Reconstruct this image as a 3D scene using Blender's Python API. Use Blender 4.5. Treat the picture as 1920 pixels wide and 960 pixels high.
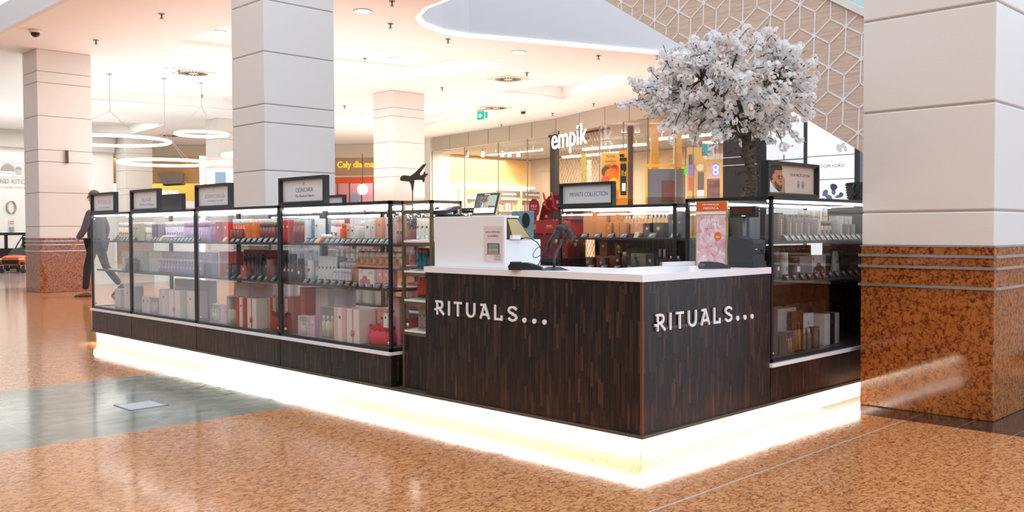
import bpy, bmesh, math, random
from mathutils import Vector, Matrix

scene = bpy.context.scene
for _o in list(bpy.data.objects):
    bpy.data.objects.remove(_o, do_unlink=True)
COL = scene.collection
random.seed(11)
PI = math.pi

# ------------------------------------------------------------------ camera
F_PX = 1730.5
YAW, PIT, ROL = math.radians(45.22), math.radians(-1.574), math.radians(-0.2176)
CAM = Vector((-3.502, -2.658, 1.1))
_f = Vector((math.cos(YAW) * math.cos(PIT), math.sin(YAW) * math.cos(PIT), math.sin(PIT)))
_r0 = Vector((math.sin(YAW), -math.cos(YAW), 0.0))
_u0 = _r0.cross(_f)
_r = _r0 * math.cos(ROL) + _u0 * math.sin(ROL)
_u = _u0 * math.cos(ROL) - _r0 * math.sin(ROL)
cam_data = bpy.data.cameras.new('camera')
cam_data.sensor_width = 36.0
cam_data.lens = F_PX / 1920 * 36.0
cam_data.clip_end = 200
cam = bpy.data.objects.new('camera', cam_data)
COL.objects.link(cam)
_m = Matrix((_r, _u, -_f)).transposed().to_4x4()
_m.translation = CAM
cam.matrix_world = _m
scene.camera = cam

# ------------------------------------------------------------------ light settings
WORLD_COOL = (0.93, 1.10, 1.32)      # daylight of the skylit void (above and towards -Y)
WORLD_WARM = (0.86, 0.73, 0.63)       # warm tint of the world light from -X
WORLD_STR = 1.30
COFFER_W = 24.0        # W per m2 of the luminous coffer ceilings
SHOP_W = 34.0
UP_W = 3.3
LED_CASE = 9.0         # emission strength of the tubes in the cases
PLINTH_W = 4.2        # W per metre of the strip under the kiosk
EXPOSURE = 0.16
scene.view_settings.view_transform = 'Standard'
scene.view_settings.look = 'None'
scene.view_settings.gamma = 1.0
scene.view_settings.exposure = EXPOSURE
scene.view_settings.use_curve_mapping = False
scene.cycles.transparent_max_bounces = 40
scene.cycles.max_bounces = 10
scene.cycles.glossy_bounces = 4
scene.cycles.sample_clamp_indirect = 6.0
scene.cycles.caustics_reflective = False
scene.cycles.caustics_refractive = False

world = bpy.data.worlds.new('world')
scene.world = world
world.use_nodes = True
_bg = world.node_tree.nodes['Background']
_N, _L = world.node_tree.nodes, world.node_tree.links
_tc = _N.new('ShaderNodeTexCoord')
_sx = _N.new('ShaderNodeSeparateXYZ'); _L.new(_tc.outputs['Generated'], _sx.inputs[0])
_ma = _N.new('ShaderNodeMath'); _ma.operation = 'MULTIPLY_ADD'; _ma.inputs[1].default_value = -0.95; _ma.inputs[2].default_value = 0.0
_L.new(_sx.outputs['X'], _ma.inputs[0])
_mb = _N.new('ShaderNodeMath'); _mb.operation = 'MULTIPLY_ADD'; _mb.inputs[1].default_value = -0.7
_ay = _N.new('ShaderNodeMath'); _ay.operation = 'ABSOLUTE'; _L.new(_sx.outputs['Y'], _ay.inputs[0]); _L.new(_ay.outputs[0], _mb.inputs[0]); _L.new(_ma.outputs[0], _mb.inputs[2])
_mz = _N.new('ShaderNodeMath'); _mz.operation = 'MULTIPLY_ADD'; _mz.inputs[1].default_value = -0.5
_L.new(_sx.outputs['Z'], _mz.inputs[0]); _L.new(_mb.outputs[0], _mz.inputs[2])
_mr = _N.new('ShaderNodeMapRange'); _mr.inputs['From Min'].default_value = -0.7; _mr.inputs['From Max'].default_value = 0.7
_L.new(_mz.outputs[0], _mr.inputs['Value'])
_mx = _N.new('ShaderNodeMix'); _mx.data_type = 'RGBA'
_mx.inputs['A'].default_value = (*WORLD_COOL, 1); _mx.inputs['B'].default_value = (*WORLD_WARM, 1)
_L.new(_mr.outputs['Result'], _mx.inputs['Factor']); _L.new(_mx.outputs['Result'], _bg.inputs[0])
_bg.inputs[1].default_value = WORLD_STR


def area(name, loc, sx, sy, power, col, rot=(0, 0, 0)):
    l = bpy.data.lights.new(name, 'AREA')
    l.shape = 'RECTANGLE'
    l.size, l.size_y = sx, sy
    l.energy = power
    l.color = col
    o = bpy.data.objects.new(name, l)
    o.location = loc
    o.rotation_euler = rot
    COL.objects.link(o)
    return o


WARM = (1.0, 0.93, 0.84)
# luminous coffers in the mall ceiling; the two weakest lamps are added fill
for (x, y, sx, sy, k) in ((6.6, 12.3, 4.6, 2.2, 1.0), (7.2, 18.8, 3.0, 2.4, 0.18), (13.0, 11.6, 1.0, 2.0, 0.3),
                          (13.4, 18.2, 1.6, 2.6, 0.18), (8.0, 27.4, 2.0, 2.4, 0.4)):
    area('coffer_light', (x, y, 4.70), sx, sy, k * COFFER_W * sx * sy, WARM)
# shop interiors
area('shop_light', (20.5, 19.5, 3.9), 4, 9, SHOP_W * 36, (1.0, 0.86, 0.66))
area('shop_light', (19.0, 11.0, 3.9), 4, 6, SHOP_W * 20, (1.0, 0.86, 0.66))
area('shop_light', (14.5, 34.0, 3.9), 8, 3, SHOP_W * 10, (1.0, 0.88, 0.7))
area('shop_light', (20.5, 28.5, 3.9), 4, 4, SHOP_W * 16, (1.0, 0.9, 0.8))
area('shop_light', (5.5, 27.6, 4.3), 6, 3, SHOP_W * 3, (1.0, 0.98, 0.95))
# unseen upward fill lights, added to brighten the ceiling
for (x, y, sx, sy) in ((6.3, 12.2, 6.4, 7.0), (13.0, 12.5, 5.0, 9.0), (6.2, 19.0, 5.6, 6.0), (13.2, 20.5, 4.6, 6.0), (4.0, 25.0, 8, 4)):
    area('ceiling_fill_light', (x, y, 1.9), sx, sy, UP_W * sx * sy, (0.93, 0.98, 1.0), (PI, 0, 0))
# white LED strip under the kiosk skirt, shining down on floor and plinth
PL = (1.0, 0.95, 0.86)
area('plinth_strip_light', (0.010, 3.42, 0.1065), 0.016, 6.8, PLINTH_W * 6.8, PL)
area('plinth_strip_light', (1.49, 0.010, 0.1065), 2.96, 0.016, PLINTH_W * 2.96, PL)


# ------------------------------------------------------------------ pixel -> place helpers (planning only)
def ray(px, py):
    return _f + _r * ((px - 960) / F_PX) - _u * ((py - 480) / F_PX)


def on(ax, val, px, py):
    d = ray(px, py)
    return CAM + d * ((val - CAM[ax]) / d[ax])


def at(px, py, dep):
    return CAM + ray(px, py) * dep


# ------------------------------------------------------------------ materials
_mats = {}


def nodes_of(name):
    m = bpy.data.materials.new(name)
    m.use_nodes = True
    nt = m.node_tree
    return m, nt, nt.nodes, nt.links, nt.nodes['Principled BSDF']


def mat(name, col, rough=0.5, metal=0.0, emit=0.0, ecol=None, spec=0.5, bump=0.0, bscale=40.0, vary=0.0):
    if name in _mats:
        return _mats[name]
    m, nt, N, L, b = nodes_of(name)
    b.inputs['Base Color'].default_value = (*col, 1)
    b.inputs['Roughness'].default_value = rough
    b.inputs['Metallic'].default_value = metal
    b.inputs['Specular IOR Level'].default_value = spec
    if emit:
        b.inputs['Emission Color'].default_value = (*(ecol or col), 1)
        b.inputs['Emission Strength'].default_value = emit
    if bump or vary:
        tc = N.new('ShaderNodeTexCoord')
        nz = N.new('ShaderNodeTexNoise')
        nz.inputs['Scale'].default_value = bscale
        nz.inputs['Detail'].default_value = 4
        L.new(tc.outputs['Object'], nz.inputs['Vector'])
        if bump:
            bp = N.new('ShaderNodeBump')
            bp.inputs['Strength'].default_value = bump
            bp.inputs['Distance'].default_value = 0.01
            L.new(nz.outputs['Fac'], bp.inputs['Height'])
            L.new(bp.outputs['Normal'], b.inputs['Normal'])
        if vary:
            mx = N.new('ShaderNodeMix')
            mx.data_type = 'RGBA'
            mx.inputs['A'].default_value = (*[c * (1 - vary) for c in col], 1)
            mx.inputs['B'].default_value = (*[min(1, c * (1 + vary)) for c in col], 1)
            L.new(nz.outputs['Fac'], mx.inputs['Factor'])
            L.new(mx.outputs['Result'], b.inputs['Base Color'])
    _mats[name] = m
    return m


def glass_mat(name, tint=(1, 1, 1), ior=1.75, rough=0.0):
    if name in _mats:
        return _mats[name]
    m, nt, N, L, b = nodes_of(name)
    N.remove(b)
    out = N['Material Output']
    tr = N.new('ShaderNodeBsdfTransparent')
    tr.inputs[0].default_value = (*tint, 1)
    gl = N.new('ShaderNodeBsdfGlossy')
    gl.inputs['Roughness'].default_value = rough
    fr = N.new('ShaderNodeFresnel')
    fr.inputs['IOR'].default_value = ior
    # the pane is modelled with both faces; keep the same IOR on the way out
    ge = N.new('ShaderNodeNewGeometry')
    fi = N.new('ShaderNodeFresnel')
    fi.inputs['IOR'].default_value = ior
    dot = N.new('ShaderNodeVectorMath'); dot.operation = 'DOT_PRODUCT'
    L.new(ge.outputs['Incoming'], dot.inputs[0]); L.new(ge.outputs['Normal'], dot.inputs[1])
    ab = N.new('ShaderNodeMath'); ab.operation = 'ABSOLUTE'
    L.new(dot.outputs['Value'], ab.inputs[0])
    # Schlick with both directions treated alike
    om = N.new('ShaderNodeMath'); om.operation = 'SUBTRACT'; om.inputs[0].default_value = 1.0
    L.new(ab.outputs[0], om.inputs[1])
    pw = N.new('ShaderNodeMath'); pw.operation = 'POWER'; pw.inputs[1].default_value = 5.0
    L.new(om.outputs[0], pw.inputs[0])
    r0 = ((ior - 1) / (ior + 1)) ** 2
    ml = N.new('ShaderNodeMath'); ml.operation = 'MULTIPLY_ADD'
    ml.inputs[1].default_value = 1 - r0; ml.inputs[2].default_value = r0
    L.new(pw.outputs[0], ml.inputs[0])
    N.remove(fr); N.remove(fi)
    mx = N.new('ShaderNodeMixShader')
    L.new(ml.outputs[0], mx.inputs[0]); L.new(tr.outputs[0], mx.inputs[1]); L.new(gl.outputs[0], mx.inputs[2])
    L.new(mx.outputs[0], out.inputs['Surface'])
    _mats[name] = m
    return m


def ramp(N, stops):
    r = N.new('ShaderNodeValToRGB')
    e = r.color_ramp.elements
    while len(e) > 1:
        e.remove(e[-1])
    e[0].position = stops[0][0]; e[0].color = (*stops[0][1], 1)
    for p, c in stops[1:]:
        k = e.new(p); k.color = (*c, 1)
    return r


def math_node(N, L, op, a, b=None):
    n = N.new('ShaderNodeMath'); n.operation = op
    for i, v in enumerate((a, b)):
        if v is None:
            continue
        if isinstance(v, (int, float)):
            n.inputs[i].default_value = v
        else:
            L.new(v, n.inputs[i])
    return n.outputs[0]


def rosso(N, L, vec, light, mid, dark, scale=9.0):
    """reddish breccia marble: rounded nodules in a darker net of veins"""
    nz = N.new('ShaderNodeTexNoise'); nz.inputs['Scale'].default_value = scale; nz.inputs['Detail'].default_value = 5
    L.new(vec, nz.inputs['Vector'])
    ad = N.new('ShaderNodeMix'); ad.data_type = 'RGBA'; ad.blend_type = 'LINEAR_LIGHT'
    ad.inputs['Factor'].default_value = 0.055 * 9.0 / scale * 1.6
    L.new(vec, ad.inputs['A']); L.new(nz.outputs['Color'], ad.inputs['B'])
    vo = N.new('ShaderNodeTexVoronoi'); vo.feature = 'DISTANCE_TO_EDGE'; vo.inputs['Scale'].default_value = scale * 2.2
    L.new(ad.outputs['Result'], vo.inputs['Vector'])
    n2 = N.new('ShaderNodeTexNoise'); n2.inputs['Scale'].default_value = scale * 3.5; n2.inputs['Detail'].default_value = 6
    n2.inputs['Distortion'].default_value = 1.4
    L.new(vec, n2.inputs['Vector'])
    v = math_node(N, L, 'MULTIPLY', vo.outputs['Distance'], 2.6)
    s = math_node(N, L, 'MULTIPLY_ADD', n2.outputs['Fac'], 1.5)
    s.node.inputs[2].default_value = -0.42
    t = math_node(N, L, 'MULTIPLY', math_node(N, L, 'MINIMUM', v, 1.0), 0.46)
    f = math_node(N, L, 'ADD', t, math_node(N, L, 'MULTIPLY', s, 0.78))
    r = ramp(N, [(0.10, dark), (0.30, mid), (0.45, light), (0.9, tuple(min(1, c * 1.18) for c in light))])
    L.new(f, r.inputs['Fac'])
    return r.outputs['Color']


def wood_mosaic(name, a, b, c, rough=0.34):
    """narrow upright strips of charred wood, each with its own tone and length"""
    if name in _mats:
        return _mats[name]
    m, nt, N, L, bs = nodes_of(name)
    tc = N.new('ShaderNodeTexCoord')
    sp = N.new('ShaderNodeSeparateXYZ')
    L.new(tc.outputs['Object'], sp.inputs[0])
    u = math_node(N, L, 'ADD', sp.outputs['X'], sp.outputs['Y'])
    W = 0.0165
    uu = math_node(N, L, 'DIVIDE', u, W)
    ci = math_node(N, L, 'FLOOR', uu)
    wn = N.new('ShaderNodeTexWhiteNoise'); wn.noise_dimensions = '1D'
    L.new(ci, wn.inputs['W'])
    z = math_node(N, L, 'DIVIDE', sp.outputs['Z'], 0.125)
    z2 = math_node(N, L, 'ADD', z, math_node(N, L, 'MULTIPLY', wn.outputs['Value'], 7.0))
    zi = math_node(N, L, 'FLOOR', z2)
    cb = N.new('ShaderNodeCombineXYZ'); L.new(ci, cb.inputs[0]); L.new(zi, cb.inputs[1])
    w2 = N.new('ShaderNodeTexWhiteNoise'); w2.noise_dimensions = '3D'; L.new(cb.outputs[0], w2.inputs['Vector'])
    r = ramp(N, [(0.0, a), (0.55, b), (0.86, c), (1.0, tuple(min(1, q * 2.0) for q in c))])
    gr = N.new('ShaderNodeTexNoise'); gr.inputs['Scale'].default_value = 1.0; gr.inputs['Detail'].default_value = 5
    mp = N.new('ShaderNodeMapping'); mp.inputs['Scale'].default_value = (160, 160, 9)
    L.new(tc.outputs['Object'], mp.inputs[0]); L.new(mp.outputs[0], gr.inputs['Vector'])
    tone = math_node(N, L, 'ADD', math_node(N, L, 'MULTIPLY', w2.outputs['Value'], 0.85),
                     math_node(N, L, 'MULTIPLY', math_node(N, L, 'SUBTRACT', gr.outputs['Fac'], 0.42), 0.75))
    L.new(tone, r.inputs['Fac'])
    fu = math_node(N, L, 'FRACT', uu); fz = math_node(N, L, 'FRACT', z2)
    eu = math_node(N, L, 'GREATER_THAN', math_node(N, L, 'ABSOLUTE', math_node(N, L, 'SUBTRACT', fu, 0.5)), 0.455)
    ez = math_node(N, L, 'GREATER_THAN', math_node(N, L, 'ABSOLUTE', math_node(N, L, 'SUBTRACT', fz, 0.5)), 0.492)
    e = math_node(N, L, 'MAXIMUM', eu, ez)
    mx = N.new('ShaderNodeMix'); mx.data_type = 'RGBA'
    mx.inputs['B'].default_value = (0.004, 0.003, 0.003, 1)
    L.new(e, mx.inputs['Factor']); L.new(r.outputs['Color'], mx.inputs['A'])
    L.new(mx.outputs['Result'], bs.inputs['Base Color'])
    h = math_node(N, L, 'SUBTRACT', math_node(N, L, 'ADD', w2.outputs['Value'], math_node(N, L, 'MULTIPLY', gr.outputs['Fac'], 0.3)), e)
    bp = N.new('ShaderNodeBump'); bp.inputs['Strength'].default_value = 0.55; bp.inputs['Distance'].default_value = 0.003
    L.new(h, bp.inputs['Height']); L.new(bp.outputs['Normal'], bs.inputs['Normal'])
    bs.inputs['Roughness'].default_value = rough; bs.inputs['Specular IOR Level'].default_value = 0.5
    _mats[name] = m
    return m


M_white = mat('solid_white_top', (0.86, 0.84, 0.84), 0.28)
M_black = mat('black_metal', (0.012, 0.013, 0.015), 0.35)
M_blackm = mat('black_matt', (0.015, 0.015, 0.017), 0.6)
M_dgrey = mat('dark_grey_plastic', (0.03, 0.032, 0.036), 0.45, bump=0.15, bscale=400)
M_brass = mat('aged_brass', (0.20, 0.155, 0.095), 0.38, metal=0.6)
M_gold = mat('brushed_gold', (0.62, 0.47, 0.22), 0.35, metal=0.7)
M_steel = mat('satin_steel', (0.62, 0.62, 0.63), 0.28, metal=0.9)
M_wood = wood_mosaic('charred_wood_mosaic', (0.004, 0.003, 0.004), (0.014, 0.008, 0.006), (0.050, 0.023, 0.013))
M_glass = glass_mat('clear_glass', (0.995, 1, 0.995))
M_shelfglass = glass_mat('green_edge_glass', (0.9, 0.97, 0.94))
M_led = mat('led_tube', (1, 1, 1), 0.5, emit=LED_CASE, ecol=(1.0, 0.97, 0.93))
M_skirt = mat('bronze_board', (0.10, 0.085, 0.06), 0.4, metal=0.3)
M_plinth = mat('cream_plinth', (0.85, 0.80, 0.66), 0.45)
M_paper = mat('white_paper', (0.80, 0.80, 0.82), 0.6)
M_text = mat('grey_print', (0.20, 0.20, 0.22), 0.6)
M_textw = mat('white_print', (0.9, 0.9, 0.9), 0.5)
M_ceil = mat('ceiling_paint', (0.92, 0.90, 0.88), 0.7)
M_clad_w = mat('column_stone_white', (0.78, 0.75, 0.71), 0.45, bump=0.04, bscale=60, vary=0.02)
M_groove = mat('column_joint', (0.42, 0.38, 0.35), 0.7)
M_steelw = mat('steel_band', (0.70, 0.68, 0.66), 0.25, metal=0.85)


# ------------------------------------------------------------------ mesh helpers
def arc_patch(mb, r, half, z0, z1, off=.0007, sx=1, sy=1, n=6):
    """label wrapped on a round body, facing -Y"""
    vs = []
    for k in range(n + 1):
        t = -PI / 2 - half + 2 * half * k / n
        for z in (z0, z1):
            vs.append(((r + off) * sx * math.cos(t), (r + off) * sy * math.sin(t), z))
    return mb.add(vs, [(2 * k, 2 * k + 2, 2 * k + 3, 2 * k + 1) for k in range(n)], True)


class MB:
    def __init__(self):
        self.v = []; self.f = []; self.m = []; self.s = []; self.cm = 0

    def use(self, i):
        self.cm = i
        return self

    def add(self, vs, fs, smooth=False):
        b = len(self.v)
        self.v += [Vector(p) for p in vs]
        for q in fs:
            self.f.append([b + i for i in q]); self.m.append(self.cm); self.s.append(smooth)
        return self

    def box(self, x0, y0, z0, x1, y1, z1):
        x0, x1 = sorted((x0, x1)); y0, y1 = sorted((y0, y1)); z0, z1 = sorted((z0, z1))
        return self.add([(x0, y0, z0), (x1, y0, z0), (x1, y1, z0), (x0, y1, z0), (x0, y0, z1), (x1, y0, z1), (x1, y1, z1), (x0, y1, z1)],
                        [(0, 3, 2, 1), (4, 5, 6, 7), (0, 1, 5, 4), (1, 2, 6, 5), (2, 3, 7, 6), (3, 0, 4, 7)])

    def rbox(self, x0, y0, z0, x1, y1, z1, c):
        """box with chamfered edges"""
        bm = bmesh.new()
        bmesh.ops.create_cube(bm, size=1)
        for v in bm.verts:
            v.co = Vector((x0 + (v.co.x + .5) * (x1 - x0), y0 + (v.co.y + .5) * (y1 - y0), z0 + (v.co.z + .5) * (z1 - z0)))
        bmesh.ops.bevel(bm, geom=list(bm.edges), offset=c, segments=2, profile=0.5, affect='EDGES')
        bm.verts.ensure_lookup_table()
        self.add([v.co.copy() for v in bm.verts], [[v.index for v in f.verts] for f in bm.faces])
        bm.free()
        return self

    def lathe(self, prof, n=16, cx=0, cy=0, sx=1, sy=1, cap=True):
        """profile [(r,z)...] turned about a vertical axis"""
        vs, fs = [], []
        for r, z in prof:
            for k in range(n):
                a = 2 * PI * k / n
                vs.append((cx + r * sx * math.cos(a), cy + r * sy * math.sin(a), z))
        for i in range(len(prof) - 1):
            for k in range(n):
                fs.append((i * n + k, i * n + (k + 1) % n, (i + 1) * n + (k + 1) % n, (i + 1) * n + k))
        self.add(vs, fs, True)
        if cap:
            b = len(self.v) - len(vs)
            self.f.append([b + k for k in reversed(range(n))]); self.m.append(self.cm); self.s.append(False)
            self.f.append([b + (len(prof) - 1) * n + k for k in range(n)]); self.m.append(self.cm); self.s.append(False)
        return self

    def cyl(self, cx, cy, z0, z1, r, n=16):
        return self.lathe([(r, z0), (r, z1)], n, cx, cy)

    def tube(self, pts, r, n=8, closed=False):
        pts = [Vector(p) for p in pts]
        rr = r if isinstance(r, (list, tuple)) else [r] * len(pts)
        vs, fs = [], []
        up = Vector((0, 0, 1))
        prev = None
        for i, p in enumerate(pts):
            if closed:
                t = pts[(i + 1) % len(pts)] - pts[i - 1]
            else:
                t = pts[min(i + 1, len(pts) - 1)] - pts[max(i - 1, 0)]
            t.normalize()
            a = prev if prev is not None else (up if abs(t.z) < .9 else Vector((1, 0, 0)))
            s = t.cross(a).normalized(); a = s.cross(t).normalized(); prev = a
            for k in range(n):
                an = 2 * PI * k / n
                vs.append(p + (s * math.cos(an) + a * math.sin(an)) * rr[i])
        m = len(pts)
        for i in range(m if closed else m - 1):
            j = (i + 1) % m
            for k in range(n):
                fs.append((i * n + k, j * n + k, j * n + (k + 1) % n, i * n + (k + 1) % n))
        self.add(vs, fs, True)
        if not closed:
            b = len(self.v) - len(vs)
            self.f.append([b + k for k in range(n)]); self.m.append(self.cm); self.s.append(False)
            self.f.append([b + (m - 1) * n + k for k in reversed(range(n))]); self.m.append(self.cm); self.s.append(False)
        return self

    def prism(self, poly, o, u, v, n, t):
        """2D polygon extruded by t along n; o origin, u v axes"""
        o, u, v, n = Vector(o), Vector(u), Vector(v), Vector(n)
        k = len(poly)
        a = [o + u * p[0] + v * p[1] for p in poly]
        b = [q + n * t for q in a]
        fs = [tuple(range(k)), tuple(reversed(range(k, 2 * k)))]
        for i in range(k):
            j = (i + 1) % k
            fs.append((i, i + k, j + k, j))
        return self.add(a + b, fs)

    def ball(self, c, r, seg=10, ring=7, sx=1, sy=1, sz=1):
        pr = []
        for i in range(ring + 1):
            t = -PI / 2 + PI * i / ring
            pr.append((max(1e-4, r * math.cos(t)), c[2] + r * sz * math.sin(t)))
        return self.lathe(pr, seg, c[0], c[1], sx, sy)

    def build(self, name, mats, parent=None, world=False, normals=True):
        me = bpy.data.meshes.new(name)
        vs = self.v
        if world and parent is not None:
            off = Vector(parent.location)
            inv = Matrix.Rotation(-parent.rotation_euler.z, 4, 'Z')
            vs = [inv @ (p - off) for p in vs]
        me.from_pydata(vs, [], self.f)
        if not isinstance(mats, (list, tuple)):
            mats = [mats]
        for m in mats:
            me.materials.append(m)
        me.polygons.foreach_set('material_index', self.m)
        me.polygons.foreach_set('use_smooth', self.s)
        if normals:
            bm = bmesh.new(); bm.from_mesh(me)
            bmesh.ops.recalc_face_normals(bm, faces=bm.faces)
            bm.to_mesh(me); bm.free()
        me.update()
        o = bpy.data.objects.new(name, me)
        COL.objects.link(o)
        if parent is not None:
            o.parent = parent
        return o


def thing(name, label, cat, loc=(0, 0, 0), rz=0.0, group=None):
    o = bpy.data.objects.new(name, None)
    o.empty_display_size = 0.05
    COL.objects.link(o)
    o.location = loc
    o.rotation_euler = (0, 0, rz)
    o['label'] = label; o['category'] = cat
    if group:
        o['group'] = group
    return o


def tag(o, label, cat, group=None, kind=None):
    o['label'] = label; o['category'] = cat
    if group:
        o['group'] = group
    if kind:
        o['kind'] = kind
    return o


def struct(o):
    o['kind'] = 'structure'
    return o


def dup(root, loc, rz=None, label=None, group=None):
    r = root.copy(); COL.objects.link(r)
    r.location = loc
    if rz is not None:
        r.rotation_euler = (0, 0, rz)
    if label:
        r['label'] = label
    if group:
        r['group'] = group
    for ch in list(root.children):
        c = ch.copy(); COL.objects.link(c); c.parent = r
        for g in list(ch.children):
            d = g.copy(); COL.objects.link(d); d.parent = c
    return r


def text(name, body, m, o, u, v, w, h, parent=None, ext=0.002, bold=0.0, world=True, shear=0.0):
    """letters fitted to w x h with lower-left corner o, axes u (reading) and v (up)"""
    cu = bpy.data.curves.new(name, 'FONT')
    cu.body = body; cu.size = 1; cu.extrude = 0.0; cu.offset = bold; cu.resolution_u = 3; cu.shear = shear
    t = bpy.data.objects.new(name + '_tmp', cu)
    COL.objects.link(t)
    bpy.context.view_layer.update()
    me = bpy.data.meshes.new_from_object(t.evaluated_get(bpy.context.evaluated_depsgraph_get()))
    bpy.data.objects.remove(t, do_unlink=True)
    xs = [q.co.x for q in me.vertices]; ys = [q.co.y for q in me.vertices]
    x0, x1, y0, y1 = min(xs), max(xs), min(ys), max(ys)
    o, u, v = Vector(o), Vector(u).normalized(), Vector(v).normalized()
    n = u.cross(v)
    bm = bmesh.new(); bm.from_mesh(me)
    for q in bm.verts:
        q.co = o + u * ((q.co.x - x0) / (x1 - x0) * w) + v * ((q.co.y - y0) / (y1 - y0) * h)
    r = bmesh.ops.extrude_face_region(bm, geom=list(bm.faces))
    for q in [g for g in r['geom'] if isinstance(g, bmesh.types.BMVert)]:
        q.co += n * ext
    bmesh.ops.recalc_face_normals(bm, faces=bm.faces)
    if world and parent is not None:
        off = Vector(parent.location); inv = Matrix.Rotation(-parent.rotation_euler.z, 4, 'Z')
        for q in bm.verts:
            q.co = inv @ (q.co - off)
    bm.to_mesh(me); bm.free()
    me.materials.clear(); me.materials.append(m)
    ob = bpy.data.objects.new(name, me)
    COL.objects.link(ob)
    if parent is not None:
        ob.parent = parent
    return ob


XA, YA, ZA = Vector((1, 0, 0)), Vector((0, 1, 0)), Vector((0, 0, 1))

# ================================================================== SETTING
# ---- floor
def floor_material():
    m, nt, N, L, b = nodes_of('marble_floor')
    ge = N.new('ShaderNodeTexCoord')
    P = ge.outputs['Object']
    sp = N.new('ShaderNodeSeparateXYZ'); L.new(P, sp.inputs[0])
    X, Y = sp.outputs['X'], sp.outputs['Y']
    mp = N.new('ShaderNodeMapping'); mp.inputs['Scale'].default_value = (1.0, 1.7, 1)
    mp.inputs['Rotation'].default_value = (0, 0, -0.6)
    L.new(P, mp.inputs[0])
    red = rosso(N, L, mp.outputs[0], (0.62, 0.275, 0.105), (0.46, 0.165, 0.058), (0.21, 0.06, 0.025), 9.0)
    # slate green
    n1 = N.new('ShaderNodeTexNoise'); n1.inputs['Scale'].default_value = 3.0; n1.inputs['Detail'].default_value = 6; n1.inputs['Distortion'].default_value = 1.2
    L.new(mp.outputs[0], n1.inputs['Vector'])
    gr = ramp(N, [(0.3, (0.19, 0.19, 0.14)), (0.55, (0.27, 0.265, 0.20)), (0.75, (0.36, 0.35, 0.265))])
    L.new(n1.outputs['Fac'], gr.inputs['Fac'])
    gt = lambda a, b_: math_node(N, L, 'GREATER_THAN', a, b_)
    lt = lambda a, b_: math_node(N, L, 'LESS_THAN', a, b_)
    mul = lambda a, b_: math_node(N, L, 'MULTIPLY', a, b_)
    mxx = lambda a, b_: math_node(N, L, 'MAXIMUM', a, b_)
    green = mul(gt(Y, 2.41), lt(Y, 4.36))

    def mix(f, a, b_):
        k = N.new('ShaderNodeMix'); k.data_type = 'RGBA'
        L.new(f, k.inputs['Factor'])
        for q, s in ((a, 'A'), (b_, 'B')):
            if isinstance(q, tuple):
                k.inputs[s].default_value = (*q, 1)
            else:
                L.new(q, k.inputs[s])
        return k.outputs['Result']
    c = mix(green, red, gr.outputs['Color'])
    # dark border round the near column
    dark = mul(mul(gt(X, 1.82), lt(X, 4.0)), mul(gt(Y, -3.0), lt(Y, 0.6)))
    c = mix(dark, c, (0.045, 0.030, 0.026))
    far = mxx(gt(Y, 17.3), 0.0)
    c = mix(far, c, (0.62, 0.56, 0.50))
    strip = mul(gt(Y, 16.2), lt(Y, 17.3))
    c = mix(strip, c, (0.20, 0.22, 0.22))
    # joints
    def joint(coord, off, pitch, w):
        t = math_node(N, L, 'FRACT', math_node(N, L, 'DIVIDE', math_node(N, L, 'SUBTRACT', coord, off), pitch))
        return gt(math_node(N, L, 'ABSOLUTE', math_node(N, L, 'SUBTRACT', t, 0.5)), 0.5 - w / pitch / 2)
    jr = mxx(joint(Y, -0.496, 0.2875, 0.0035), joint(X, 0.21, 0.574, 0.002))
    jg = mxx(joint(Y, 2.41, 0.65, 0.004), joint(X, 0.1, 0.65, 0.004))
    notg = math_node(N, L, 'SUBTRACT', 1.0, green)
    j = mxx(mul(jr, notg), mul(jg, green))
    c = mix(mul(j, 0.55), c, (0.62, 0.42, 0.30))
    br = mul(mul(gt(Y, -0.500), lt(Y, -0.490)), lt(X, 1.82))
    c = mix(br, c, (0.55, 0.50, 0.48))
    L.new(c, b.inputs['Base Color'])
    b.inputs['Specular IOR Level'].default_value = 0.45
    rn = N.new('ShaderNodeTexNoise'); rn.inputs['Scale'].default_value = 14; rn.inputs['Detail'].default_value = 4
    L.new(P, rn.inputs['Vector'])
    rr = N.new('ShaderNodeMapRange'); rr.inputs['To Min'].default_value = 0.07; rr.inputs['To Max'].default_value = 0.17
    L.new(rn.outputs['Fac'], rr.inputs['Value'])
    L.new(rr.outputs['Result'], b.inputs['Roughness'])
    bp = N.new('ShaderNodeBump'); bp.inputs['Strength'].default_value = 0.03; bp.inputs['Distance'].default_value = 0.01
    L.new(rn.outputs['Fac'], bp.inputs['Height']); L.new(bp.outputs['Normal'], b.inputs['Normal'])
    return m


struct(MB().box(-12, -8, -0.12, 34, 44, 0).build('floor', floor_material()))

# brass floor hatch
h = thing('floor_hatch', 'small square metal hatch set in the green floor band', 'hatch', (-1.07, 3.14, 0))
MB().box(-0.11, -0.11, 0.0, 0.11, 0.11, 0.003).build('hatch_plate', mat('hatch_steel', (0.7, 0.72, 0.72), 0.3, metal=0.5), h)
fr = MB()
for a in (-1, 1):
    fr.box(-0.125, a * 0.118 - 0.006, 0, 0.125, a * 0.118 + 0.006, 0.0035); fr.box(a * 0.118 - 0.006, -0.125, 0, a * 0.118 + 0.006, 0.125, 0.0035)
fr.build('hatch_rim', mat('hatch_rim_grey', (.25, .26, .25), .5), h)

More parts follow.
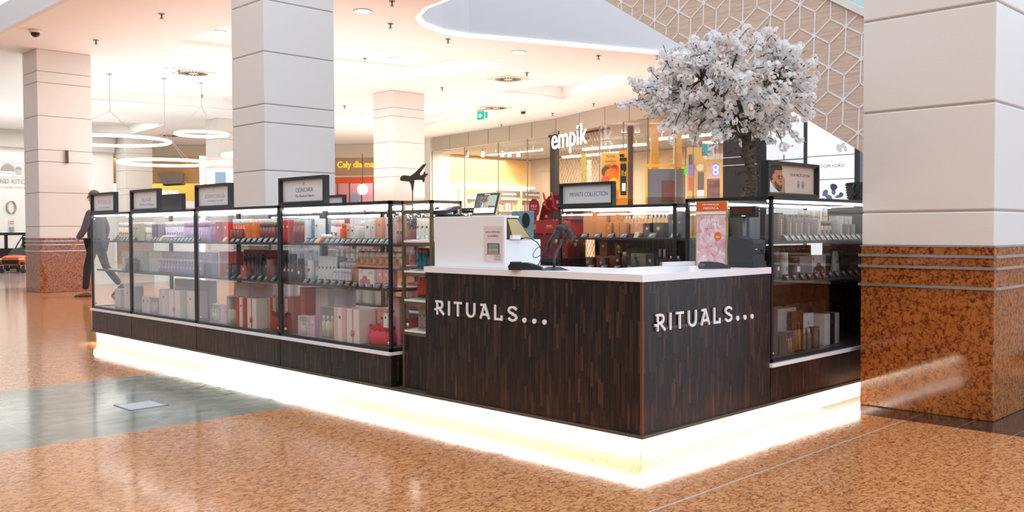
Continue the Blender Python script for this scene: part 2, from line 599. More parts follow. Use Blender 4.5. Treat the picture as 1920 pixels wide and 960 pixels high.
# unseen dark walls and a pale pier, added to shape the reflections in the glass
M_front = mat('unseen_dark_wall', (0.035, 0.037, 0.042), 0.35)
struct(MB().box(-12.3, -8, 0, -12.0, 20.0, 4.8).box(-12.3, 22.7, 0, -12.0, 26.9, 4.8).build('wall_unseen', M_front))
struct(MB().box(-12.3, 20.0, 0, -11.8, 22.7, 4.8).build('wall_unseen_pier', mat('unseen_pier_white', (.85, .86, .88), .4)))
struct(MB().box(14.0, -8, 0, 14.3, -1.5, 4.8).build('wall_unseen', M_front))

# ---- ceiling slab with openings (filled 2D curve)
ZC = 4.42
RIM = [(1.39, 9.0), (3.4, 8.8), (4.5, 7.6), (5.15, 6.7), (5.27, 7.47), (5.36, 8.05), (5.65, 8.63), (6.08, 9.0), (6.66, 9.2), (7.2, 9.15), (7.9, 8.86), (9.35, 8.34), (10.41, 7.95), (11.3, 7.61), (16.0, 5.9)]


def P2(px, py):
    p = on(2, ZC, px, py)
    return (p.x, p.y)


COFFERS = [
    [(3.8, 14.3), (9.2, 13.5), (9.75, 10.45), (8.6, 10.75), (7.6, 10.85), (6.5, 10.85), (5.69, 10.75), (4.9, 10.45), (3.8, 10.0)],
    [P2(936, 172), P2(1054, 187), P2(1220, 142), P2(1150, 140), P2(1000, 163)],
    [P2(150, 187), P2(436, 209), (9.0, 17.2), (5.4, 16.9)],
    [P2(655, 215), P2(700, 222), P2(760, 245), P2(905, 213), P2(800, 203)],
    [P2(100, 225), P2(315, 233), P2(240, 252), P2(100, 252)],
]
cu = bpy.data.curves.new('ceiling', 'CURVE')
cu.dimensions = '2D'; cu.fill_mode = 'BOTH'; cu.extrude = 0.03


def spl(pts):
    s = cu.splines.new('POLY'); s.points.add(len(pts) - 1)
    for q, p in zip(s.points, pts):
        q.co = (p[0], p[1], 0, 1)
    s.use_cyclic_u = True


spl(RIM + [(34, 5.9), (34, 44), (1.39, 44)])
for c in COFFERS:
    spl(c)
t = bpy.data.objects.new('tmp', cu); COL.objects.link(t)
bpy.context.view_layer.update()
me = bpy.data.meshes.new_from_object(t.evaluated_get(bpy.context.evaluated_depsgraph_get()))
bpy.data.objects.remove(t, do_unlink=True)
me.materials.clear(); me.materials.append(M_ceil)
co = bpy.data.objects.new('ceiling', me); COL.objects.link(co); co.location = (0, 0, ZC + 0.03)
struct(co)
# coffer recesses
for c in COFFERS:
    mb = MB()
    n = len(c)
    H = 0.32
    for i in range(n):
        a, b = c[i], c[(i + 1) % n]
        d = Vector((b[0] - a[0], b[1] - a[1], 0)); nn = Vector((d.y, -d.x, 0)).normalized() * 0.03
        cen = Vector((sum(p[0] for p in c) / n, sum(p[1] for p in c) / n, 0))
        if (cen - Vector((a[0], a[1], 0))).dot(nn) > 0:
            nn = -nn
        A, B = Vector((a[0], a[1], 0)), Vector((b[0], b[1], 0))
        mb.add([A + ZA * (ZC + .05), B + ZA * (ZC + .05), B + ZA * (ZC + H), A + ZA * (ZC + H),
                A + nn + ZA * (ZC + .05), B + nn + ZA * (ZC + .05), B + nn + ZA * (ZC + H), A + nn + ZA * (ZC + H)],
               [(0, 1, 2, 3), (4, 5, 6, 7), (0, 1, 5, 4), (2, 3, 7, 6), (1, 2, 6, 5), (0, 3, 7, 4)])
    mb.add([(p[0], p[1], ZC + H) for p in c] + [(p[0], p[1], ZC + H + 0.04) for p in c],
           [tuple(range(n)), tuple(range(n, 2 * n))] + [(i, (i + 1) % n, (i + 1) % n + n, i + n) for i in range(n)])
    struct(mb.build('ceiling', M_ceil))
# rim of the big oval opening: white upstand and glowing edge
up = MB(); ed = MB()
for i in range(len(RIM) - 1):
    a, b = Vector((*RIM[i], 0)), Vector((*RIM[i + 1], 0))
    d = (b - a).normalized(); nn = Vector((-d.y, d.x, 0)) * 0.06
    for q, z0, z1, off in ((up, ZC + 0.055, ZC + 2.6, 0.0), (ed, ZC - 0.002, ZC + 0.055, -0.02)):
        A, B = a + nn * off / 0.06 * 0, b + nn * off / 0.06 * 0
        A, B = a + Vector((d.y, -d.x, 0)) * -off, b + Vector((d.y, -d.x, 0)) * -off
        q.add([A + ZA * z0, B + ZA * z0, B + ZA * z1, A + ZA * z1, A + nn + ZA * z0, B + nn + ZA * z0, B + nn + ZA * z1, A + nn + ZA * z1],
              [(0, 1, 2, 3), (4, 5, 6, 7), (0, 1, 5, 4), (2, 3, 7, 6), (1, 2, 6, 5), (0, 3, 7, 4)])
struct(up.build('trim_1', mat('bulkhead_paint', (0.72, 0.74, 0.75), 0.6)))
struct(ed.build('trim_2', mat('lit_edge', (1, 1, 1), 0.5, emit=1.2)))
# fascia and dark soffit at the left opening
struct(MB().box(1.30, 9.0, ZC - 0.0, 1.39, 44, ZC + 0.42).build('trim_3', mat('fascia_paint', (0.78, 0.80, 0.82), 0.5)))
struct(MB().box(-9, 17.0, 6.2, 1.0, 44, 6.3).build('ceiling', mat('dark_soffit', (0.10, 0.085, 0.08), 0.6)))


# ---- ceiling fittings
def ceil_pt(px, py):
    p = on(2, ZC, px, py)
    return (p.x, p.y, ZC)


SPL_ = ['sprinkler head on the ceiling ' + q for q in ('top left, between the two near columns', 'right above the leftmost column', 'below the downlight right of the big column', 'at the top edge right of the big column',
        'just below the curved opening', 'below the curved edge, middle', 'left of the blossom tree', 'in the bright coffer', 'above the exit sign', 'right of the middle air diffuser', 'beside the left air diffuser',
        'right of the big column, low', 'above the small ring pendant', 'above the lit shop sign', 'right of the dome camera', 'below the exit sign, far')]
proto = None
for i, p in enumerate([(303, 26), (180, 75), (732, 44), (735, 2), (840, 73), (1122, 104), (1232, 104), (684, 109), (829, 164), (988, 136),
                       (336, 132), (646, 198), (379, 178), (1113, 194), (1036, 212), (940, 233)]):
    l = ceil_pt(*p)
    if p in ((684, 109), (379, 178)):
        q = on(2, ZC + 0.32, *p); l = (q.x, q.y, ZC + 0.32)
    if proto is None:
        proto = thing('sprinkler', SPL_[0], 'sprinkler', l, group='ceiling sprinklers')
        MB().lathe([(0.045, -0.012), (0.045, 0.0)], 14).lathe([(0.014, -0.07), (0.014, -0.012)], 8).build('pipe', mat('sprinkler_metal', (0.30, 0.26, 0.23), 0.4, metal=0.6), proto)
        MB().lathe([(0.03, -0.078), (0.03, -0.07)], 12).build('deflector', _mats['sprinkler_metal'], proto)
    else:
        dup(proto, l, label=SPL_[i])
proto = None
DL_ = ['downlight at the top edge of the ceiling right of the big column', 'downlight in the coffer left of the big column', 'faint round downlight inside the bright coffer', 'downlight on the ceiling below the curved opening', 'round downlight beside the air diffuser on the left', 'small round downlight above the small ring pendant']
for i, p in enumerate([(680, 20), (410, 59), (740, 109), (972, 97), (323, 129), (408, 180)]):
    l = list(ceil_pt(*p))
    if p in ((410, 59), (740, 109)):
        q = on(2, ZC + 0.32, *p); l = [q.x, q.y, ZC + 0.32]
    if proto is None:
        proto = thing('ceiling_downlight', DL_[0], 'ceiling light', l, group='round downlights')
        MB().lathe([(0.14, -0.01), (0.14, 0.0)], 24).build('trim_ring', mat('ring_grey', (0.4, 0.4, 0.4), 0.5), proto)
        MB().lathe([(0.12, -0.014), (0.12, -0.009)], 24).build('diffuser', mat('downlight_glow', (1, 1, 1), 0.5, emit=3.0), proto)
    else:
        dup(proto, l, label=DL_[i])
proto = None
DF_ = ['round swirl air diffuser on the ceiling left of the big column', 'round swirl air diffuser on the ceiling in the middle', 'round swirl air diffuser beside the green exit sign', 'distant swirl air diffuser above the ring pendants']
for i, p in enumerate([(363, 137), (953, 148), (930, 202), (318, 254)]):
    l = ceil_pt(*p)
    if proto is None:
        proto = thing('air_diffuser', DF_[0], 'air vent', l, group='swirl diffusers')
        MB().rbox(-0.34, -0.34, -0.014, 0.34, 0.34, -0.002, 0.004).build('plate', mat('diffuser_plate', (0.80, 0.70, 0.60), 0.5), proto)
        sl = MB()
        for k in range(24):
            a = 2 * PI * k / 24
            d = Vector((math.cos(a), math.sin(a), 0)); s = Vector((-d.y, d.x, 0)) * 0.012
            a0, a1 = d * 0.10, d * 0.29
            sl.add([a0 - s - ZA * .016, a1 - s * 1.6 - ZA * .016, a1 + s * 1.6 - ZA * .016, a0 + s - ZA * .016,
                    a0 - s - ZA * .012, a1 - s * 1.6 - ZA * .012, a1 + s * 1.6 - ZA * .012, a0 + s - ZA * .012],
                   [(0, 1, 2, 3), (4, 5, 6, 7), (0, 1, 5, 4), (2, 3, 7, 6), (1, 2, 6, 5), (0, 3, 7, 4)])
        sl.build('slots', M_blackm, proto)
    else:
        dup(proto, l, label=DF_[i])
for p, lab in (((66, 56), 'dome camera on the ceiling above the leftmost column'), ((981, 206), 'dark dome camera on the ceiling in front of the bookshop')):
    t = thing('dome_camera', lab, 'camera', ceil_pt(*p))
    MB().lathe([(0.09, -0.05), (0.10, 0.0)], 18).build('housing', mat('cam_white', (0.8, 0.8, 0.8), 0.4), t)
    MB().lathe([(0.001, -0.12), (0.04, -0.112), (0.065, -0.085), (0.07, -0.05)], 16).build('dome', M_black, t)
# exit sign hanging
l = ceil_pt(906, 199)
t = thing('exit_sign', 'green and white emergency exit sign with arrow hanging from ceiling', 'sign', (l[0], l[1], ZC))
MB().tube([(0, -0.12, 0), (0, -0.12, -0.1)], 0.006).tube([(0, 0.12, 0), (0, 0.12, -0.1)], 0.006).box(-0.03, -0.27, -0.13, 0.03, 0.22, -0.08).build('bracket', mat('sign_housing', (0.55, 0.5, 0.5), 0.5), t)
MB().box(-0.012, -0.22, -0.36, 0.012, 0.22, -0.13).build('panel', mat('exit_white', (0.9, 0.95, 0.92), 0.4, emit=0.5), t)
g = mat('exit_green', (0.0, 0.42, 0.27), 0.4, emit=0.4)
MB().box(-0.016, -0.06, -0.355, -0.011, 0.215, -0.135).build('green_field', g, t)
MB().prism([(0, 0), (0.07, 0.06), (0.07, 0.02), (0.14, 0.02), (0.14, -0.02), (0.07, -0.02), (0.07, -0.06)], (-0.017, 0.17, -0.245), (0, -1, 0), (0, 0, 1), (-1, 0, 0), 0.003).build('arrow', mat('exit_arrow', (1, 1, 1), 0.5, emit=0.6), t)
MB().box(-0.016, -0.19, -0.33, -0.011, -0.08, -0.16).build('doorway_mark', g, t)


# ---- columns
def marble_red():
    m, nt, N, L, b = nodes_of('red_marble')
    tc = N.new('ShaderNodeTexCoord')
    c = rosso(N, L, tc.outputs['Object'], (0.37, 0.125, 0.028), (0.24, 0.065, 0.014), (0.07, 0.014, 0.005), 10.0)
    L.new(c, b.inputs['Base Color'])
    b.inputs['Roughness'].default_value = 0.08
    b.inputs['Specular IOR Level'].default_value = 0.6
    return m


M_red = marble_red()
BANDS = [1.205, 1.821, 2.385, 2.60, 3.215, 3.82, 4.02, 4.6, 5.2, 5.8]


def column(x0, y0, w, d, top, label):
    t = thing('column', label, 'column', (x0 + w / 2, y0 + d / 2, 0))
    MB().rbox(x0, y0, 0, x0 + w, y0 + d, 0.998, 0.006).build('marble_base', M_red, t, world=True)
    zs = [0.998] + [z for z in BANDS if z < top - 0.1] + [top]
    st = MB(); gr = MB()
    for a, b in zip(zs[:-1], zs[1:]):
        g = 0.006
        st.rbox(x0 + 0.004, y0 + 0.004, a + (g if a > 1 else 0), x0 + w - 0.004, y0 + d - 0.004, b - g, 0.008)
    gr.box(x0 + 0.012, y0 + 0.012, 1.0, x0 + w - 0.012, y0 + d - 0.012, top)
    st.build('stone_cladding', M_clad_w, t, world=True)
    gr.build('joint_core', M_groove, t, world=True)
    for z in (0.758, 0.873, 0.94, 0.998):
        q = MB(); e = 0.012; hh = 0.008
        if z > 0.99:
            e, hh = 0.004, 0.004
        q.box(x0 - e, y0 - e, z - hh, x0 + w + e, y0 + 0.001, z + hh); q.box(x0 - e, y0 + d - 0.001, z - hh, x0 + w + e, y0 + d + e, z + hh)
        q.box(x0 - e, y0, z - hh, x0 + 0.001, y0 + d, z + hh); q.box(x0 + w - 0.001, y0, z - hh, x0 + w + e, y0 + d, z + hh)
        q.build('steel_band', M_steelw, t, world=True)
    return t


column(2.115, -0.877, 0.9, 0.78, 6.4, 'large square column with red marble foot right of the kiosk')
column(2.09, 7.09, 0.985, 0.78, 6.4, 'square white column rising just behind the kiosk display cases')
lc = column(2.204, 14.46 + 0.78, 0.96, 0.79, 4.42, 'leftmost square column with red marble foot behind kiosk end')
MB().rbox(2.204 + 0.47, 15.24 - 0.05, 2.37, 2.204 + 0.51, 15.24, 2.61, 0.004).build('wall_lamp', mat('lamp_bronze', (0.12, 0.08, 0.06), 0.4, metal=0.5), lc, world=True)
column(9.871, 14.794, 0.975, 0.77, 4.42, 'distant white column behind the aeroplane shaped sign')
column(9.428, 29.2, 0.97, 0.79, 4.42, 'distant pale column beside the lit reception area')
column(9.445, 22.545, 0.9, 0.78, 4.42, 'distant white column half hidden by the column behind kiosk')


# ================================================================== SHOPS ALONG THE FAR SIDE
def slab(mb, a, b, z0, z1, t):
    """upright slab from ground point a to b, thickness t to the back"""
    a, b = Vector((a[0], a[1], 0)), Vector((b[0], b[1], 0))
    d = (b - a).normalized(); n = Vector((-d.y, d.x, 0)) * t
    return mb.add([a + ZA * z0, b + ZA * z0, b + n + ZA * z0, a + n + ZA * z0, a + ZA * z1, b + ZA * z1, b + n + ZA * z1, a + n + ZA * z1],
                  [(0, 3, 2, 1), (4, 5, 6, 7), (0, 1, 5, 4), (1, 2, 6, 5), (2, 3, 7, 6), (3, 0, 4, 7)])


def lerp2(a, b, t):
    return (a[0] + (b[0] - a[0]) * t, a[1] + (b[1] - a[1]) * t)


S = [(17.75, 22.79), (16.77, 15.9), (15.82, 13.25), (15.21, 11.12), (14.66, 9.65), (14.1, 7.9)]
M_fascia = mat('beige_fascia_panel', (0.50, 0.42, 0.33), 0.45, vary=0.04, bscale=2)
M_fasciaj = mat('fascia_joint', (0.12, 0.09, 0.07), 0.6)
fas = thing('shop_fascia', 'curved band of beige panels above the bookshop glass', 'fascia', (16.5, 15.5, 0))
mb = MB(); jb = MB()
for i in range(len(S) - 1):
    a, b = S[i], S[i + 1]
    L_ = math.dist(a, b); n = max(1, round(L_ / 1.15))
    for k in range(n):
        p, q = lerp2(a, b, k / n), lerp2(a, b, (k + 1) / n)
        g = 0.012 / math.dist(p, q)
        slab(mb, lerp2(p, q, g), lerp2(p, q, 1 - g), 3.93, ZC - .004, 0.10)
        dd_ = (Vector((q[0] - p[0], q[1] - p[1])).normalized()); oo_ = (-dd_.y * .015, dd_.x * .015); slab(jb, (p[0] + oo_[0], p[1] + oo_[1]), (q[0] + oo_[0], q[1] + oo_[1]), 3.94, ZC - .01, 0.07)
mb.build('fascia_panels', M_fascia, fas, world=True)
jb.build('joint_backing', M_fasciaj, fas, world=True)
# glass front: each pane its own thing
M_shopglass = glass_mat('shop_glass', (0.98, 1, 0.99))
panes = [(S[0], lerp2(S[0], S[1], .30)), (lerp2(S[0], S[1], .30), lerp2(S[0], S[1], .58)), (lerp2(S[0], S[1], .58), lerp2(S[0], S[1], .80)), (lerp2(S[0], S[1], .80), lerp2(S[0], S[1], .97)),
         (lerp2(S[1], S[2], .9), lerp2(S[2], S[3], .38)), (lerp2(S[2], S[3], .38), lerp2(S[2], S[3], .85)), (lerp2(S[2], S[3], .85), lerp2(S[3], S[4], .55)), (lerp2(S[3], S[4], .55), S[4]), (S[4], S[5])]
names = ['first shop window pane from the left of the bookshop', 'second shop window pane of the bookshop from the left', 'third shop window pane of the bookshop from the left',
         'narrow shop window pane left of the dark entrance post', 'shop window pane in front of the orange poster', 'shop window pane right of the orange poster',
         'shop window pane in front of the tall orange posts', 'shop window pane partly behind the blossom', 'rightmost shop window pane beside the dark grey tower']
for (a, b), nm in zip(panes, names):
    t = thing('shop_window', 'frameless ' + nm, 'window', (a[0], a[1], 0))
    slab(MB(), lerp2(a, b, .003), lerp2(a, b, .997), 0.05, 3.93, 0.012).build('glass_pane', M_shopglass, t, world=True)
    slab(MB(), a, b, 0, 0.05, 0.04).build('floor_channel', M_brass, t, world=True)
    c = Vector((a[0], a[1], 0))
    MB().box(c.x - .012, c.y - .012, 0.05, c.x + .012, c.y + .012, 3.93).build('joint', mat('pane_joint', (0.25, 0.22, 0.18), 0.4), t, world=True)
p = lerp2(S[0], S[1], 0.99)
t = thing('entrance_post', 'tall dark post left of the lit shop sign', 'post', (p[0], p[1], 0))
MB().rbox(p[0] - .10, p[1] - .10, 0, p[0] + .10, p[1] + .10, 3.93, 0.008).build('post', mat('dark_post', (0.035, 0.028, 0.025), 0.4), t, world=True)
MB().box(p[0] - .13, p[1] - .13, 3.86, p[0] + .13, p[1] + .13, 3.93).build('top_plate', mat('dark_post', (0.035, 0.028, 0.025), 0.4), t, world=True)
MB().rbox(p[0] - .13, p[1] - .13, 0, p[0] + .13, p[1] + .13, 0.12, .008).build('foot', M_brass, t, world=True)
# shop pier at left
MB_ = MB().rbox(17.80, 22.95, 0, 18.4, 23.8, ZC - .004, .01)
tag(MB_.build('shop_pier', M_clad_w), 'pale stone pier at the left end of the bookshop front', 'pier')
# lattice grille behind the lit sign
a, b = lerp2(S[1], S[2], -0.02), lerp2(S[1], S[2], 1.02)
n_ = Vector((b[0] - a[0], b[1] - a[1], 0)); Lg = n_.length; n_.normalize()
gr = MB(); A = Vector((a[0] + .5, a[1] + .3, 0)); step = 0.17
k = -24
while k * step < Lg:
    for s in (1, -1):
        x0 = k * step; h0, h1 = 0.2, 3.9
        pts = []
        # a wire climbing at 45 degrees, clipped to the frame
        xa, xb = (x0, x0 + (h1 - h0) * .8)
        ta, tb = max(0, (0 - xa) / (xb - xa)), min(1, (Lg - xa) / (xb - xa))
        if tb > ta:
            za, zb = h0 + (h1 - h0) * ta, h0 + (h1 - h0) * tb
            if s < 0:
                za, zb = h1 + h0 - za, h1 + h0 - zb
            P0 = A + n_ * (xa + (xb - xa) * ta); P1 = A + n_ * (xa + (xb - xa) * tb)
            gr.tube([P0 + ZA * za, P1 + ZA * zb], 0.009, 4)
    k += 1
t = thing('lattice_grille', 'diamond wire security grille behind the lit shop sign', 'grille', (A.x, A.y, 0))
gr.build('wire_lattice', mat('grille_wire', (0.52, 0.45, 0.36), 0.4, metal=0.3), t, world=True)
MB().tube([A + ZA * 3.9, A + n_ * Lg + ZA * 3.9], 0.03, 8).build('top_rail', _mats['dark_post'], t, world=True)
MB().tube([A + ZA * 0.1, A + n_ * Lg + ZA * 0.1], 0.03, 8).build('bottom_rail', _mats['dark_post'], t, world=True)
# lit sign "empik"
t = thing('lit_shop_sign', 'white glowing lowercase letters of the bookshop hanging over its entrance', 'sign', at(1068, 290, 25.9))
d_ = (at(1103, 290, 24.9) - at(1034, 290, 26.9)); d_.z = 0; d_.normalize()
base = at(1035, 292, 26.8)
base.z = 3.26
wid = 2.12
nb = ZA.cross(d_)
M_neon = mat('sign_white_glow', (1, 1, 1), 0.5, emit=1.6)
text('letters', 'empik', M_neon, base, d_, ZA, wid, 0.76, t, ext=0.02, bold=0.004)
br = MB()
for f_ in (0.2, 0.78):
    q = base + d_ * wid * f_; br.tube([q + ZA * .4, Vector((q.x, q.y, 3.95))], 0.02, 6)
br.build('hangers', M_black, t, world=True)
rl = MB(); rl.tube([base + ZA * 0.32 + nb * .03, base + ZA * 0.32 + d_ * wid + nb * .03], 0.015, 6); rl.build('rail', M_black, t, world=True)

# ---- bookshop interior
M_yel = mat('yellow_wood_wall', (0.72, 0.43, 0.17), 0.55, vary=0.08, bscale=1.5)
M_cream = mat('warm_cream_wall', (0.85, 0.76, 0.62), 0.6)
M_dark = mat('dark_ceiling_void', (0.10, 0.085, 0.075), 0.6)
struct(MB().box(18.4, 24.0, 0, 30, 24.15, 4.4).build('wall_back', M_cream))
tag(MB().rbox(19.67, 23.92, 2.93, 29.5, 24.0, 3.97, 0.01).build('wall_panel', M_yel), 'long yellow wood panel high on the bookshop back wall', 'panel')
tag(MB().box(19.67, 23.72, 2.80, 29.5, 23.92, 2.88).build('shelf_light', mat('shelf_light_glow', (1, 1, 1), .5, emit=2.0)), 'long white light bar above the bookshop shelving', 'light')
struct(MB().prism([(q[0] + .25, q[1] + .02) for q in S] + [(30, 7.9), (30, 23.9), (18.8, 23.9), (18.6, 22.7)], (0, 0, 4.02), XA, YA, ZA, .08).build('ceiling', mat('shop_ceiling', (0.20, 0.165, 0.14), 0.7)))
struct(MB().box(24.0, 4.0, 0, 24.2, 24.0, 4.0).build('wall_right', mat('shop_side_wall', (0.34, 0.25, 0.18), 0.6)))
# light strips on the shop ceiling
pr = None
for x, y, L_ in ((18.6, 19.5, 2.6), (19.6, 16.0, 2.6), (18.6, 12.5, 2.4), (20.6, 12.0, 2.4), (18.2, 9.6, 2.2), (21.5, 18.6, 2.6)):
    if pr is None:
        pr = thing('ceiling_light_bar', 'long white light bar hanging inside the bookshop', 'ceiling light', (x, y, 3.72), group='bookshop light bars')
        MB().box(-0.05, -L_ / 2, 0.03, 0.05, L_ / 2, 0.08).tube([(0, -.9, .08), (0, -.9, .3)], .006, 5).tube([(0, .9, .08), (0, .9, .3)], .006, 5).build('housing', mat('bar_housing', (0.6, 0.6, 0.6), 0.4), pr)
        MB().box(-0.045, -L_ / 2 + .02, 0.0, 0.045, L_ / 2 - .02, 0.03).build('tube', mat('bar_glow', (1, 1, 1), 0.5, emit=2.5), pr)
    else:
        dup(pr, (x, y, 3.72), label='light bar in the bookshop, ' + ('farthest left', 'left of the dark post', 'behind the wire grille', 'deep behind the orange stands', 'above the grey partition', 'deep inside the shop')[[19.5, 16.0, 12.5, 12.0, 9.6, 18.6].index(y)])
# spotlights near the front
ORD_S = {905: 'second from left', 942: 'third from left', 955: 'fourth from left', 972: 'fifth from left', 1170: 'above the orange stand', 1195: 'right of the orange stand', 1240: 'left of the blossom'}
pr = None
for px in (875, 905, 942, 955, 972, 1170, 1195, 1240):
    q = at(px, 262 if px < 1000 else 240, 32.5 if px < 1000 else 24.6)
    q.z = 3.98
    if pr is None:
        pr = thing('track_spotlight', 'white cylinder spotlight in the bookshop, leftmost', 'spotlight', q, group='bookshop spotlights')
        MB().tube([(0, 0, 0.04), (0, 0, -0.08)], 0.012, 6).build('stem', mat('spot_white', (0.85, 0.82, 0.8), 0.4), pr)
        MB().lathe([(0.045, -0.05), (0.05, -0.16), (0.075, -0.27)], 14).build('head', _mats['spot_white'], pr)
        MB().lathe([(0.06, -0.275), (0.06, -0.272)], 14).build('lens', mat('spot_glow', (1, 1, 1), .5, emit=4.0), pr)
    else:
        dup(pr, q, label='white cylinder spotlight in the bookshop, ' + ORD_S[px])
# book shelving units with books
bc = [(0.55, 0.12, 0.06), (0.75, 0.55, 0.30), (0.85, 0.80, 0.72), (0.20, 0.30, 0.45), (0.70, 0.30, 0.12), (0.45, 0.40, 0.35), (0.80, 0.68, 0.25), (0.30, 0.12, 0.16)]
M_book = [mat('book_cover_%d' % i, c, 0.5) for i, c in enumerate(bc)]
M_shelfw = mat('shelf_cream', (0.78, 0.66, 0.50), 0.5)
headers = [('Nowości', 'Bestsellery'), ('Kosmetyki', None), ('Literatura', None), ('Prezenty', None)]
for si in range(6):
    x0 = 20.0 + si * 1.5
    u_ = thing('bookcase', ['cream bookcase at the far left inside the bookshop', 'second cream bookcase from the left inside the bookshop', 'third cream bookcase from the left inside the bookshop',
                            'fourth cream bookcase from the left inside the bookshop', 'fifth cream bookcase behind the dark post in the bookshop', 'rightmost cream bookcase seen through the wire grille'][si], 'bookcase', (x0 + .7, 23.5, 0))
    cs = MB()
    cs.box(x0, 23.88, 0, x0 + 1.42, 23.92, 2.7).box(x0, 23.5, 0, x0 + .04, 23.9, 2.7).box(x0 + 1.38, 23.5, 0, x0 + 1.42, 23.9, 2.7)
    cs.build('carcass', M_shelfw, u_, world=True)
    for z in (0.1, 0.55, 1.0, 1.45, 1.9, 2.35):
        MB().box(x0 + .04, 23.5, z - .03, x0 + 1.38, 23.9, z).build('shelf', M_shelfw, u_, world=True)
    hd = MB().rbox(x0 + .05, 23.44, 2.42, x0 + 1.37, 23.50, 2.68, 0.006).build('header_board', mat('header_dark' if si % 3 else 'header_yellow', (0.16, 0.11, 0.10) if si % 3 else (0.75, 0.50, 0.16), 0.5), u_, world=True)
    text('header_lettering', ['-25%', 'Kosmetyki', 'Kosmetyki', 'Nowości', 'Prezenty', 'Książki'][si], M_textw, (x0 + .2, 23.435, 2.49), XA, ZA, 0.95, 0.11, u_, ext=0.004, bold=0.01)
    for z in (1.45, 1.9):
        x = x0 + .08; bn = 0
        while x < x0 + 1.3:
            w = random.choice((0.06, 0.08, 0.10)); hh = random.uniform(.22, .33)
            mb = MB().box(0, 0, 0, w - .006, 0.2, hh)
            b = mb.build('book', random.choice(M_book)); b.location = (x, 23.6, z)
            tag(b, '%s book from left on the %s shelf of the %s bookshop bookcase' % (['first', 'second', 'third', 'fourth', 'fifth', 'sixth', 'seventh', 'eighth', 'ninth', 'tenth', 'eleventh', 'twelfth', '13th', '14th', '15th', '16th', '17th', '18th', '19th', '20th', '21st', '22nd'][bn], 'lower' if z < 1.6 else 'upper', ['leftmost', 'second', 'third', 'fourth', 'fifth', 'rightmost'][si]), 'book', 'books on the far bookshop shelves')
            x += w; bn += 1
# tall orange posts and portal (promotion stands near the window)
M_or = mat('orange_stand', (0.85, 0.42, 0.05), 0.5)
M_or2 = mat('orange_stand_light', (0.90, 0.52, 0.12), 0.5)


RFv = Vector((_f.x, _f.y, 0)).normalized()


def at_box(mb, px0, px1, py0, py1, dep, t=0.1):
    """box facing along the facade between image-measured corners at a given distance"""
    a, b = at(px0, (py0 + py1) / 2, dep), at(px1, (py0 + py1) / 2, dep)
    z1, z0 = at((px0 + px1) / 2, py0, dep).z, at((px0 + px1) / 2, py1, dep).z
    return slab(mb, (a.x, a.y), (b.x, b.y), z0, z1, t)


def stand(name, lab, cat, px0, px1, py0, dep, m, t=0.12, foot=True):
    c = at((px0 + px1) / 2, 400, dep)
    e = thing(name, lab, cat, (c.x, c.y, 0))
    mb = MB()
    a, b = at(px0, 400, dep), at(px1, 400, dep)
    slab(mb, (a.x, a.y), (b.x, b.y), 0.04, at((px0 + px1) / 2, py0, dep).z, t)
    mb.build('panel', m, e, world=True)
    if foot:
        slab(MB(), (a.x, a.y), (b.x, b.y), 0, 0.04, t * 2).build('foot', M_blackm, e, world=True)
    return e


stand('promotion_post', 'tall slim orange post left of two inside the shop window', 'post', 1221, 1235, 225, 23.2, M_or)
stand('promotion_post', 'tall slim orange post right of two inside the shop window', 'post', 1264, 1278, 232, 22.6, M_or)
e = stand('promotion_stand', 'wide yellow-orange promotional stand with fruit picture and text', 'stand', 1127, 1160, 287, 23.6, M_or2)
for k, (yy, ww) in enumerate(((293, 18), (302, 22), (311, 24))):
    a, b = at(1144 - ww / 2 + 1, yy, 23.45), at(1144 + ww / 2, yy, 23.45)
    q = b - a; q.z = 0
    text('lettering', ['Witaj w krainie', 'wyprzedaży na', 'słodkie ceny'][k], M_blackm, a - ZA * .05, q, ZA, q.length, 0.09, e, ext=0.004)
for k, (px, py, r, c) in enumerate(((1137, 322, .13, (0.10, 0.09, 0.05)), (1146, 328, .17, (0.85, 0.22, 0.03)), (1153, 318, .12, (0.75, 0.08, 0.04)), (1136, 340, .13, (0.80, 0.12, 0.05)), (1152, 345, .16, (0.9, 0.55, 0.1)), (1150, 365, .14, (0.8, 0.15, 0.06)))):
    c_ = at(px, py, 23.5); d = at(px + 5, py, 23.5) - c_; d.z = 0; d.normalize(); nn = d.cross(ZA)
    MB().prism([(r * math.cos(q * PI / 8), r * math.sin(q * PI / 8)) for q in range(16)], c_, d, ZA, nn, 0.02).build('fruit_print', mat('fruit_%d' % k, c, 0.5), e, world=True)
e = stand('promotion_stand', 'narrow orange stand with a black 10 zł price panel', 'stand', 1161, 1177, 283, 23.0, M_or)
at_box(MB(), 1163.5, 1174.5, 307, 366, 22.9, 0.03).build('black_panel', M_blackm, e, world=True)
a, b = at(1165, 328, 22.88), at(1174, 328, 22.88); q = b - a; q.z = 0
text('price', '10 zł', M_or2, a - ZA * .03, q, ZA, q.length, 0.15, e, ext=0.004, bold=0.01)
at_box(MB(), 1166, 1173, 343, 358, 22.88, 0.01).build('white_patch', M_paper, e, world=True)
at_box(MB(), 1162, 1170, 289, 294, 22.9, 0.02).build('title_patch', M_blackm, e, world=True)
at_box(MB(), 1162, 1175, 296, 302, 22.9, 0.02).build('title_patch', M_blackm, e, world=True)
e = stand('hanging_banner', 'narrow lime green banner behind the wire grille', 'banner', 1090, 1099, 288, 29.0, mat('lime', (.45, .48, .06), .5), t=.04)
e = stand('hanging_banner', 'narrow white banner behind the wire grille', 'banner', 1101, 1109, 300, 29.0, M_paper, t=.04)
# dark post between
stand('shop_post', 'dark brown square pillar inside the shop beside orange stands', 'pillar', 1178, 1187, 236, 23.8, mat('brown_pillar', (0.12, 0.075, 0.06), 0.5), t=.3)
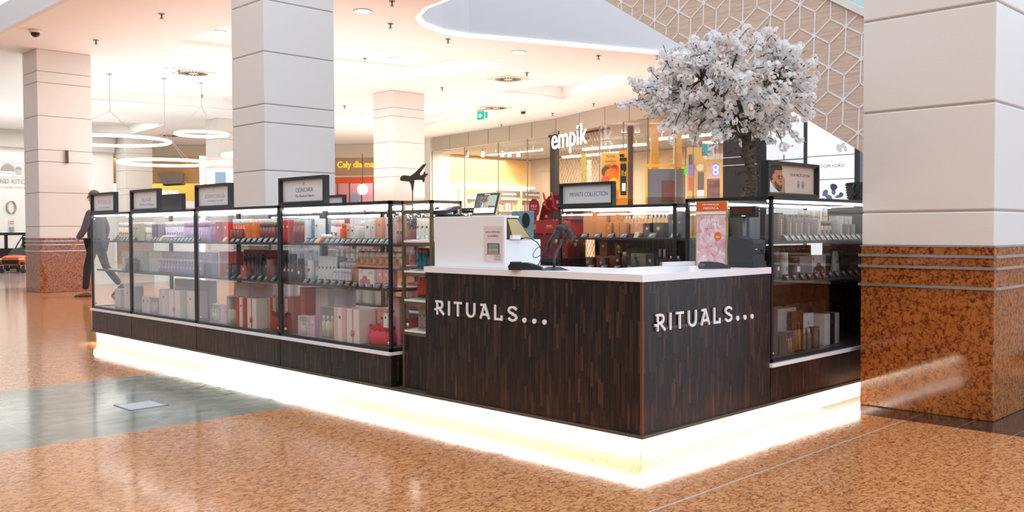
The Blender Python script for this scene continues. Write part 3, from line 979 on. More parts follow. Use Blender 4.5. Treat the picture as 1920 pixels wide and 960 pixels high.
# grey panel wall with orange frame
e = stand('partition_panel', 'large grey panel with orange top edge inside the bookshop window', 'partition', 1214, 1285, 317, 22.4, mat('grey_partition', (0.16, 0.16, 0.18), 0.3), t=.06)
at_box(MB(), 1211, 1214.5, 314, 440, 22.35, .08).build('orange_edge', M_or, e, world=True)
a, b = at(1211, 322, 22.35), at(1285, 309, 22.35)
slab(MB(), (a.x, a.y), (b.x, b.y), 2.63, 2.70, .08).build('orange_edge', M_or, e, world=True)
at_box(MB(), 1242, 1268, 340, 378, 22.35, .03).build('brown_screen', mat('brown_screen', (0.16, 0.055, 0.04), 0.4), e, world=True)
# promo totem with pictures
e = stand('promotion_totem', 'broad orange totem with purple and red poster prints', 'stand', 1290, 1325, 276, 22.0, M_or2)
for k, (x0, x1, y0, y1, c) in enumerate(((1291.5, 1301, 290, 308, (0.12, 0.11, 0.11)), (1291.5, 1302, 309, 329, (0.30, 0.22, 0.85)), (1292, 1301, 331, 357, (0.80, 0.12, 0.04)), (1309, 1320, 323, 358, (0.16, 0.12, 0.09)), (1307, 1320, 356, 372, (0.9, 0.9, 0.88)))):
    at_box(MB(), x0, x1, y0, y1, 21.95, .03).build('poster_print', mat('totem_%d' % k, c, 0.45), e, world=True)
c_ = at(1312, 314, 21.9); d = at(1317, 314, 21.9) - c_; d.z = 0; d.normalize()
MB().prism([(0.085 * math.cos(q * PI / 8), 0.085 * math.sin(q * PI / 8)) for q in range(16)], c_, d, ZA, d.cross(ZA), .02).build('round_badge', mat('badge_cream', (0.95, .85, .6), .5), e, world=True)
# orange portal and lightboxes at the right
e = stand('portal_frame', 'orange portal frame next to the dark grey tower', 'frame', 1352, 1355, 300, 21.6, M_or)
at_box(MB(), 1327, 1355, 299, 305, 21.6, .1).build('top_beam', M_or, e, world=True)
e = thing('lightbox', 'square purple lightbox with white emblem inside the shop window', 'lightbox', at(1342, 320, 21.8))
at_box(MB(), 1336, 1348, 307, 330, 21.8, .1).build('case', mat('purple_box', (0.25, 0.14, 0.70), .5, emit=.7), e, world=True)
c_ = at(1342, 318, 21.75)
MB().tube([c_ + d * .055 * math.cos(q * PI / 6) + ZA * (.055 * math.sin(q * PI / 6) + .05) for q in range(12)], .014, 6, closed=True)\
    .tube([c_ + d * .055 * math.cos(q * PI / 6) + ZA * (.055 * math.sin(q * PI / 6) - .06) for q in range(12)], .014, 6, closed=True).build('emblem', mat('emblem_white', (1, 1, 1), .5, emit=1), e, world=True)
hq_ = Vector(e.location) + RFv * .05; MB().tube([hq_, Vector((hq_.x, hq_.y, 4.02))], .008, 6).build('hanger', M_black, e, world=True)
e = thing('lightbox', 'slim green lightbox behind the purple one', 'lightbox', at(1351, 318, 22.0))
at_box(MB(), 1348.5, 1353, 306, 326, 22.0, .1).build('case', mat('green_box', (0.02, 0.55, 0.10), .5, emit=.6), e, world=True)
hq_ = Vector(e.location) + RFv * .05; MB().tube([hq_, Vector((hq_.x, hq_.y, 4.02))], .008, 6).build('hanger', M_black, e, world=True)
e = thing('lightbox', 'slim green lightbox left of the promotion totem', 'lightbox', at(1286, 320, 22.3))
at_box(MB(), 1284, 1289.5, 312, 327, 22.2, .1).build('case', _mats['green_box'], e, world=True)
hq_ = Vector(e.location) + RFv * .05; MB().tube([hq_, Vector((hq_.x, hq_.y, 4.02))], .008, 6).build('hanger', M_black, e, world=True)
# shop counter seen between
stand('shop_counter', 'red-brown shop counter seen right of the totem', 'counter', 1326, 1352, 335, 23.0, mat('counter_brown', (0.25, 0.08, 0.06), .5), t=.6)

# ---- dark grey tower
tw = thing('grey_tower', 'tall dark grey clad tower with white trim lines behind the tree', 'tower', (8.6, 4.4, 0))
MB().rbox(8.0, 4.09, 0, 9.6, 4.633, 5.5, 0.01).build('cladding', mat('tower_grey', (0.062, 0.062, 0.068), 0.45, bump=.03, bscale=10), tw, world=True)
MB().box(8.01, 3.944, 0, 9.5, 4.09, 5.4).build('side_reveal', mat('tower_navy', (0.02, 0.035, 0.045), 0.4), tw, world=True)
for z in (2.13, 2.017):
    MB().box(7.992, 4.085, z - .004, 8.01, 4.638, z + .004).build('trim_line', mat('trim_white', (0.9, 0.9, 0.9), .4, emit=.3), tw, world=True)

# ---- lit advertising screens facing the kiosk
M_scr = mat('screen_white', (0.9, 0.95, 1), 0.3, emit=0.85, ecol=(0.88, 0.94, 1.0))
M_scr2 = mat('screen_cool', (0.7, 0.8, 0.85), 0.3, emit=0.55, ecol=(0.80, 0.90, 0.97))
M_bez = mat('screen_bezel', (0.05, 0.06, 0.075), .35)
e = thing('video_wall', 'left bright video wall with pale blossom print behind the sign frame', 'screen', (8.0, 3.65, 0))
MB().box(8.0, 3.375, 0.5, 8.1, 3.935, 3.2).build('screen_panels', M_scr2, e, world=True)
bz = MB()
for z in (1.40, 2.048, 2.70):
    bz.box(7.995, 3.375, z - .006, 8.0, 3.935, z + .006)
bz.box(7.99, 3.33, 0, 8.12, 3.378, 3.25).box(7.995, 3.664, 2.048, 8.0, 3.676, 2.12)
bz.build('bezel', M_bez, e, world=True)
e = thing('video_wall', 'right bright video wall showing perfume advert and dark orchid', 'screen', (8.0, 2.95, 0))
MB().box(8.0, 2.672, 0.5, 8.1, 3.327, 3.2).build('screen_panels', M_scr, e, world=True)
bz = MB()
for z in (1.10, 1.755, 2.068, 2.70):
    bz.box(7.995, 2.672, z - .005, 8.0, 3.327, z + .005)
bz.box(7.985, 2.60, 0, 8.12, 2.672, 3.25)
bz.build('bezel', M_bez, e, world=True)
a = on(0, 7.99, 1538.5, 315.5)
q = on(0, 7.99, 1583, 313)
text('screen_lettering', 'TOM FORD', mat('screen_ink', (0.05, 0.055, 0.08), .5), a, -YA, ZA, abs(q.y - a.y), 0.046, e, ext=0.002)
a = on(0, 7.99, 1541, 322); q = on(0, 7.99, 1578, 321)
text('screen_lettering', 'BLACK ORCHID', mat('screen_ink_pale', (0.45, 0.5, 0.6), .5), a, -YA, ZA, abs(q.y - a.y), 0.018, e, ext=0.001)
# orchid petals and folded fabric on the screens
M_pet = mat('orchid_petal', (0.10, 0.12, 0.28), .5, emit=.25, ecol=(0.30, 0.36, 0.62))
M_pet2 = mat('orchid_petal_dark', (0.04, 0.045, 0.09), .5, emit=.2, ecol=(0.14, 0.16, 0.30))


def petal(c, rx, rz, rot, m, nm='orchid_petal'):
    pts = []
    for k in range(18):
        t = 2 * PI * k / 18
        x, z = rx * math.cos(t), rz * math.sin(t) * (1 + .25 * math.cos(t))
        pts.append((x * math.cos(rot) - z * math.sin(rot), x * math.sin(rot) + z * math.cos(rot)))
    MB().prism(pts, c, (0, -1, 0), (0, 0, 1), (-1, 0, 0), .003).build(nm, m, e, world=True)


for px, py, rx, rz, ro, m in ((1547, 362, .05, .035, .9, M_pet), (1553, 369, .06, .03, -.5, M_pet), (1563, 351, .045, .05, 1.2, M_pet2), (1563, 360, .03, .04, 0, M_pet), (1573, 368, .06, .022, .2, M_pet), (1577, 365, .03, .03, 1.0, M_pet2)):
    petal(on(0, 7.994, px, py), rx, rz, ro, m)
M_fold = mat('fold_grey', (0.5, 0.5, 0.58), .5, emit=.45, ecol=(0.62, 0.64, 0.75))
for px, py, rx, rz, ro in ((1573, 278, .035, .06, .4), (1580, 272, .03, .04, -.5), (1585, 279, .025, .04, .2)):
    petal(on(0, 7.994, px, py), rx, rz, ro, M_fold, 'fabric_fold')

# ---- escalator side with star lattice
ES = 5.0
es = thing('escalator', 'escalator side clad in pale wood with white star lattice', 'escalator', (ES, 1.0, 0))
p0, p1 = on(0, ES, 1133, 0), on(0, ES, 1612, 283)
q0, q1 = on(0, ES, 1552, 0), on(0, ES, 1612, 25)
sl = (p0.z - p1.z) / (p0.y - p1.y)


def zb(y):
    return p1.z + sl * (y - p1.y)


hgt = ((q0.z - zb(q0.y)) + (q1.z - zb(q1.y))) / 2
Y0, Y1 = -1.9, 7.6
mw, nt, N, L, b = nodes_of('pale_oak')
tc = N.new('ShaderNodeTexCoord'); mp = N.new('ShaderNodeMapping'); mp.inputs['Rotation'].default_value = (math.radians(-32), 0, 0); mp.inputs['Scale'].default_value = (1, 1.2, 14)
L.new(tc.outputs['Object'], mp.inputs[0]); nz = N.new('ShaderNodeTexNoise'); nz.inputs['Scale'].default_value = 4; nz.inputs['Detail'].default_value = 6
L.new(mp.outputs[0], nz.inputs['Vector'])
rr = ramp(N, [(0.3, (0.58, 0.43, 0.33)), (0.5, (0.68, 0.53, 0.42)), (0.7, (0.76, 0.62, 0.52))]); L.new(nz.outputs['Fac'], rr.inputs['Fac'])
L.new(rr.outputs['Color'], b.inputs['Base Color']); b.inputs['Roughness'].default_value = .5
MB().prism([(Y0, zb(Y0)), (Y1, zb(Y1)), (Y1, zb(Y1) + hgt), (Y0, zb(Y0) + hgt)], (ES, 0, 0), (0, 1, 0), (0, 0, 1), (1, 0, 0), 0.06).build('side_panel', mw, es, world=True)
MB().prism([(Y0, zb(Y0)), (Y1, zb(Y1)), (Y1, zb(Y1) + .08), (Y0, zb(Y0) + .08)], (ES + .06, 0, 0), (0, 1, 0), (0, 0, 1), (1, 0, 0), 1.2).build('underside', _mats['bulkhead_paint'], es, world=True)
MB().prism([(Y0, zb(Y0)), (Y1, zb(Y1)), (Y1, zb(Y1) + hgt), (Y0, zb(Y0) + hgt)], (ES + 1.26, 0, 0), (0, 1, 0), (0, 0, 1), (1, 0, 0), 0.06).build('far_side_panel', mw, es, world=True)
o0, v1, v2 = Vector((0, 1.699, 2.994)), Vector((0, -.15, -.327)), Vector((0, -.323, .038))
lt = MB(); st = MB()


def inside(p, m=0.0):
    return Y0 < p.y < Y1 and zb(p.y) + m < p.z < zb(p.y) + hgt - m


def strip(a, b, w):
    # clip to the panel by sampling
    n = 12; seg = [a.lerp(b, k / n) for k in range(n + 1)]
    good = [p for p in seg if inside(p)]
    if len(good) < 2:
        return
    A, B = good[0], good[-1]
    d = (B - A).normalized(); s = Vector((0, -d.z, d.y)) * w / 2
    X = Vector((ES - .006, 0, 0)); X2 = Vector((ES, 0, 0))
    lt.add([A - s + X, B - s + X, B + s + X, A + s + X, A - s + X2, B - s + X2, B + s + X2, A + s + X2],
           [(0, 1, 2, 3), (4, 5, 6, 7), (0, 1, 5, 4), (2, 3, 7, 6), (1, 2, 6, 5), (0, 3, 7, 4)])


for i in range(-26, 27):
    for j in range(-26, 27):
        s = o0 + v1 * i + v2 * j
        if not inside(s, -.3):
            continue
        vs = [v1, v2, v2 - v1, -v1, -v2, v1 - v2]
        for k in range(6):
            a, b2 = vs[k], vs[(k + 1) % 6]
            strip(s, s + (a + b2) / 3, 0.013)
        if inside(s, .03):
            st.prism([(0.024 * math.cos(q * PI / 3 + .2), 0.024 * math.sin(q * PI / 3 + .2)) for q in range(6)], (ES - .007, s.y, s.z), (0, 1, 0), (0, 0, 1), (-1, 0, 0), .002)
M_lat = mat('lattice_white', (0.90, 0.90, 0.92), .4)
lt.build('star_lattice', M_lat, es, world=True)
st.build('lattice_nodes', M_lat, es, world=True)
A_, B_ = Vector((ES - .03, Y0, zb(Y0) + hgt)), Vector((ES - .03, Y1, zb(Y1) + hgt))
MB().prism([(Y0, zb(Y0) + hgt), (Y1, zb(Y1) + hgt), (Y1, zb(Y1) + hgt + .075), (Y0, zb(Y0) + hgt + .075)], (ES - .03, 0, 0), (0, 1, 0), (0, 0, 1), (1, 0, 0), 0.14).build('steel_capping', M_steel, es, world=True)
MB().prism([(Y0, zb(Y0) + hgt + .075), (Y1, zb(Y1) + hgt + .075), (Y1, zb(Y1) + hgt + .85), (Y0, zb(Y0) + hgt + .85)], (ES + .03, 0, 0), (0, 1, 0), (0, 0, 1), (1, 0, 0), 0.012).build('glass_balustrade', glass_mat('balustrade_glass', (0.75, 0.88, 0.88)), es, world=True)
MB().tube([A_ + Vector((.06, 0, .88)), B_ + Vector((.06, 0, .88))], .035, 8).build('handrail', M_black, es, world=True)

# ---- far left: white eatery wall and reception
M_ww = mat('bright_white_wall', (0.93, 0.92, 0.90), .5)
struct(MB().box(-14, 30.0, 0, 9.35, 30.2, 4.415).build('wall_left', M_ww))
struct(MB().box(1.4, 29.75, 3.85, 9.3, 30.0, 4.42).build('trim_4', mat('light_lintel', (0.62, 0.60, 0.55), .5)))
e = thing('wall_sign', 'grey kitchen lettering with dish and lamp drawings on white wall', 'sign', (6.1, 29.98, 2.7))
M_gp = mat('sign_grey', (0.40, 0.39, 0.38), .5)
text('lettering', 'ISLAND KITCHEN', M_gp, (5.40, 29.975, 2.69), XA, ZA, 1.45, 0.15, e, ext=.01)
text('lettering', 'FOOD & COFFEE RESTAURANT', mat('sign_grey_pale', (0.6, 0.6, 0.6), .5), (5.4, 29.975, 2.55), XA, ZA, 1.4, 0.05, e, ext=.006)
MB().prism([(0.2 * math.cos(k * PI / 12), 0.2 * math.sin(k * PI / 12)) for k in range(13)], (5.98, 29.98, 3.12), XA, ZA, -YA, .01).box(5.76, 29.97, 3.10, 6.20, 29.98, 3.12).build('dish_cover_drawing', M_gp, e, world=True)
lm = MB().prism([(0.10 * math.cos(k * PI / 8), 0.06 * math.sin(k * PI / 8)) for k in range(9)], (6.30, 29.98, 3.18), XA, ZA, -YA, .01)
for k in range(5):
    lm.box(6.215 + k * .04, 29.97, 2.98, 6.225 + k * .04, 29.98, 3.18)
lm.build('lamp_drawing', M_gp, e, world=True)
fr = MB()
for (x0, z0, x1, z1) in ((5.5, 3.35, 6.45, 3.36), (5.5, 2.9, 6.45, 2.91), (6.15, 2.9, 6.16, 3.36), (6.44, 2.9, 6.45, 3.36), (5.5, 3.02, 6.15, 3.03)):
    fr.box(x0, 29.975, z0, x1, 29.98, z1)
fr.build('frame_drawing', _mats['sign_grey_pale'], e, world=True)
e = thing('wall_emblem', 'large pale brown letter O on the white wall', 'sign', (6.05, 29.98, 1.9))
MB().tube([(6.06 + .13 * math.cos(k * PI / 12), 29.97, 1.92 + .2 * math.sin(k * PI / 12)) for k in range(24)], [.03 if abs(math.cos(k * PI / 12)) > .5 else .012 for k in range(24)], 6, closed=True).build('ring', mat('emblem_brown', (0.42, 0.36, 0.30), .5), e, world=True)
e = thing('wall_notice', 'small notice with red print on white wall above dark counter', 'notice', (6.05, 29.98, 1.4))
MB().box(5.98, 29.97, 1.28, 6.14, 29.98, 1.52).build('paper', M_paper, e, world=True)
MB().box(6.0, 29.962, 1.44, 6.12, 29.97, 1.46).box(6.0, 29.962, 1.38, 6.12, 29.97, 1.40).build('red_print', mat('red_print', (.6, .08, .08), .5), e, world=True)
MB().box(6.0, 29.9, 1.12, 6.12, 29.98, 1.27).build('switch_box', mat('switch_grey', (.4, .4, .4), .5), e, world=True)
e = thing('service_counter', 'long black service counter behind the toy car trolleys', 'counter', (4.6, 28.0, 0))
MB().rbox(1.5, 27.6, 1.02, 7.2, 28.3, 1.10, .01).build('worktop', M_black, e, world=True)
MB().box(1.5, 27.8, 0.0, 7.2, 28.2, 0.62).build('front_panel', M_blackm, e, world=True)
for x in (1.6, 3.5, 5.3, 7.1):
    MB().box(x - .04, 27.9, .62, x + .04, 27.98, 1.02).build('upright', M_black, e, world=True)

# toy car trolleys
M_orc = mat('toy_orange', (0.85, 0.13, 0.02), .3)


def trolley(c, lab):
    e = thing('toy_car_trolley', lab, 'trolley', c, rz=-PI / 4)
    # front of the car looks to -Y local
    body = MB()
    prof = [(-.36, .20), (.36, .20), (.37, .34), (.30, .44), (.20, .47), (-.20, .47), (-.30, .44), (-.37, .34)]
    secs = [(-.50, .80, .86, 0), (-.42, .97, 1.0, 0), (-.2, 1.0, 1.08, 0), (.1, 1.0, 1.12, 0), (.5, 1.0, 1.1, 0), (.6, .9, .95, 0)]
    vs, fs = [], []
    for (y, sx, sz, _) in secs:
        for (x, z) in prof:
            vs.append((x * sx, y, .2 + (z - .2) * sz))
    n = len(prof)
    for i in range(len(secs) - 1):
        for k in range(n):
            fs.append((i * n + k, i * n + (k + 1) % n, (i + 1) * n + (k + 1) % n, (i + 1) * n + k))
    fs += [tuple(range(n)), tuple(range((len(secs) - 1) * n, len(secs) * n))]
    body.add(vs, fs); bd_ = body.build('car_body', M_orc, e); sb_ = bd_.modifiers.new('round', 'SUBSURF'); sb_.levels = 2; sb_.render_levels = 2; bd_.data.polygons.foreach_set('use_smooth', [True] * len(bd_.data.polygons))
    MB().rbox(-.22, -.53, .24, .22, -.44, .36, .02).build('grille', M_black, e)
    for s in (-1, 1):
        MB().rbox(s * .29 - .06, -.52, .36, s * .29 + .06, -.42, .40, .012).build('headlight', mat('headlight', (.9, .9, .9), .2), e)
        MB().rbox(s * .32 - .03, -.52, .22, s * .32 + .03, -.43, .30, .01).build('side_intake', M_black, e)
    MB().add([(-.26, -.15, .49), (.26, -.15, .49), (.22, .05, .66), (-.22, .05, .66), (-.26, -.12, .47), (.26, -.12, .47), (.22, .08, .64), (-.22, .08, .64)],
             [(0, 1, 2, 3), (7, 6, 5, 4), (0, 1, 5, 4), (1, 2, 6, 5), (2, 3, 7, 6), (3, 0, 4, 7)]).build('windscreen', M_blackm, e)
    for x in (-.3, .3):
        for y in (-.38, .5):
            w = MB(); w.tube([(x - .03, y, .09), (x + .03, y, .09)], .09, 14).build('wheel', mat('tyre', (.05, .05, .05), .7), e)
            MB().box(x - .05, y - .02, .09, x - .035, y + .02, .22).box(x + .035, y - .02, .09, x + .05, y + .02, .22).box(x - .05, y - .03, .2, x + .05, y + .03, .22).build('castor_fork', M_steel, e)
    fr = MB()
    for s in (-1, 1):
        fr.tube([(s * .3, .1, .3), (s * .32, .45, .75), (s * .3, .75, 1.02)], .02, 6)
    fr.tube([(-.3, .75, 1.02), (.3, .75, 1.02)], .022, 6)
    fr.build('push_frame', M_black, e)
    st = MB().rbox(-.24, .3, .46, .24, .62, .52, .02).rbox(-.24, .55, .5, .24, .64, .98, .025)
    st.build('child_seat', mat('seat_black', (.03, .03, .03), .7), e)
    return e


trolley((4.80, 25.0, 0), 'orange toy car shopping trolley with black child seat, nearer one')
trolley((5.35, 26.4, 0), 'orange toy car trolley parked behind the nearer one')
trolley((3.7, 25.5, 0), 'orange toy car trolley cut by the left picture edge')

# reception block
e = thing('reception_booth', 'cream reception booth with white glowing lettering and screen', 'booth', at(410, 400, 25))


def facing(px0, px1, z0, z1, dep, t, mb):
    a, b = at(px0, 400, dep), at(px1, 400, dep)
    return slab(mb, (a.x, a.y), (b.x, b.y), z0, z1, t)


facing(375, 470, 0, 3.12, 25, .5, MB()).build('booth_wall', mat('booth_cream', (0.60, 0.53, 0.46), .5), e, world=True)
facing(375, 382, 0, 3.15, 24.95, .3, MB()).build('edge_light', mat('edge_white', (1, 1, 1), .5, emit=1.0), e, world=True)
a, b = at(396, 318, 24.9), at(433, 318, 24.9)
q = b - a; q.z = 0
text('lettering', 'recepcja', mat('recep_glow', (1, 1, 1), .5, emit=1.5), Vector((a.x, a.y, 2.87)), q, ZA, q.length, .19, e, ext=.02, bold=.02)
facing(389, 437, 1.95, 2.80, 24.9, .04, MB()).build('screen', mat('recep_screen', (.8, .88, 1), .4, emit=.8), e, world=True)
facing(404, 424, 2.05, 2.71, 24.85, .03, MB()).build('screen_picture', mat('recep_pic', (.25, .36, .5), .4), e, world=True)
facing(428, 470, 1.0, 2.17, 24.75, .3, MB()).build('grey_front', mat('recep_grey', (.22, .22, .30), .5), e, world=True)
# orange-wood shop between
M_ow = mat('orange_wood', (0.80, 0.46, 0.20), .5, vary=.10, bscale=2)
M_ob = mat('orange_back', (0.75, 0.36, 0.07), .5)
W0, W1 = (10.2, 33.2), (15.5, 28.8)
e = thing('timber_shopfront', 'timber clad shop front behind the ring pendants', 'shop front', (12.5, 31, 0))
slab(MB(), W0, W1, 3.98, 4.41, .1).build('fascia', mat('cream_fascia', (.72, .62, .50), .5), e, world=True)
slab(MB(), W0, W1, 2.95, 3.97, .15).build('timber_cladding', M_ow, e, world=True)
n2 = Vector((W1[0] - W0[0], W1[1] - W0[1], 0)).normalized(); nn = Vector((-n2.y, n2.x, 0))
W0b, W1b = (W0[0] + nn.x * 3, W0[1] + nn.y * 3), (W1[0] + nn.x * 3, W1[1] + nn.y * 3)
slab(MB(), W0b, W1b, 0, 4.3, .15).build('back_wall', M_ob, e, world=True)
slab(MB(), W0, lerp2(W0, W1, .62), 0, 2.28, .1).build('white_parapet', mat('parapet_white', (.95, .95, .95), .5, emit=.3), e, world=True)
slab(MB(), lerp2(W0, W1, .2), lerp2(W0, W1, .8), 1.7, 2.02, .06).build('magenta_band', mat('magenta', (.75, .08, .35), .5), e, world=True)
a = at(274, 345, 33.6)
text('lettering', 'szujame', mat('sig_white', (1, 1, 1), .5, emit=1.0), Vector((a.x, a.y, 2.28)), n2, ZA, 1.15, .42, e, ext=.03, bold=.03)
ac = at(318, 335, 35.0)
ff = thing('air_conditioner', 'grey angular ceiling unit inside the timber shop', 'ceiling unit', ac)
MB().prism([(-.45, .2), (.5, .2), (.45, -.2), (-.25, -.22)], ac, n2, ZA, nn, .5).build('housing', mat('unit_grey', (.35, .3, .28), .5), ff, world=True)
MB().prism([(-.25, -.2), (.45, -.18), (.45, -.22), (-.25, -.26)], ac, n2, ZA, nn, .5).build('lower_lip', M_blackm, ff, world=True)
# children's clothes shop right of the column
V0, V1 = (15.5, 28.8), (18.9, 24.2)
n3 = Vector((V1[0] - V0[0], V1[1] - V0[1], 0)).normalized()
nv = Vector((-n3.y, n3.x, 0))
e = thing('clothes_shopfront', 'shop front with yellow lettering on timber and red awning band', 'shop front', (16.7, 27, 0))
slab(MB(), V0, V1, 3.90, 4.41, .1).build('fascia', mat('cream_fascia', (.72, .62, .50), .5), e, world=True)
slab(MB(), V0, V1, 3.22, 3.89, .12).build('timber_cladding', mat('tan_timber', (.52, .33, .19), .5, vary=.1, bscale=2), e, world=True)
slab(MB(), V0, V1, 3.16, 3.22, .14).build('white_strip', M_paper, e, world=True)
V0c, V1c = (V0[0] - nv.x * .05, V0[1] - nv.y * .05), (V1[0] - nv.x * .05, V1[1] - nv.y * .05)
slab(MB(), V0c, V1c, 2.93, 3.16, .2).build('red_band', mat('orange_red', (.82, .10, .01), .45), e, world=True)
V0b, V1b = (V0[0] + nv.x * 2.5, V0[1] + nv.y * 2.5), (V1[0] + nv.x * 2.5, V1[1] + nv.y * 2.5)
slab(MB(), V0b, V1b, 0, 4.2, .1).build('back_wall', mat('pink_wall', (.80, .42, .50), .5), e, world=True)
fr = MB()
for k in range(9):
    p = lerp2(V0, V1, k / 12 + .02); fr.box(p[0] - .02, p[1] - .02, 0, p[0] + .02, p[1] + .02, 2.93)
fr.build('glazing_bars', M_brass, e, world=True)
a = at(635.5, 316, 33.2)
tt = thing('yellow_shop_lettering', 'rounded yellow letters on the timber band above red awning', 'sign', (a.x, a.y, 3.4))
q = n3
text('letters', 'Cały dla malucha', mat('letter_yellow', (.95, .62, .04), .4, emit=.35), Vector((a.x, a.y, 3.30)) - nv * .15, n3, ZA, 1.95, .30, tt, ext=.04, bold=.02)
bl = at(680, 355, 34.5)
ff = thing('window_lamp', 'bright white round lamp inside the pink clothes shop', 'lamp', bl)
MB().ball(bl, .2, 12, 8).build('globe', mat('globe_glow', (1, 1, 1), .5, emit=3), ff, world=True)
MB().tube([bl + ZA * .2, Vector((bl.x, bl.y, 4.0))], .01, 5).build('cord', M_black, ff, world=True)
for k, c in enumerate(((.9, .9, .95), (.85, .1, .3), (.4, .55, .8), (.9, .6, .7), (.9, .9, .95))):
    p = lerp2(V0b, V1b, .12 + k * .12)
    r_ = MB().prism([(-.16, 0), (.16, 0), (.13, .55), (.22, .5), (.24, .62), (.08, .72), (-.08, .72), (-.24, .62), (-.22, .5), (-.13, .55)],
                    (p[0] - nv.x * .5, p[1] - nv.y * .5, 1.9), n3, ZA, nv, .06).build('hanging_shirt', mat('shirt_%d' % k, c, .7))
    tag(r_, ['white shirt hanging furthest left in the pink shop', 'red shirt hanging in the pink shop', 'blue shirt hanging in the pink shop',
             'pink shirt hanging in the pink shop', 'white shirt hanging furthest right in the pink shop'][k], 'shirt')

# ---- ring pendants
M_ring = mat('ring_glow', (1, 1, 1), .5, emit=2.2)
for (cx, cy, z, R, rod, lab) in ((4.22, 17.09, 3.02, 1.18, (4.35, 17.38), 'large glowing ring pendant furthest left, mostly behind the column'),
                                 (5.29, 16.86, 2.60, 0.95, (5.64, 17.34), 'lowest glowing ring pendant in the middle of the group'),
                                 (6.15, 16.88, 3.28, 0.56, (6.42, 17.33), 'small glowing ring pendant hung highest of the group'),
                                 (6.75, 15.9, 2.78, 0.55, (6.9, 16.2), 'glowing ring pendant half hidden by the big column')):
    e = thing('ring_pendant', lab, 'pendant light', (cx, cy, z), group=None)
    MB().tube([(cx + R * math.cos(k * PI / 24), cy + R * math.sin(k * PI / 24), z) for k in range(48)], .032, 8, closed=True).build('light_ring', M_ring, e, world=True)
    hub = Vector((cx, cy, z + .62))
    cb = MB().tube([hub, Vector((cx, cy, ZC))], .006, 5)
    for k in range(3):
        a = 2 * PI * k / 3 + .6
        cb.tube([hub, Vector((cx + R * math.cos(a), cy + R * math.sin(a), z + .02))], .004, 4)
    cb.build('cables', mat('cable_grey', (.45, .43, .42), .4), e, world=True)
    MB().lathe([(.05, ZC - .02), (.05, ZC)], 12, cx, cy).build('ceiling_rose', _mats['cable_grey'], e, world=True)


# ================================================================== THE KIOSK
t = thing('kiosk_platform', 'low platform under the kiosk with glowing cream plinth and bronze edge', 'platform', (0, 0, 0))
MB().box(0.03, 0.03, 0, 2.96, 6.80, 0.108).build('plinth', M_plinth, t)
MB().rbox(-0.012, -0.012, 0.1085, 3.0, 6.86, 0.125, 0.002).build('bronze_edge_board', M_skirt, t)
sm = MB()
for y in (1.6, 3.26, 4.9):
    sm.box(0.0295, y - .001, 0, 0.0305, y + .001, 0.107)
sm.box(.0285, .0285, 0, .031, .031, .107)
for x in (0.95, 1.9):
    sm.box(x - .001, 0.0295, 0, x + .001, 0.0305, 0.107)
sm.build('plinth_joints', mat('joint_line', (.25, .22, .18), .6), t)


# ---------------- glass display cases
def tubebox(mb, a, b, s=.009):
    x0, y0, z0 = [min(p, q) for p, q in zip(a, b)]; x1, y1, z1 = [max(p, q) for p, q in zip(a, b)]
    return mb.box(x0 - s, y0 - s, z0 - s, x1 + s, y1 + s, z1 + s)


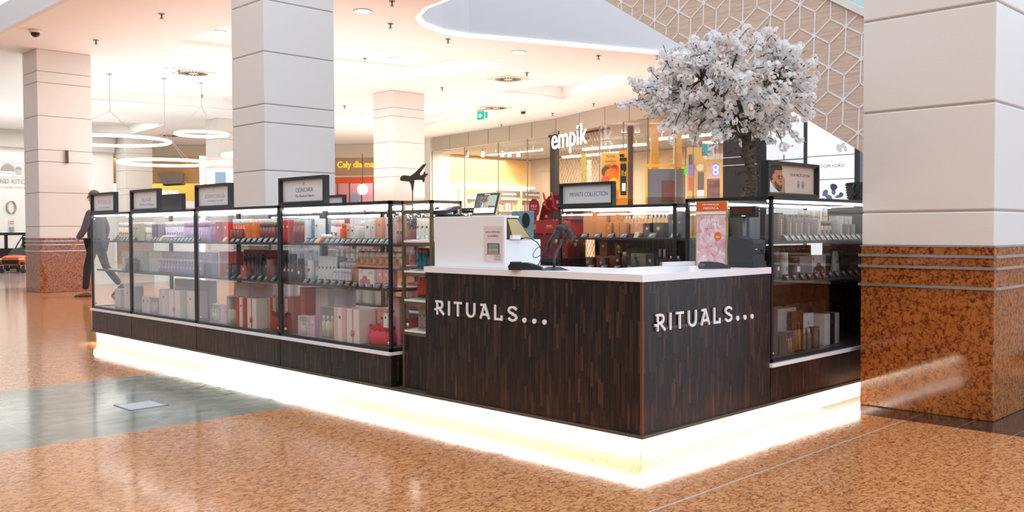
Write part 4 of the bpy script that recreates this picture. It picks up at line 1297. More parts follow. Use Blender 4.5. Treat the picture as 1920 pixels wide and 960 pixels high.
def case(x0, y0, x1, y1, front, shelves, label, back='glass', mid=True, endglass=()):
    """front: 'x-' looks to -X, 'y-' looks to -Y"""
    cx, cy = (x0 + x1) / 2, (y0 + y1) / 2
    e = thing('display_case', label, 'display case', (cx, cy, 0.125))
    w = 0.010
    MB().box(x0 + .001, y0 + .002, .125, x1 - .001, y1 - .002, .323).build('base_cladding', M_wood, e, world=True)
    if front == 'x-':
        MB().rbox(x0 - .02, y0, .323, x1, y1, .345, .002).build('white_ledge', M_white, e, world=True)
    else:
        MB().rbox(x0 - .02, y0 - .02, .323, x1, y1, .345, .002).build('white_ledge', M_white, e, world=True)
    fr = MB()
    zt, zb_ = 1.279, .355
    X0, X1, Y0_, Y1_ = x0 + w, x1 - w, y0 + w, y1 - w
    for x in (X0, X1):
        for y in (Y0_, Y1_):
            tubebox(fr, (x, y, zb_), (x, y, zt), w)
    for z in (zb_, zt):
        tubebox(fr, (X0, Y0_, z), (X0, Y1_, z), w); tubebox(fr, (X1, Y0_, z), (X1, Y1_, z), w)
        tubebox(fr, (X0, Y0_, z), (X1, Y0_, z), w); tubebox(fr, (X0, Y1_, z), (X1, Y1_, z), w)
    fr.build('frame', M_black, e, world=True)
    MB().box(x0 + .004, y0 + .004, .345, x1 - .004, y1 - .004, .360).build('case_floor', mat('case_floor_grey', (.10, .10, .10), .35), e, world=True)
    gt = .005
    if front == 'x-':
        MB().box(x0 + .004, y0 + .02, .365, x0 + .004 + gt, y1 - .02, 1.27).build('front_glass', M_glass, e, world=True)
        if back == 'glass':
            MB().box(x1 - .004 - gt, y0 + .02, .365, x1 - .004, y1 - .02, 1.27).build('back_glass', M_glass, e, world=True)
    else:
        MB().box(x0 + .02, y0 + .004, .365, x1 - .02, y0 + .004 + gt, 1.27).build('front_glass', M_glass, e, world=True)
        if back == 'glass':
            MB().box(x0 + .02, y1 - .004 - gt, .365, x1 - .02, y1 - .004, 1.27).build('back_glass', M_glass, e, world=True)
    if back != 'glass':
        if front == 'x-':
            MB().box(x1 - .012, y0 + .02, .36, x1 - .004, y1 - .02, back).build('back_panel', M_wood, e, world=True)
            MB().box(x1 - .009, y0 + .02, back, x1 - .004, y1 - .02, 1.27).build('back_glass', M_glass, e, world=True)
        else:
            MB().box(x0 + .02, y1 - .012, .36, x1 - .02, y1 - .004, back).build('back_panel', M_wood, e, world=True)
            MB().box(x1 - .012, y0 + .02, .36, x1 - .004, y1 - .02, 1.26).build('back_panel', M_wood, e, world=True)
            MB().box(x0 + .02, y1 - .009, back, x1 - .02, y1 - .004, 1.27).build('back_glass', M_glass, e, world=True)
    for k in endglass:
        if k == 'y0':
            MB().box(x0 + .02, y0 + .004, .365, x1 - .02, y0 + .004 + gt, 1.27).build('side_glass', M_glass, e, world=True)
        if k == 'x0':
            MB().box(x0 + .004, y0 + .02, .365, x0 + .004 + gt, y1 - .02, 1.27).build('side_glass', M_glass, e, world=True)
    for z in shelves:
        s = MB()
        s.box(x0 + .045, y0 + .022, z - .018, x1 - .03, y1 - .022, z - .004)
        sh = s.build('shelf', mat('shelf_dark', (.05, .053, .056), .3), e, world=True)
        g = MB().box(x0 + .04, y0 + .022, z - .004, x1 - .028, y1 - .022, z).build('glass_top', M_shelfglass, sh)
        g.location = -Vector(e.location) * 0
        g.data.transform(Matrix.Translation(-Vector(e.location)))
    ld = MB()
    if front == 'x-':
        for xx in (x0 + .034, x1 - .05):
            ld.box(xx - .009, y0 + .03, 1.254, xx + .009, y1 - .03, 1.267)
    else:
        for yy in (y0 + .034, y1 - .06):
            ld.box(x0 + .03, yy - .009, 1.254, x1 - .03, yy + .009, 1.267)
    ld.build('light_tubes', M_led, e, world=True)
    cl = MB()
    c_pts = [(x0 + .02, y0 + .045), (x0 + .02, y1 - .045)] if front == 'x-' else [(x0 + .045, y0 + .02), (x1 - .045, y0 + .02)]
    for (x, y) in c_pts:
        for z in (.395, 1.225):
            cl.ball((x, y, z), .012, 8, 6)
    cl.build('glass_clamps', M_steel, e, world=True)
    return e


AC = [(1.945, 3.258, 'glass display case under the ODNOWA sign, nearest the counter'), (3.262, 4.572, 'glass display case of red and orange goods under the RÓWNOWAGA sign'),
      (4.576, 5.877, 'glass display case of lilac goods, second from the far left end'), (5.881, 6.83, 'narrow glass display case at the far left end of the kiosk')]
for i, (a, b, l) in enumerate(AC):
    case(0, a, .40, b, 'x-', (1.02, .735), l, endglass=('y0',) if i == 0 else ())
case(1.954, 1.19, 2.42, 2.31, 'x-', (1.045, .80), 'glass display case of orange and black goods under PRIVATE COLLECTION sign', back=1.04)
case(1.195, 0.0, 2.98, 0.58, 'y-', (1.035, .80), 'glass display case of grey goods beside the right column', back=.80, endglass=('x0',))
case(1.98, 3.60, 2.42, 4.68, 'x-', (1.02, .735), 'rear display case seen through the glass behind ODNOWA case')
case(1.98, 4.684, 2.42, 5.76, 'x-', (1.02, .735), 'rear display case at the middle of the far kiosk row')
case(1.98, 5.764, 2.42, 6.83, 'x-', (1.02, .735), 'rear display case at the far left end of the back row')


# ---------------- framed signs on the cases
def frame_sign(name, label, x, y, w, h, z, face, lines, m_panel=M_paper, d=.045, picture=False):
    """face 'x-': spans from y down to y-w ; face 'y-': spans from x to x+w"""
    if face == 'x-':
        o, u, n = Vector((x, y, z)), -YA, -XA
    else:
        o, u, n = Vector((x, y, z)), XA, -YA
    e = thing(name, label, 'sign', o + u * w / 2)
    b = .016

    def P(a, c, dd):
        return o + u * a + ZA * c - n * dd

    def bx(mb, a0, a1, c0, c1, d0, d1):
        p, q = P(a0, c0, d0), P(a1, c1, d1)
        return mb.box(p.x, p.y, p.z, q.x, q.y, q.z)
    fr = MB()
    bx(fr, 0, w, 0, b, 0, d); bx(fr, 0, w, h - b, h, 0, d); bx(fr, 0, b, b, h - b, 0, d); bx(fr, w - b, w, b, h - b, 0, d)
    fr.build('frame', M_black, e, world=True)
    li = MB(); k = .006
    bx(li, b, w - b, b, b + k, .012, d); bx(li, b, w - b, h - b - k, h - b, .012, d)
    li.build('brass_liner', M_brass, e, world=True)
    bx(MB(), b, w - b, b + k, h - b - k, .030, .036).build('panel', m_panel, e, world=True)
    for body, a0, a1, c0, hh, m in lines:
        text('lettering', body, m, P(a0, c0, .0295), u, ZA, a1 - a0, hh, e, ext=.001, bold=-.012)
    return e, P, bx, u, n


M_pale = mat('pale_print', (.52, .55, .60), .6)
frame_sign('framed_sign', 'black framed sign with faint lettering at the far left end', 0, 6.829, .585, .195, 1.29, 'x-', [('INTENCJA', .12, .45, .075, .05, M_pale), ('The Ritual of Yozakura', .13, .42, .045, .014, M_pale)])
frame_sign('framed_sign', 'black framed sign reading BLASK, second from the left', 0, 5.872, .585, .195, 1.29, 'x-', [('BLASK', .20, .40, .085, .035, M_pale), ('The Ritual of Namaste', .15, .45, .05, .018, M_pale)])
frame_sign('framed_sign', 'black framed sign reading RÓWNOWAGA', 0, 4.576, .578, .193, 1.29, 'x-', [('H', .27, .285, .14, .018, M_pale), ('RÓWNOWAGA', .13, .46, .08, .042, M_pale), ('The Ritual of Ayurveda', .17, .43, .05, .018, M_pale)])
frame_sign('framed_sign', 'largest looking black framed sign reading ODNOWA', 0, 3.264, .588, .193, 1.29, 'x-', [('H', .285, .30, .135, .018, M_text), ('ODNOWA', .19, .41, .085, .033, M_text), ('The Ritual of Sakura', .18, .42, .052, .018, M_text)])
frame_sign('framed_sign', 'black framed sign reading PRIVATE COLLECTION', 1.954, 2.306, .545, .182, 1.29, 'x-', [('PRIVATE COLLECTION', .09, .475, .075, .034, M_text)])
frame_sign('framed_sign', 'small black framed sign on the far row behind ODNOWA sign', 2.0, 5.95, .58, .19, 1.29, 'x-', [('HAMMAM', .2, .42, .08, .03, M_text)])
MB_ = MB().rbox(.385, 5.64, 1.29, .43, 6.20, 1.46, .003)
tag(MB_.build('sign_back', M_blackm), 'plain black back of a sign beside the BLASK sign', 'sign')
M_tan = mat('tan_poster', (.60, .47, .38), .5)
e, P, bx, u_, n_ = frame_sign('framed_sign', 'black framed picture sign DLA MĘŻCZYZN with bearded man', 1.158, 0.0, .602, .20, 1.29, 'y-', [('DLA MĘŻCZYZN', .30, .53, .118, .026, mat('brown_print', (.12, .08, .06), .6))], m_panel=M_tan)
# portrait print: head in three-quarter view, built from flat shapes in the picture
M_skin = mat('print_skin', (.52, .20, .07), .55); M_hair = mat('print_hair', (.03, .018, .014), .6); M_skd = mat('print_skin_shadow', (.26, .085, .03), .55)


def pic(poly, dd, m, nm):
    MB().prism([(a, c) for a, c in poly], P(0, 0, dd), u_, ZA, n_, .0006).build(nm, m, e, world=True)


pic([(.022, .024), (.022, .176), (.16, .176), (.235, .10), (.24, .024)], .0292, mat('print_back', (.36, .22, .14), .6), 'picture_ground')
pic([(.022, .024), (.022, .075), (.07, .085), (.11, .05), (.17, .024)], .0285, mat('print_shirt', (.75, .72, .68), .6), 'shirt_print')
pic([(.085, .172), (.175, .172), (.20, .155), (.205, .125), (.212, .10), (.205, .085), (.205, .06), (.19, .035), (.165, .030), (.14, .045), (.12, .075), (.085, .085), (.075, .12)], .0278, M_skin, 'face_print')
pic([(.05, .11), (.055, .15), (.08, .176), (.19, .178), (.205, .155), (.17, .15), (.12, .15), (.105, .125), (.10, .10), (.085, .09)], .0270, M_hair, 'hair_print')
pic([(.115, .075), (.125, .09), (.15, .07), (.18, .062), (.203, .066), (.20, .05), (.188, .034), (.165, .029), (.14, .042)], .0270, mat('print_beard', (.10, .045, .025), .6), 'beard_print')
pic([(.145, .118), (.175, .122), (.175, .116), (.147, .111)], .0262, M_hair, 'brow_print'); pic([(.187, .12), (.203, .117), (.203, .112), (.187, .114)], .0262, M_hair, 'brow_print')
pic([(.152, .108), (.172, .108), (.168, .102), (.155, .102)], .0262, M_hair, 'eye_print'); pic([(.188, .106), (.202, .106), (.2, .101), (.19, .101)], .0262, M_hair, 'eye_print')
pic([(.178, .105), (.192, .08), (.176, .082)], .0262, M_skd, 'nose_print'); pic([(.165, .066), (.195, .068), (.193, .060), (.168, .059)], .0258, M_skd, 'mouth_print')
pic([(.088, .11), (.096, .13), (.106, .125), (.103, .105), (.095, .095)], .0258, mat('print_ear', (.6, .26, .10), .55), 'ear_print')
for aa in (.395, .45):
    MB().tube([P(aa + .012 * math.cos(k * PI / 6), .075 + .022 * math.sin(k * PI / 6), .0285) for k in range(12)], .0012, 4, closed=True).build('oval_mark', M_text, e, world=True)
    pic([(aa - .005, .065), (aa - .005, .08), (aa + .005, .08), (aa + .005, .065)], .0285, M_text, 'oval_fill')
# woven basket beside
e = thing('woven_basket', 'black woven basket on the right case beside the column', 'basket', (2.76, .20, 1.29))
MB().lathe([(.075, 0), (.085, .02), (.095, .07), (.10, .13), (.10, .134), (.09, .134), (.085, .07), (.07, .01)], 20, cap=False).lathe([(.07, 0), (.07, .01)], 20).build('body', M_blackm, e)
kb = MB()
for r in range(7):
    for k in range(20):
        a = 2 * PI * (k + .5 * (r % 2)) / 20; rr = .086 + .014 * r / 6 + .002
        kb.ball((rr * math.cos(a), rr * math.sin(a), .012 + r * .018), .0052, 6, 4)
kb.build('woven_knots', mat('weave_gloss', (.03, .03, .03), .3), e)
hd = MB().tube([(-.10, 0, .12), (-.125, 0, .09), (-.118, 0, .05), (-.09, 0, .03)], .008, 6)
hd.build('handle', M_black, e)

# ---------------- brass shelving tower between case and counter
BX0, BX1, BY0, BY1 = .056, .30, 1.612, 1.900
bs = thing('brass_shelf_tower', 'brass framed shelf tower with fretwork back between case and counter', 'shelf', ((BX0 + BX1) / 2, (BY0 + BY1) / 2, .125))
fr = MB()
for x in (BX0 + .009, BX1 - .009):
    for y in (BY0 + .009, BY1 - .009):
        fr.box(x - .009, y - .009, .125, x + .009, y + .009, 1.285)
for z in (1.276,):
    for x in (BX0 + .009, BX1 - .009):
        fr.box(x - .009, BY0, z - .009, x + .009, BY1, z + .009)
    for y in (BY0 + .009, BY1 - .009):
        fr.box(BX0, y - .009, z - .009, BX1, y + .009, z + .009)
fr.build('brass_frame', M_brass, bs, world=True)
BZ = [1.036, .850, .672, .482]
for z in BZ:
    MB().box(BX0 + .002, BY0 + .018, z - .026, BX1, BY1 - .018, z - .008).build('shelf_rail', M_brass, bs, world=True)
    MB().add([(BX0 + .0, BY0 + .02, z - .006), (BX0 + .0, BY1 - .02, z - .006), (BX1 - .02, BY1 - .02, z + .010), (BX1 - .02, BY0 + .02, z + .010),
              (BX0 + .0, BY0 + .02, z + .006), (BX0 + .0, BY1 - .02, z + .006), (BX1 - .02, BY1 - .02, z + .016), (BX1 - .02, BY0 + .02, z + .016)],
             [(0, 1, 2, 3), (7, 6, 5, 4), (0, 1, 5, 4), (1, 2, 6, 5), (2, 3, 7, 6), (3, 0, 4, 7)]).build('white_tray', mat('tray_white', (.80, .82, .80), .2), bs, world=True)
MB().box(BX0 + .002, BY0 + .018, 1.205, BX0 + .02, BY1 - .018, 1.225).build('top_rail', M_brass, bs, world=True)
MB().box(BX0 + .006, BY0 + .018, .125, BX0 + .03, BY1 - .018, .456).build('lower_cladding', M_wood, bs, world=True)
MB().box(BX0 + .012, BY0 + .02, .49, BX0 + .017, BY1 - .02, 1.20).build('front_glass', M_glass, bs, world=True)
MB().box(BX0 + .06, BY0 + .03, 1.250, BX1 - .04, BY1 - .03, 1.264).build('light_tube', M_led, bs, world=True)
# square Greek-key fretwork at the back
fw = MB()
x = BX1 - .012


def fret(mb, P0, du, dv, nu, nv_, s, w=.0035):
    for i in range(nu):
        for j in range(nv_):
            q = P0 + du * (i * s) + dv * (j * s)
            segs = [((0, 0), (1, 0)), ((0, 0), (0, .66)), ((.33, .33), (.33, 1)), ((.33, .33), (.66, .33)), ((.66, .33), (.66, .66))] if (i + j) % 2 == 0 else \
                [((0, 0), (0, 1)), ((0, .66), (.66, .66)), ((.33, 0), (.33, .33)), ((.33, .33), (1, .33)), ((.66, .66), (.66, 1))]
            for a, b in segs:
                A = q + du * (a[0] * s) + dv * (a[1] * s); B = q + du * (b[0] * s) + dv * (b[1] * s)
                lo = Vector((min(A.x, B.x) - w, min(A.y, B.y) - w, min(A.z, B.z) - w)); hi = Vector((max(A.x, B.x) + w, max(A.y, B.y) + w, max(A.z, B.z) + w))
                mb.box(lo.x, lo.y, lo.z, hi.x, hi.y, hi.z)


fret(fw, Vector((x, BY0 + .02, .50)), YA, ZA, 7, 19, .036)
fw.build('fretwork_panel', M_black, bs, world=True)
cl = MB()
for z in (.52, 1.185):
    for y in (BY0 + .045, BY1 - .045):
        cl.ball((BX0 + .008, y, z), .011, 8, 6)
cl.build('glass_clamps', M_steel, bs, world=True)
# aeroplane silhouette on a thin rod
e = thing('aeroplane_topper', 'flat bronze aeroplane silhouette on a thin rod above the shelf tower', 'decoration', (.075, 1.78, 1.222))
pl = [(0, .035), (.012, .048), (.03, .052), (.085, .046), (.12, .060), (.185, .098), (.205, .100), (.202, .092), (.155, .052), (.165, .044), (.185, .050), (.190, .062), (.198, .060), (.200, .050), (.222, .052), (.215, .044), (.195, .030), (.190, .012), (.182, .010), (.176, .022),
      (.115, .024), (.104, -.03), (.097, -.032), (.088, .005), (.075, .018), (.03, .022), (.006, .026)]
o_ = on(0, .075, 750, 335)
sc_ = abs(on(0, .075, 803, 335).y - o_.y) / .222
MB().prism([(a * sc_, c * sc_) for a, c in pl], (.073, o_.y, o_.z - .036 * sc_), (0, -1, 0), (0, 0, 1), (1, 0, 0), .004).build('aeroplane', mat('bronze_plate', (.07, .042, .022), .45, metal=.3), e, world=True)
rx = o_.y - .10 * sc_
MB().tube([(.075, rx, 1.222), (.075, rx, o_.z - .05 * sc_)], .0035, 6).build('rod', _mats['bronze_plate'], e, world=True)

# ---------------- counter
ct = thing('sales_counter', 'L-shaped dark wood clad sales counter with white lettering on two sides', 'counter', (0.3, .3, .125))
MB().prism([(0, 0), (1.185, 0), (1.185, .54), (.50, .54), (.50, 1.604), (0, 1.604)], (0, 0, .125), XA, YA, ZA, .73).build('wood_cladding', M_wood, ct, world=True)
MB().rbox(-.006, -.006, .125, .008, .008, .855, .002).build('corner_strip', mat('copper_wood_strip', (.16, .05, .02), .35, metal=.2), ct, world=True)
wt = MB().prism([(-.012, -.012), (1.171, -.012), (1.171, .565), (.52, .565), (.52, 1.604), (-.012, 1.604)], (0, 0, .855), XA, YA, ZA, .035)
wt = wt.build('worktop', M_white, ct, world=True)
tag_w = None


def stroke_letters(parent, face, m):
    H, T = .084, .0125
    pos = {'R': (0, .076), 'I': (.114, .130), 'T': (.168, .232), 'U': (.272, .346), 'A': (.386, .464), 'L': (.502, .565), 'S': (.608, .678)}
    if face == 'x-':
        o, u, n = Vector((0, 1.503, .610)), -YA, -XA
    else:
        o, u, n = Vector((.093, 0, .613)), XA, -YA
    arc = lambda cx, cy, rx, ry, a0, a1, k=10: [(cx + rx * math.cos(math.radians(a0 + (a1 - a0) * i / k)), cy + ry * math.sin(math.radians(a0 + (a1 - a0) * i / k))) for i in range(k + 1)]
    h = T / 2
    for ch, (a, b) in pos.items():
        w = b - a
        if ch == 'R':
            L_ = [[(.018, h), (.018, H - h)], [(.0, H * .36), (.018, H * .36)], [(.010, H - h)] + arc(w * .58, H * .70, w * .26, H * .30 - h, 90, -90) + [(.018, H * .40 + h)], [(w * .50, H * .42), (w - .004, h)]]
        elif ch == 'I':
            L_ = [[(w / 2, h), (w / 2, H - h)]]
        elif ch == 'T':
            L_ = [[(h, H - h), (w - h, H - h)], [(w / 2, h), (w / 2, H - h)]]
        elif ch == 'U':
            L_ = [[(h, H - h)] + arc(w / 2, H * .38, w / 2 - h, H * .38 - h, 180, 360) + [(w - h, H - h)]]
        elif ch == 'A':
            L_ = [[(h, h), (w * .47, H - h)], [(w * .16, H - h), (w * .52, H - h)], [(w * .5, H - h), (w - h, h)], [(w * .25, H * .30), (w * .78, H * .30)]]
        elif ch == 'L':
            L_ = [[(h, H - h), (h, h), (w - h, h), (w - h, H * .26)]]
        else:
            L_ = [arc(w / 2, H * .73, w / 2 - h, H * .27 - h, 30, 90, 4) + arc(w / 2, H * .73, w / 2 - h, H * .27 - h, 90, 270, 9)[1:] + arc(w / 2, H * .27, w / 2 - h, H * .27 - h, 90, -90, 9)[0:] + arc(w / 2, H * .27, w / 2 - h, H * .27 - h, -90, -150, 4)[1:]]
        mb = MB()
        for si_, pl_ in enumerate(L_):
            q_ = [Vector(pl_[0])]
            for p_ in pl_[1:]:
                if (Vector(p_) - q_[-1]).length > 1e-5:
                    q_.append(Vector(p_))
            lft, rgt = [], []
            for i_, p_ in enumerate(q_):
                d0 = (q_[i_] - q_[i_ - 1]).normalized() if i_ else (q_[1] - q_[0]).normalized()
                d1 = (q_[i_ + 1] - q_[i_]).normalized() if i_ < len(q_) - 1 else d0
                n0, n1 = Vector((-d0.y, d0.x)), Vector((-d1.y, d1.x))
                mv_ = (n0 + n1).normalized(); sc = h / max(.35, mv_.dot(n0))
                ext_ = -d1 * h if i_ == 0 else (d0 * h if i_ == len(q_) - 1 else Vector((0, 0)))
                lft.append(p_ + mv_ * sc + ext_); rgt.append(p_ - mv_ * sc + ext_)
            for i_ in range(len(q_) - 1):
                quad = [rgt[i_], rgt[i_ + 1], lft[i_ + 1], lft[i_]]
                fs_ = [(0, 1, 2, 3), (7, 6, 5, 4), (0, 4, 5, 1), (2, 6, 7, 3)]
                if i_ == 0:
                    fs_.append((0, 3, 7, 4))
                if i_ == len(q_) - 2:
                    fs_.append((1, 5, 6, 2))
                f0_, f1_ = .004, .012 + .0004 * si_
                mb.add([o + u * (a + k_.x) + ZA * k_.y + n * f0_ for k_ in quad] + [o + u * (a + k_.x) + ZA * k_.y + n * f1_ for k_ in quad], fs_)
        mb.build('letter', m, parent, world=True)
    for a, b in ((.720, .746), (.792, .820), (.866, .893)):
        r = .0135
        MB().prism([(r * math.cos(k * PI / 10), r * math.sin(k * PI / 10)) for k in range(20)], o + u * (a + b) / 2 + ZA * r + n * .004, u, ZA, n, .008).build('dot', m, parent, world=True)
    p, q = o + n * .0005 + ZA * .004, o + u * .90 + n * .006 + ZA * .018
    MB().box(p.x, p.y, p.z, q.x, q.y, q.z).build('mounting_rail', mat('rail_smoke', (.035, .035, .04), .2), parent, world=True)


M_letter = mat('letter_white', (.86, .85, .85), .35)
ls = thing('counter_lettering', 'raised white letters with three dots on the left counter face', 'lettering', (-.006, 1.05, .61))
stroke_letters(ls, 'x-', M_letter)
ls = thing('counter_lettering', 'raised white letters with three dots on the right counter face', 'lettering', (.55, -.006, .61))
stroke_letters(ls, 'y-', M_letter)

# ---------------- things on the counter
# white till hood
e = thing('till_hood', 'white till hood with printed notice standing on the counter', 'till cabinet', (.18, 1.25, .89))
MB().rbox(.055, .985, .89, .075, 1.585, 1.183, .004).build('front_panel', M_white, e, world=True)
MB().rbox(.075, .985, .89, .345, 1.585, 1.05, .004).build('lower_box', M_white, e, world=True)
MB().rbox(.075, 1.565, 1.05, .16, 1.585, 1.183, .003).build('side_cheek', M_white, e, world=True)
MB().rbox(.075, .985, 1.17, .17, 1.585, 1.183, .003).build('top_shelf', M_white, e, world=True)
nt_ = thing('printed_notice', 'pink printed notice with a smartphone picture on the white till hood', 'notice', (.054, 1.08, .92))
o_ = on(0, .054, 907, 424); q_ = on(0, .054, 942, 492)
W_, H_ = o_.y - q_.y, o_.z - q_.z
NP = lambda a, c, d: Vector((.054 - d, o_.y - a * W_, q_.z + c * H_))


def nbox(a0, a1, c0, c1, d, m, nm):
    p, q = NP(a0, c0, d), NP(a1, c1, d + .0005)
    return MB().box(p.x, p.y, p.z, q.x, q.y, q.z).build(nm, m, nt_, world=True)


nbox(0, 1, .0, 1, 0, mat('notice_pink', (.74, .62, .59), .5), 'sheet')
nbox(.2, .85, .22, .52, .0006, M_blackm, 'phone_print')
nbox(.24, .81, .22, .50, .0012, mat('phone_mid', (.32, .27, .25), .4), 'phone_screen')
nbox(.24, .81, .36, .46, .0018, mat('phone_teal', (.15, .30, .34), .4), 'phone_sky')
nbox(.24, .81, .31, .36, .0018, mat('phone_sand', (.62, .34, .16), .4), 'phone_sand_band')
text('lettering', 'Jeszcze więcej tego,', M_text, NP(.12, .80, .001), -YA, ZA, W_ * .78, H_ * .07, nt_, ext=.0005)
text('lettering', 'co uwielbiasz.', M_text, NP(.22, .70, .001), -YA, ZA, W_ * .6, H_ * .065, nt_, ext=.0005)
for k in range(3):
    nbox(.55, .92, .06 + k * .05, .075 + k * .05, .0006, M_text, 'small_print')
nbox(0, 1, .205, .212, .0006, M_text, 'rule')


def tablet(name, label, loc, rz, tilt, w, h, lit):
    e = thing(name, label, 'tablet', loc, rz)
    R = Matrix.Rotation(tilt, 4, 'X')

    def rot(mb):
        mb.v = [R @ p for p in mb.v]
        return mb
    rot(MB().rbox(-w / 2, 0, 0, w / 2, .014, h, .006)).build('gold_case', M_gold, e)
    rot(MB().rbox(-w / 2 + .008, -.003, .008, w / 2 - .008, .001, h - .008, .002)).build('black_bezel', M_black, e)
    s = rot(MB().box(-w / 2 + .020, -.0042, .018, w / 2 - .020, -.003, h - .022)).build('screen', mat('tablet_dark_picture', (.06, .07, .06), .2, emit=.25, ecol=(.12, .14, .10)), e)
    if lit:
        rot(MB().box(-w / 2 + .020, -.0050, .018, w / 2 - .020, -.0042, h * .33)).build('screen_white_area', mat('tablet_white', (.9, .92, 1), .3, emit=.8), s)
        rot(MB().add([(.0, -.0048, h * .45), (w / 2 - .02, -.0048, h * .40), (w / 2 - .02, -.0048, h - .022), (.025, -.0048, h - .022)], [(0, 1, 2, 3)])).build('screen_pale_wall', mat('tablet_sage', (.35, .40, .30), .3, emit=.35, ecol=(.5, .58, .44)), s)
        for k in range(26):
            a, c = random.uniform(-.06, .02), random.uniform(h * .55, h * .85)
            rot(MB().ball((a, -.0052, c), random.uniform(.0025, .006), 6, 4)).build('blossom_dot', mat('tablet_dot%d' % (k % 3), ((.5, .3, .25), (.45, .38, .12), (.6, .55, .5))[k % 3], .4, emit=.2), s)
        for k, (a, hh, c) in enumerate(((-.045, .02, (.25, .35, .3)), (-.03, .03, (.75, .8, .85)), (-.012, .035, (.55, .45, .45)), (.004, .028, (.7, .45, .3)), (.02, .035, (.75, .5, .15)))):
            rot(MB().box(a, -.0052, h * .33, a + .012, -.0048, h * .33 + hh)).build('product_picture', mat('tabp%d' % k, c, .4, emit=.25), s)
        rot(MB().box(-.028, -.0052, h - .020, .028, -.0042, h - .014)).build('caption', M_textw, s)
    MB().box(-.03, .01, 0, .03, .05, .004).box(-.012, .03, 0, .012, .05, h * .55).build('stand', mat('tablet_stand', (.8, .8, .82), .3), e)
    return e


tablet('tablet', 'gold cased tablet with lit screen tilted on top of the white till hood', (.12, 1.225, 1.184), -PI / 2 - .12, -.28, .235, .145, True)
e = thing('rear_tablet', 'gold tablet seen from behind leaning over the till box', 'tablet', (.21, 1.02, 1.05))
MB().add([(.075, .98, 1.165), (.15, .98, 1.165), (.26, .98, 1.052), (.12, .98, 1.052), (.085, 1.20, 1.165), (.16, 1.20, 1.165), (.27, 1.20, 1.052), (.13, 1.20, 1.052)],
         [(0, 1, 2, 3), (7, 6, 5, 4), (0, 1, 5, 4), (1, 2, 6, 5), (2, 3, 7, 6), (3, 0, 4, 7)]).build('gold_case', M_gold, e, world=True)
MB().add([(.262, .99, 1.060), (.152, .99, 1.172), (.152, 1.19, 1.172), (.262, 1.19, 1.060), (.266, .99, 1.062), (.156, .99, 1.174), (.156, 1.19, 1.174), (.266, 1.19, 1.062)],
         [(0, 1, 2, 3), (7, 6, 5, 4), (0, 1, 5, 4), (1, 2, 6, 5), (2, 3, 7, 6), (3, 0, 4, 7)]).build('screen', M_black, e, world=True)
tag(MB().rbox(.09, .955, 1.051, .16, .98, 1.075, .003).build('white_card_box', M_white), 'tiny white box on the till box beside the rear tablet', 'box')
# black pad device on top left of hood
e = thing('handheld_scanner_dock', 'flat black device lying on the left end of the white till hood', 'device', (.14, 1.60, 1.20))
MB().rbox(.09, 1.50, 1.184, .20, 1.60, 1.20, .003).build('foot', M_black, e, world=True)
MB().add([(.08, 1.50, 1.20), (.08, 1.64, 1.20), (.21, 1.66, 1.235), (.21, 1.52, 1.235), (.08, 1.505, 1.222), (.08, 1.635, 1.222), (.21, 1.65, 1.25), (.21, 1.53, 1.25)],
         [(0, 1, 2, 3), (7, 6, 5, 4), (0, 1, 5, 4), (1, 2, 6, 5), (2, 3, 7, 6), (3, 0, 4, 7)]).build('body', M_dgrey, e, world=True)


def pay_terminal(label, loc, rz, s=1.0):
    e = thing('payment_terminal', label, 'payment terminal', loc, rz)
    sec = [(-.085, .0, .018), (-.085, .0, .022), (-.03, .0, .04), (.03, .0, .034), (.095, .0, .018)]
    mb = MB()
    w = .04 * s
    pr_ = [(-.085, 0), (.10, 0), (.10, .016), (.02, .040), (-.075, .040), (-.09, .02)]
    mb.prism([(a * s, b * s) for a, b in pr_], (0, -w, 0), XA, ZA, YA, 2 * w)
    mb.build('body', M_black, e)
    MB().rbox(-.08 * s, -w * .8, .036 * s, -.02 * s, w * .8, .046 * s, .003).build('privacy_hood', M_dgrey, e)
    MB().rbox(-.012 * s, -w * .75, .034 * s, .02 * s, w * .75, .0425 * s, .002).build('screen', mat('term_screen', (.06, .07, .07), .12), e)
    kp = MB()
    for i in range(3):
        for j in range(4):
            y = (-.024 + i * .024) * s; x = (.034 + j * .014) * s; z = (.0385 - (x / s - .02) * .3) * s
            kp.box(x, y - .008 * s, z - .004, x + .009 * s, y + .008 * s, z + .002)
    kp.build('keys', M_dgrey, e)
    return e


pay_terminal('black card payment terminal lying right of the white till hood', (.025, .80, .89), -PI / 4 - .15, .95)
pay_terminal('black card payment terminal lying beside the receipt printer', (.80, .125, .89), -PI / 4 + .3, .85)
# barcode scanner on gooseneck
e = thing('barcode_scanner', 'black barcode scanner on a gooseneck stand with coiled cable', 'scanner', (.12, .68, .89))
B0 = Vector((.10, .655, .89))
R45 = Matrix.Rotation(-PI / 4 + .1, 4, 'Z')
mb = MB().add([(-.075, -.055, 0), (.075, -.055, 0), (.075, .055, 0), (-.075, .055, 0), (-.03, -.02, .018), (.03, -.02, .018), (.03, .02, .018), (-.03, .02, .018)],
              [(0, 3, 2, 1), (4, 5, 6, 7), (0, 1, 5, 4), (1, 2, 6, 5), (2, 3, 7, 6), (3, 0, 4, 7)])
mb.v = [R45 @ p + B0 for p in mb.v]
mb.build('base', M_black, e, world=True)
rt = Vector((.71, -.70, 0))   # image right on the ground
NK = [B0 + ZA * .018, B0 + ZA * .05, B0 + ZA * .075 + rt * .003, B0 + ZA * .105 + rt * .018, B0 + ZA * .135 + rt * .035, B0 + ZA * .165 + rt * .04]
MB().tube(NK, .0065, 8).build('gooseneck', mat('gooseneck', (.05, .05, .055), .35), e, world=True)
TP = B0 + ZA * .195 + rt * .038
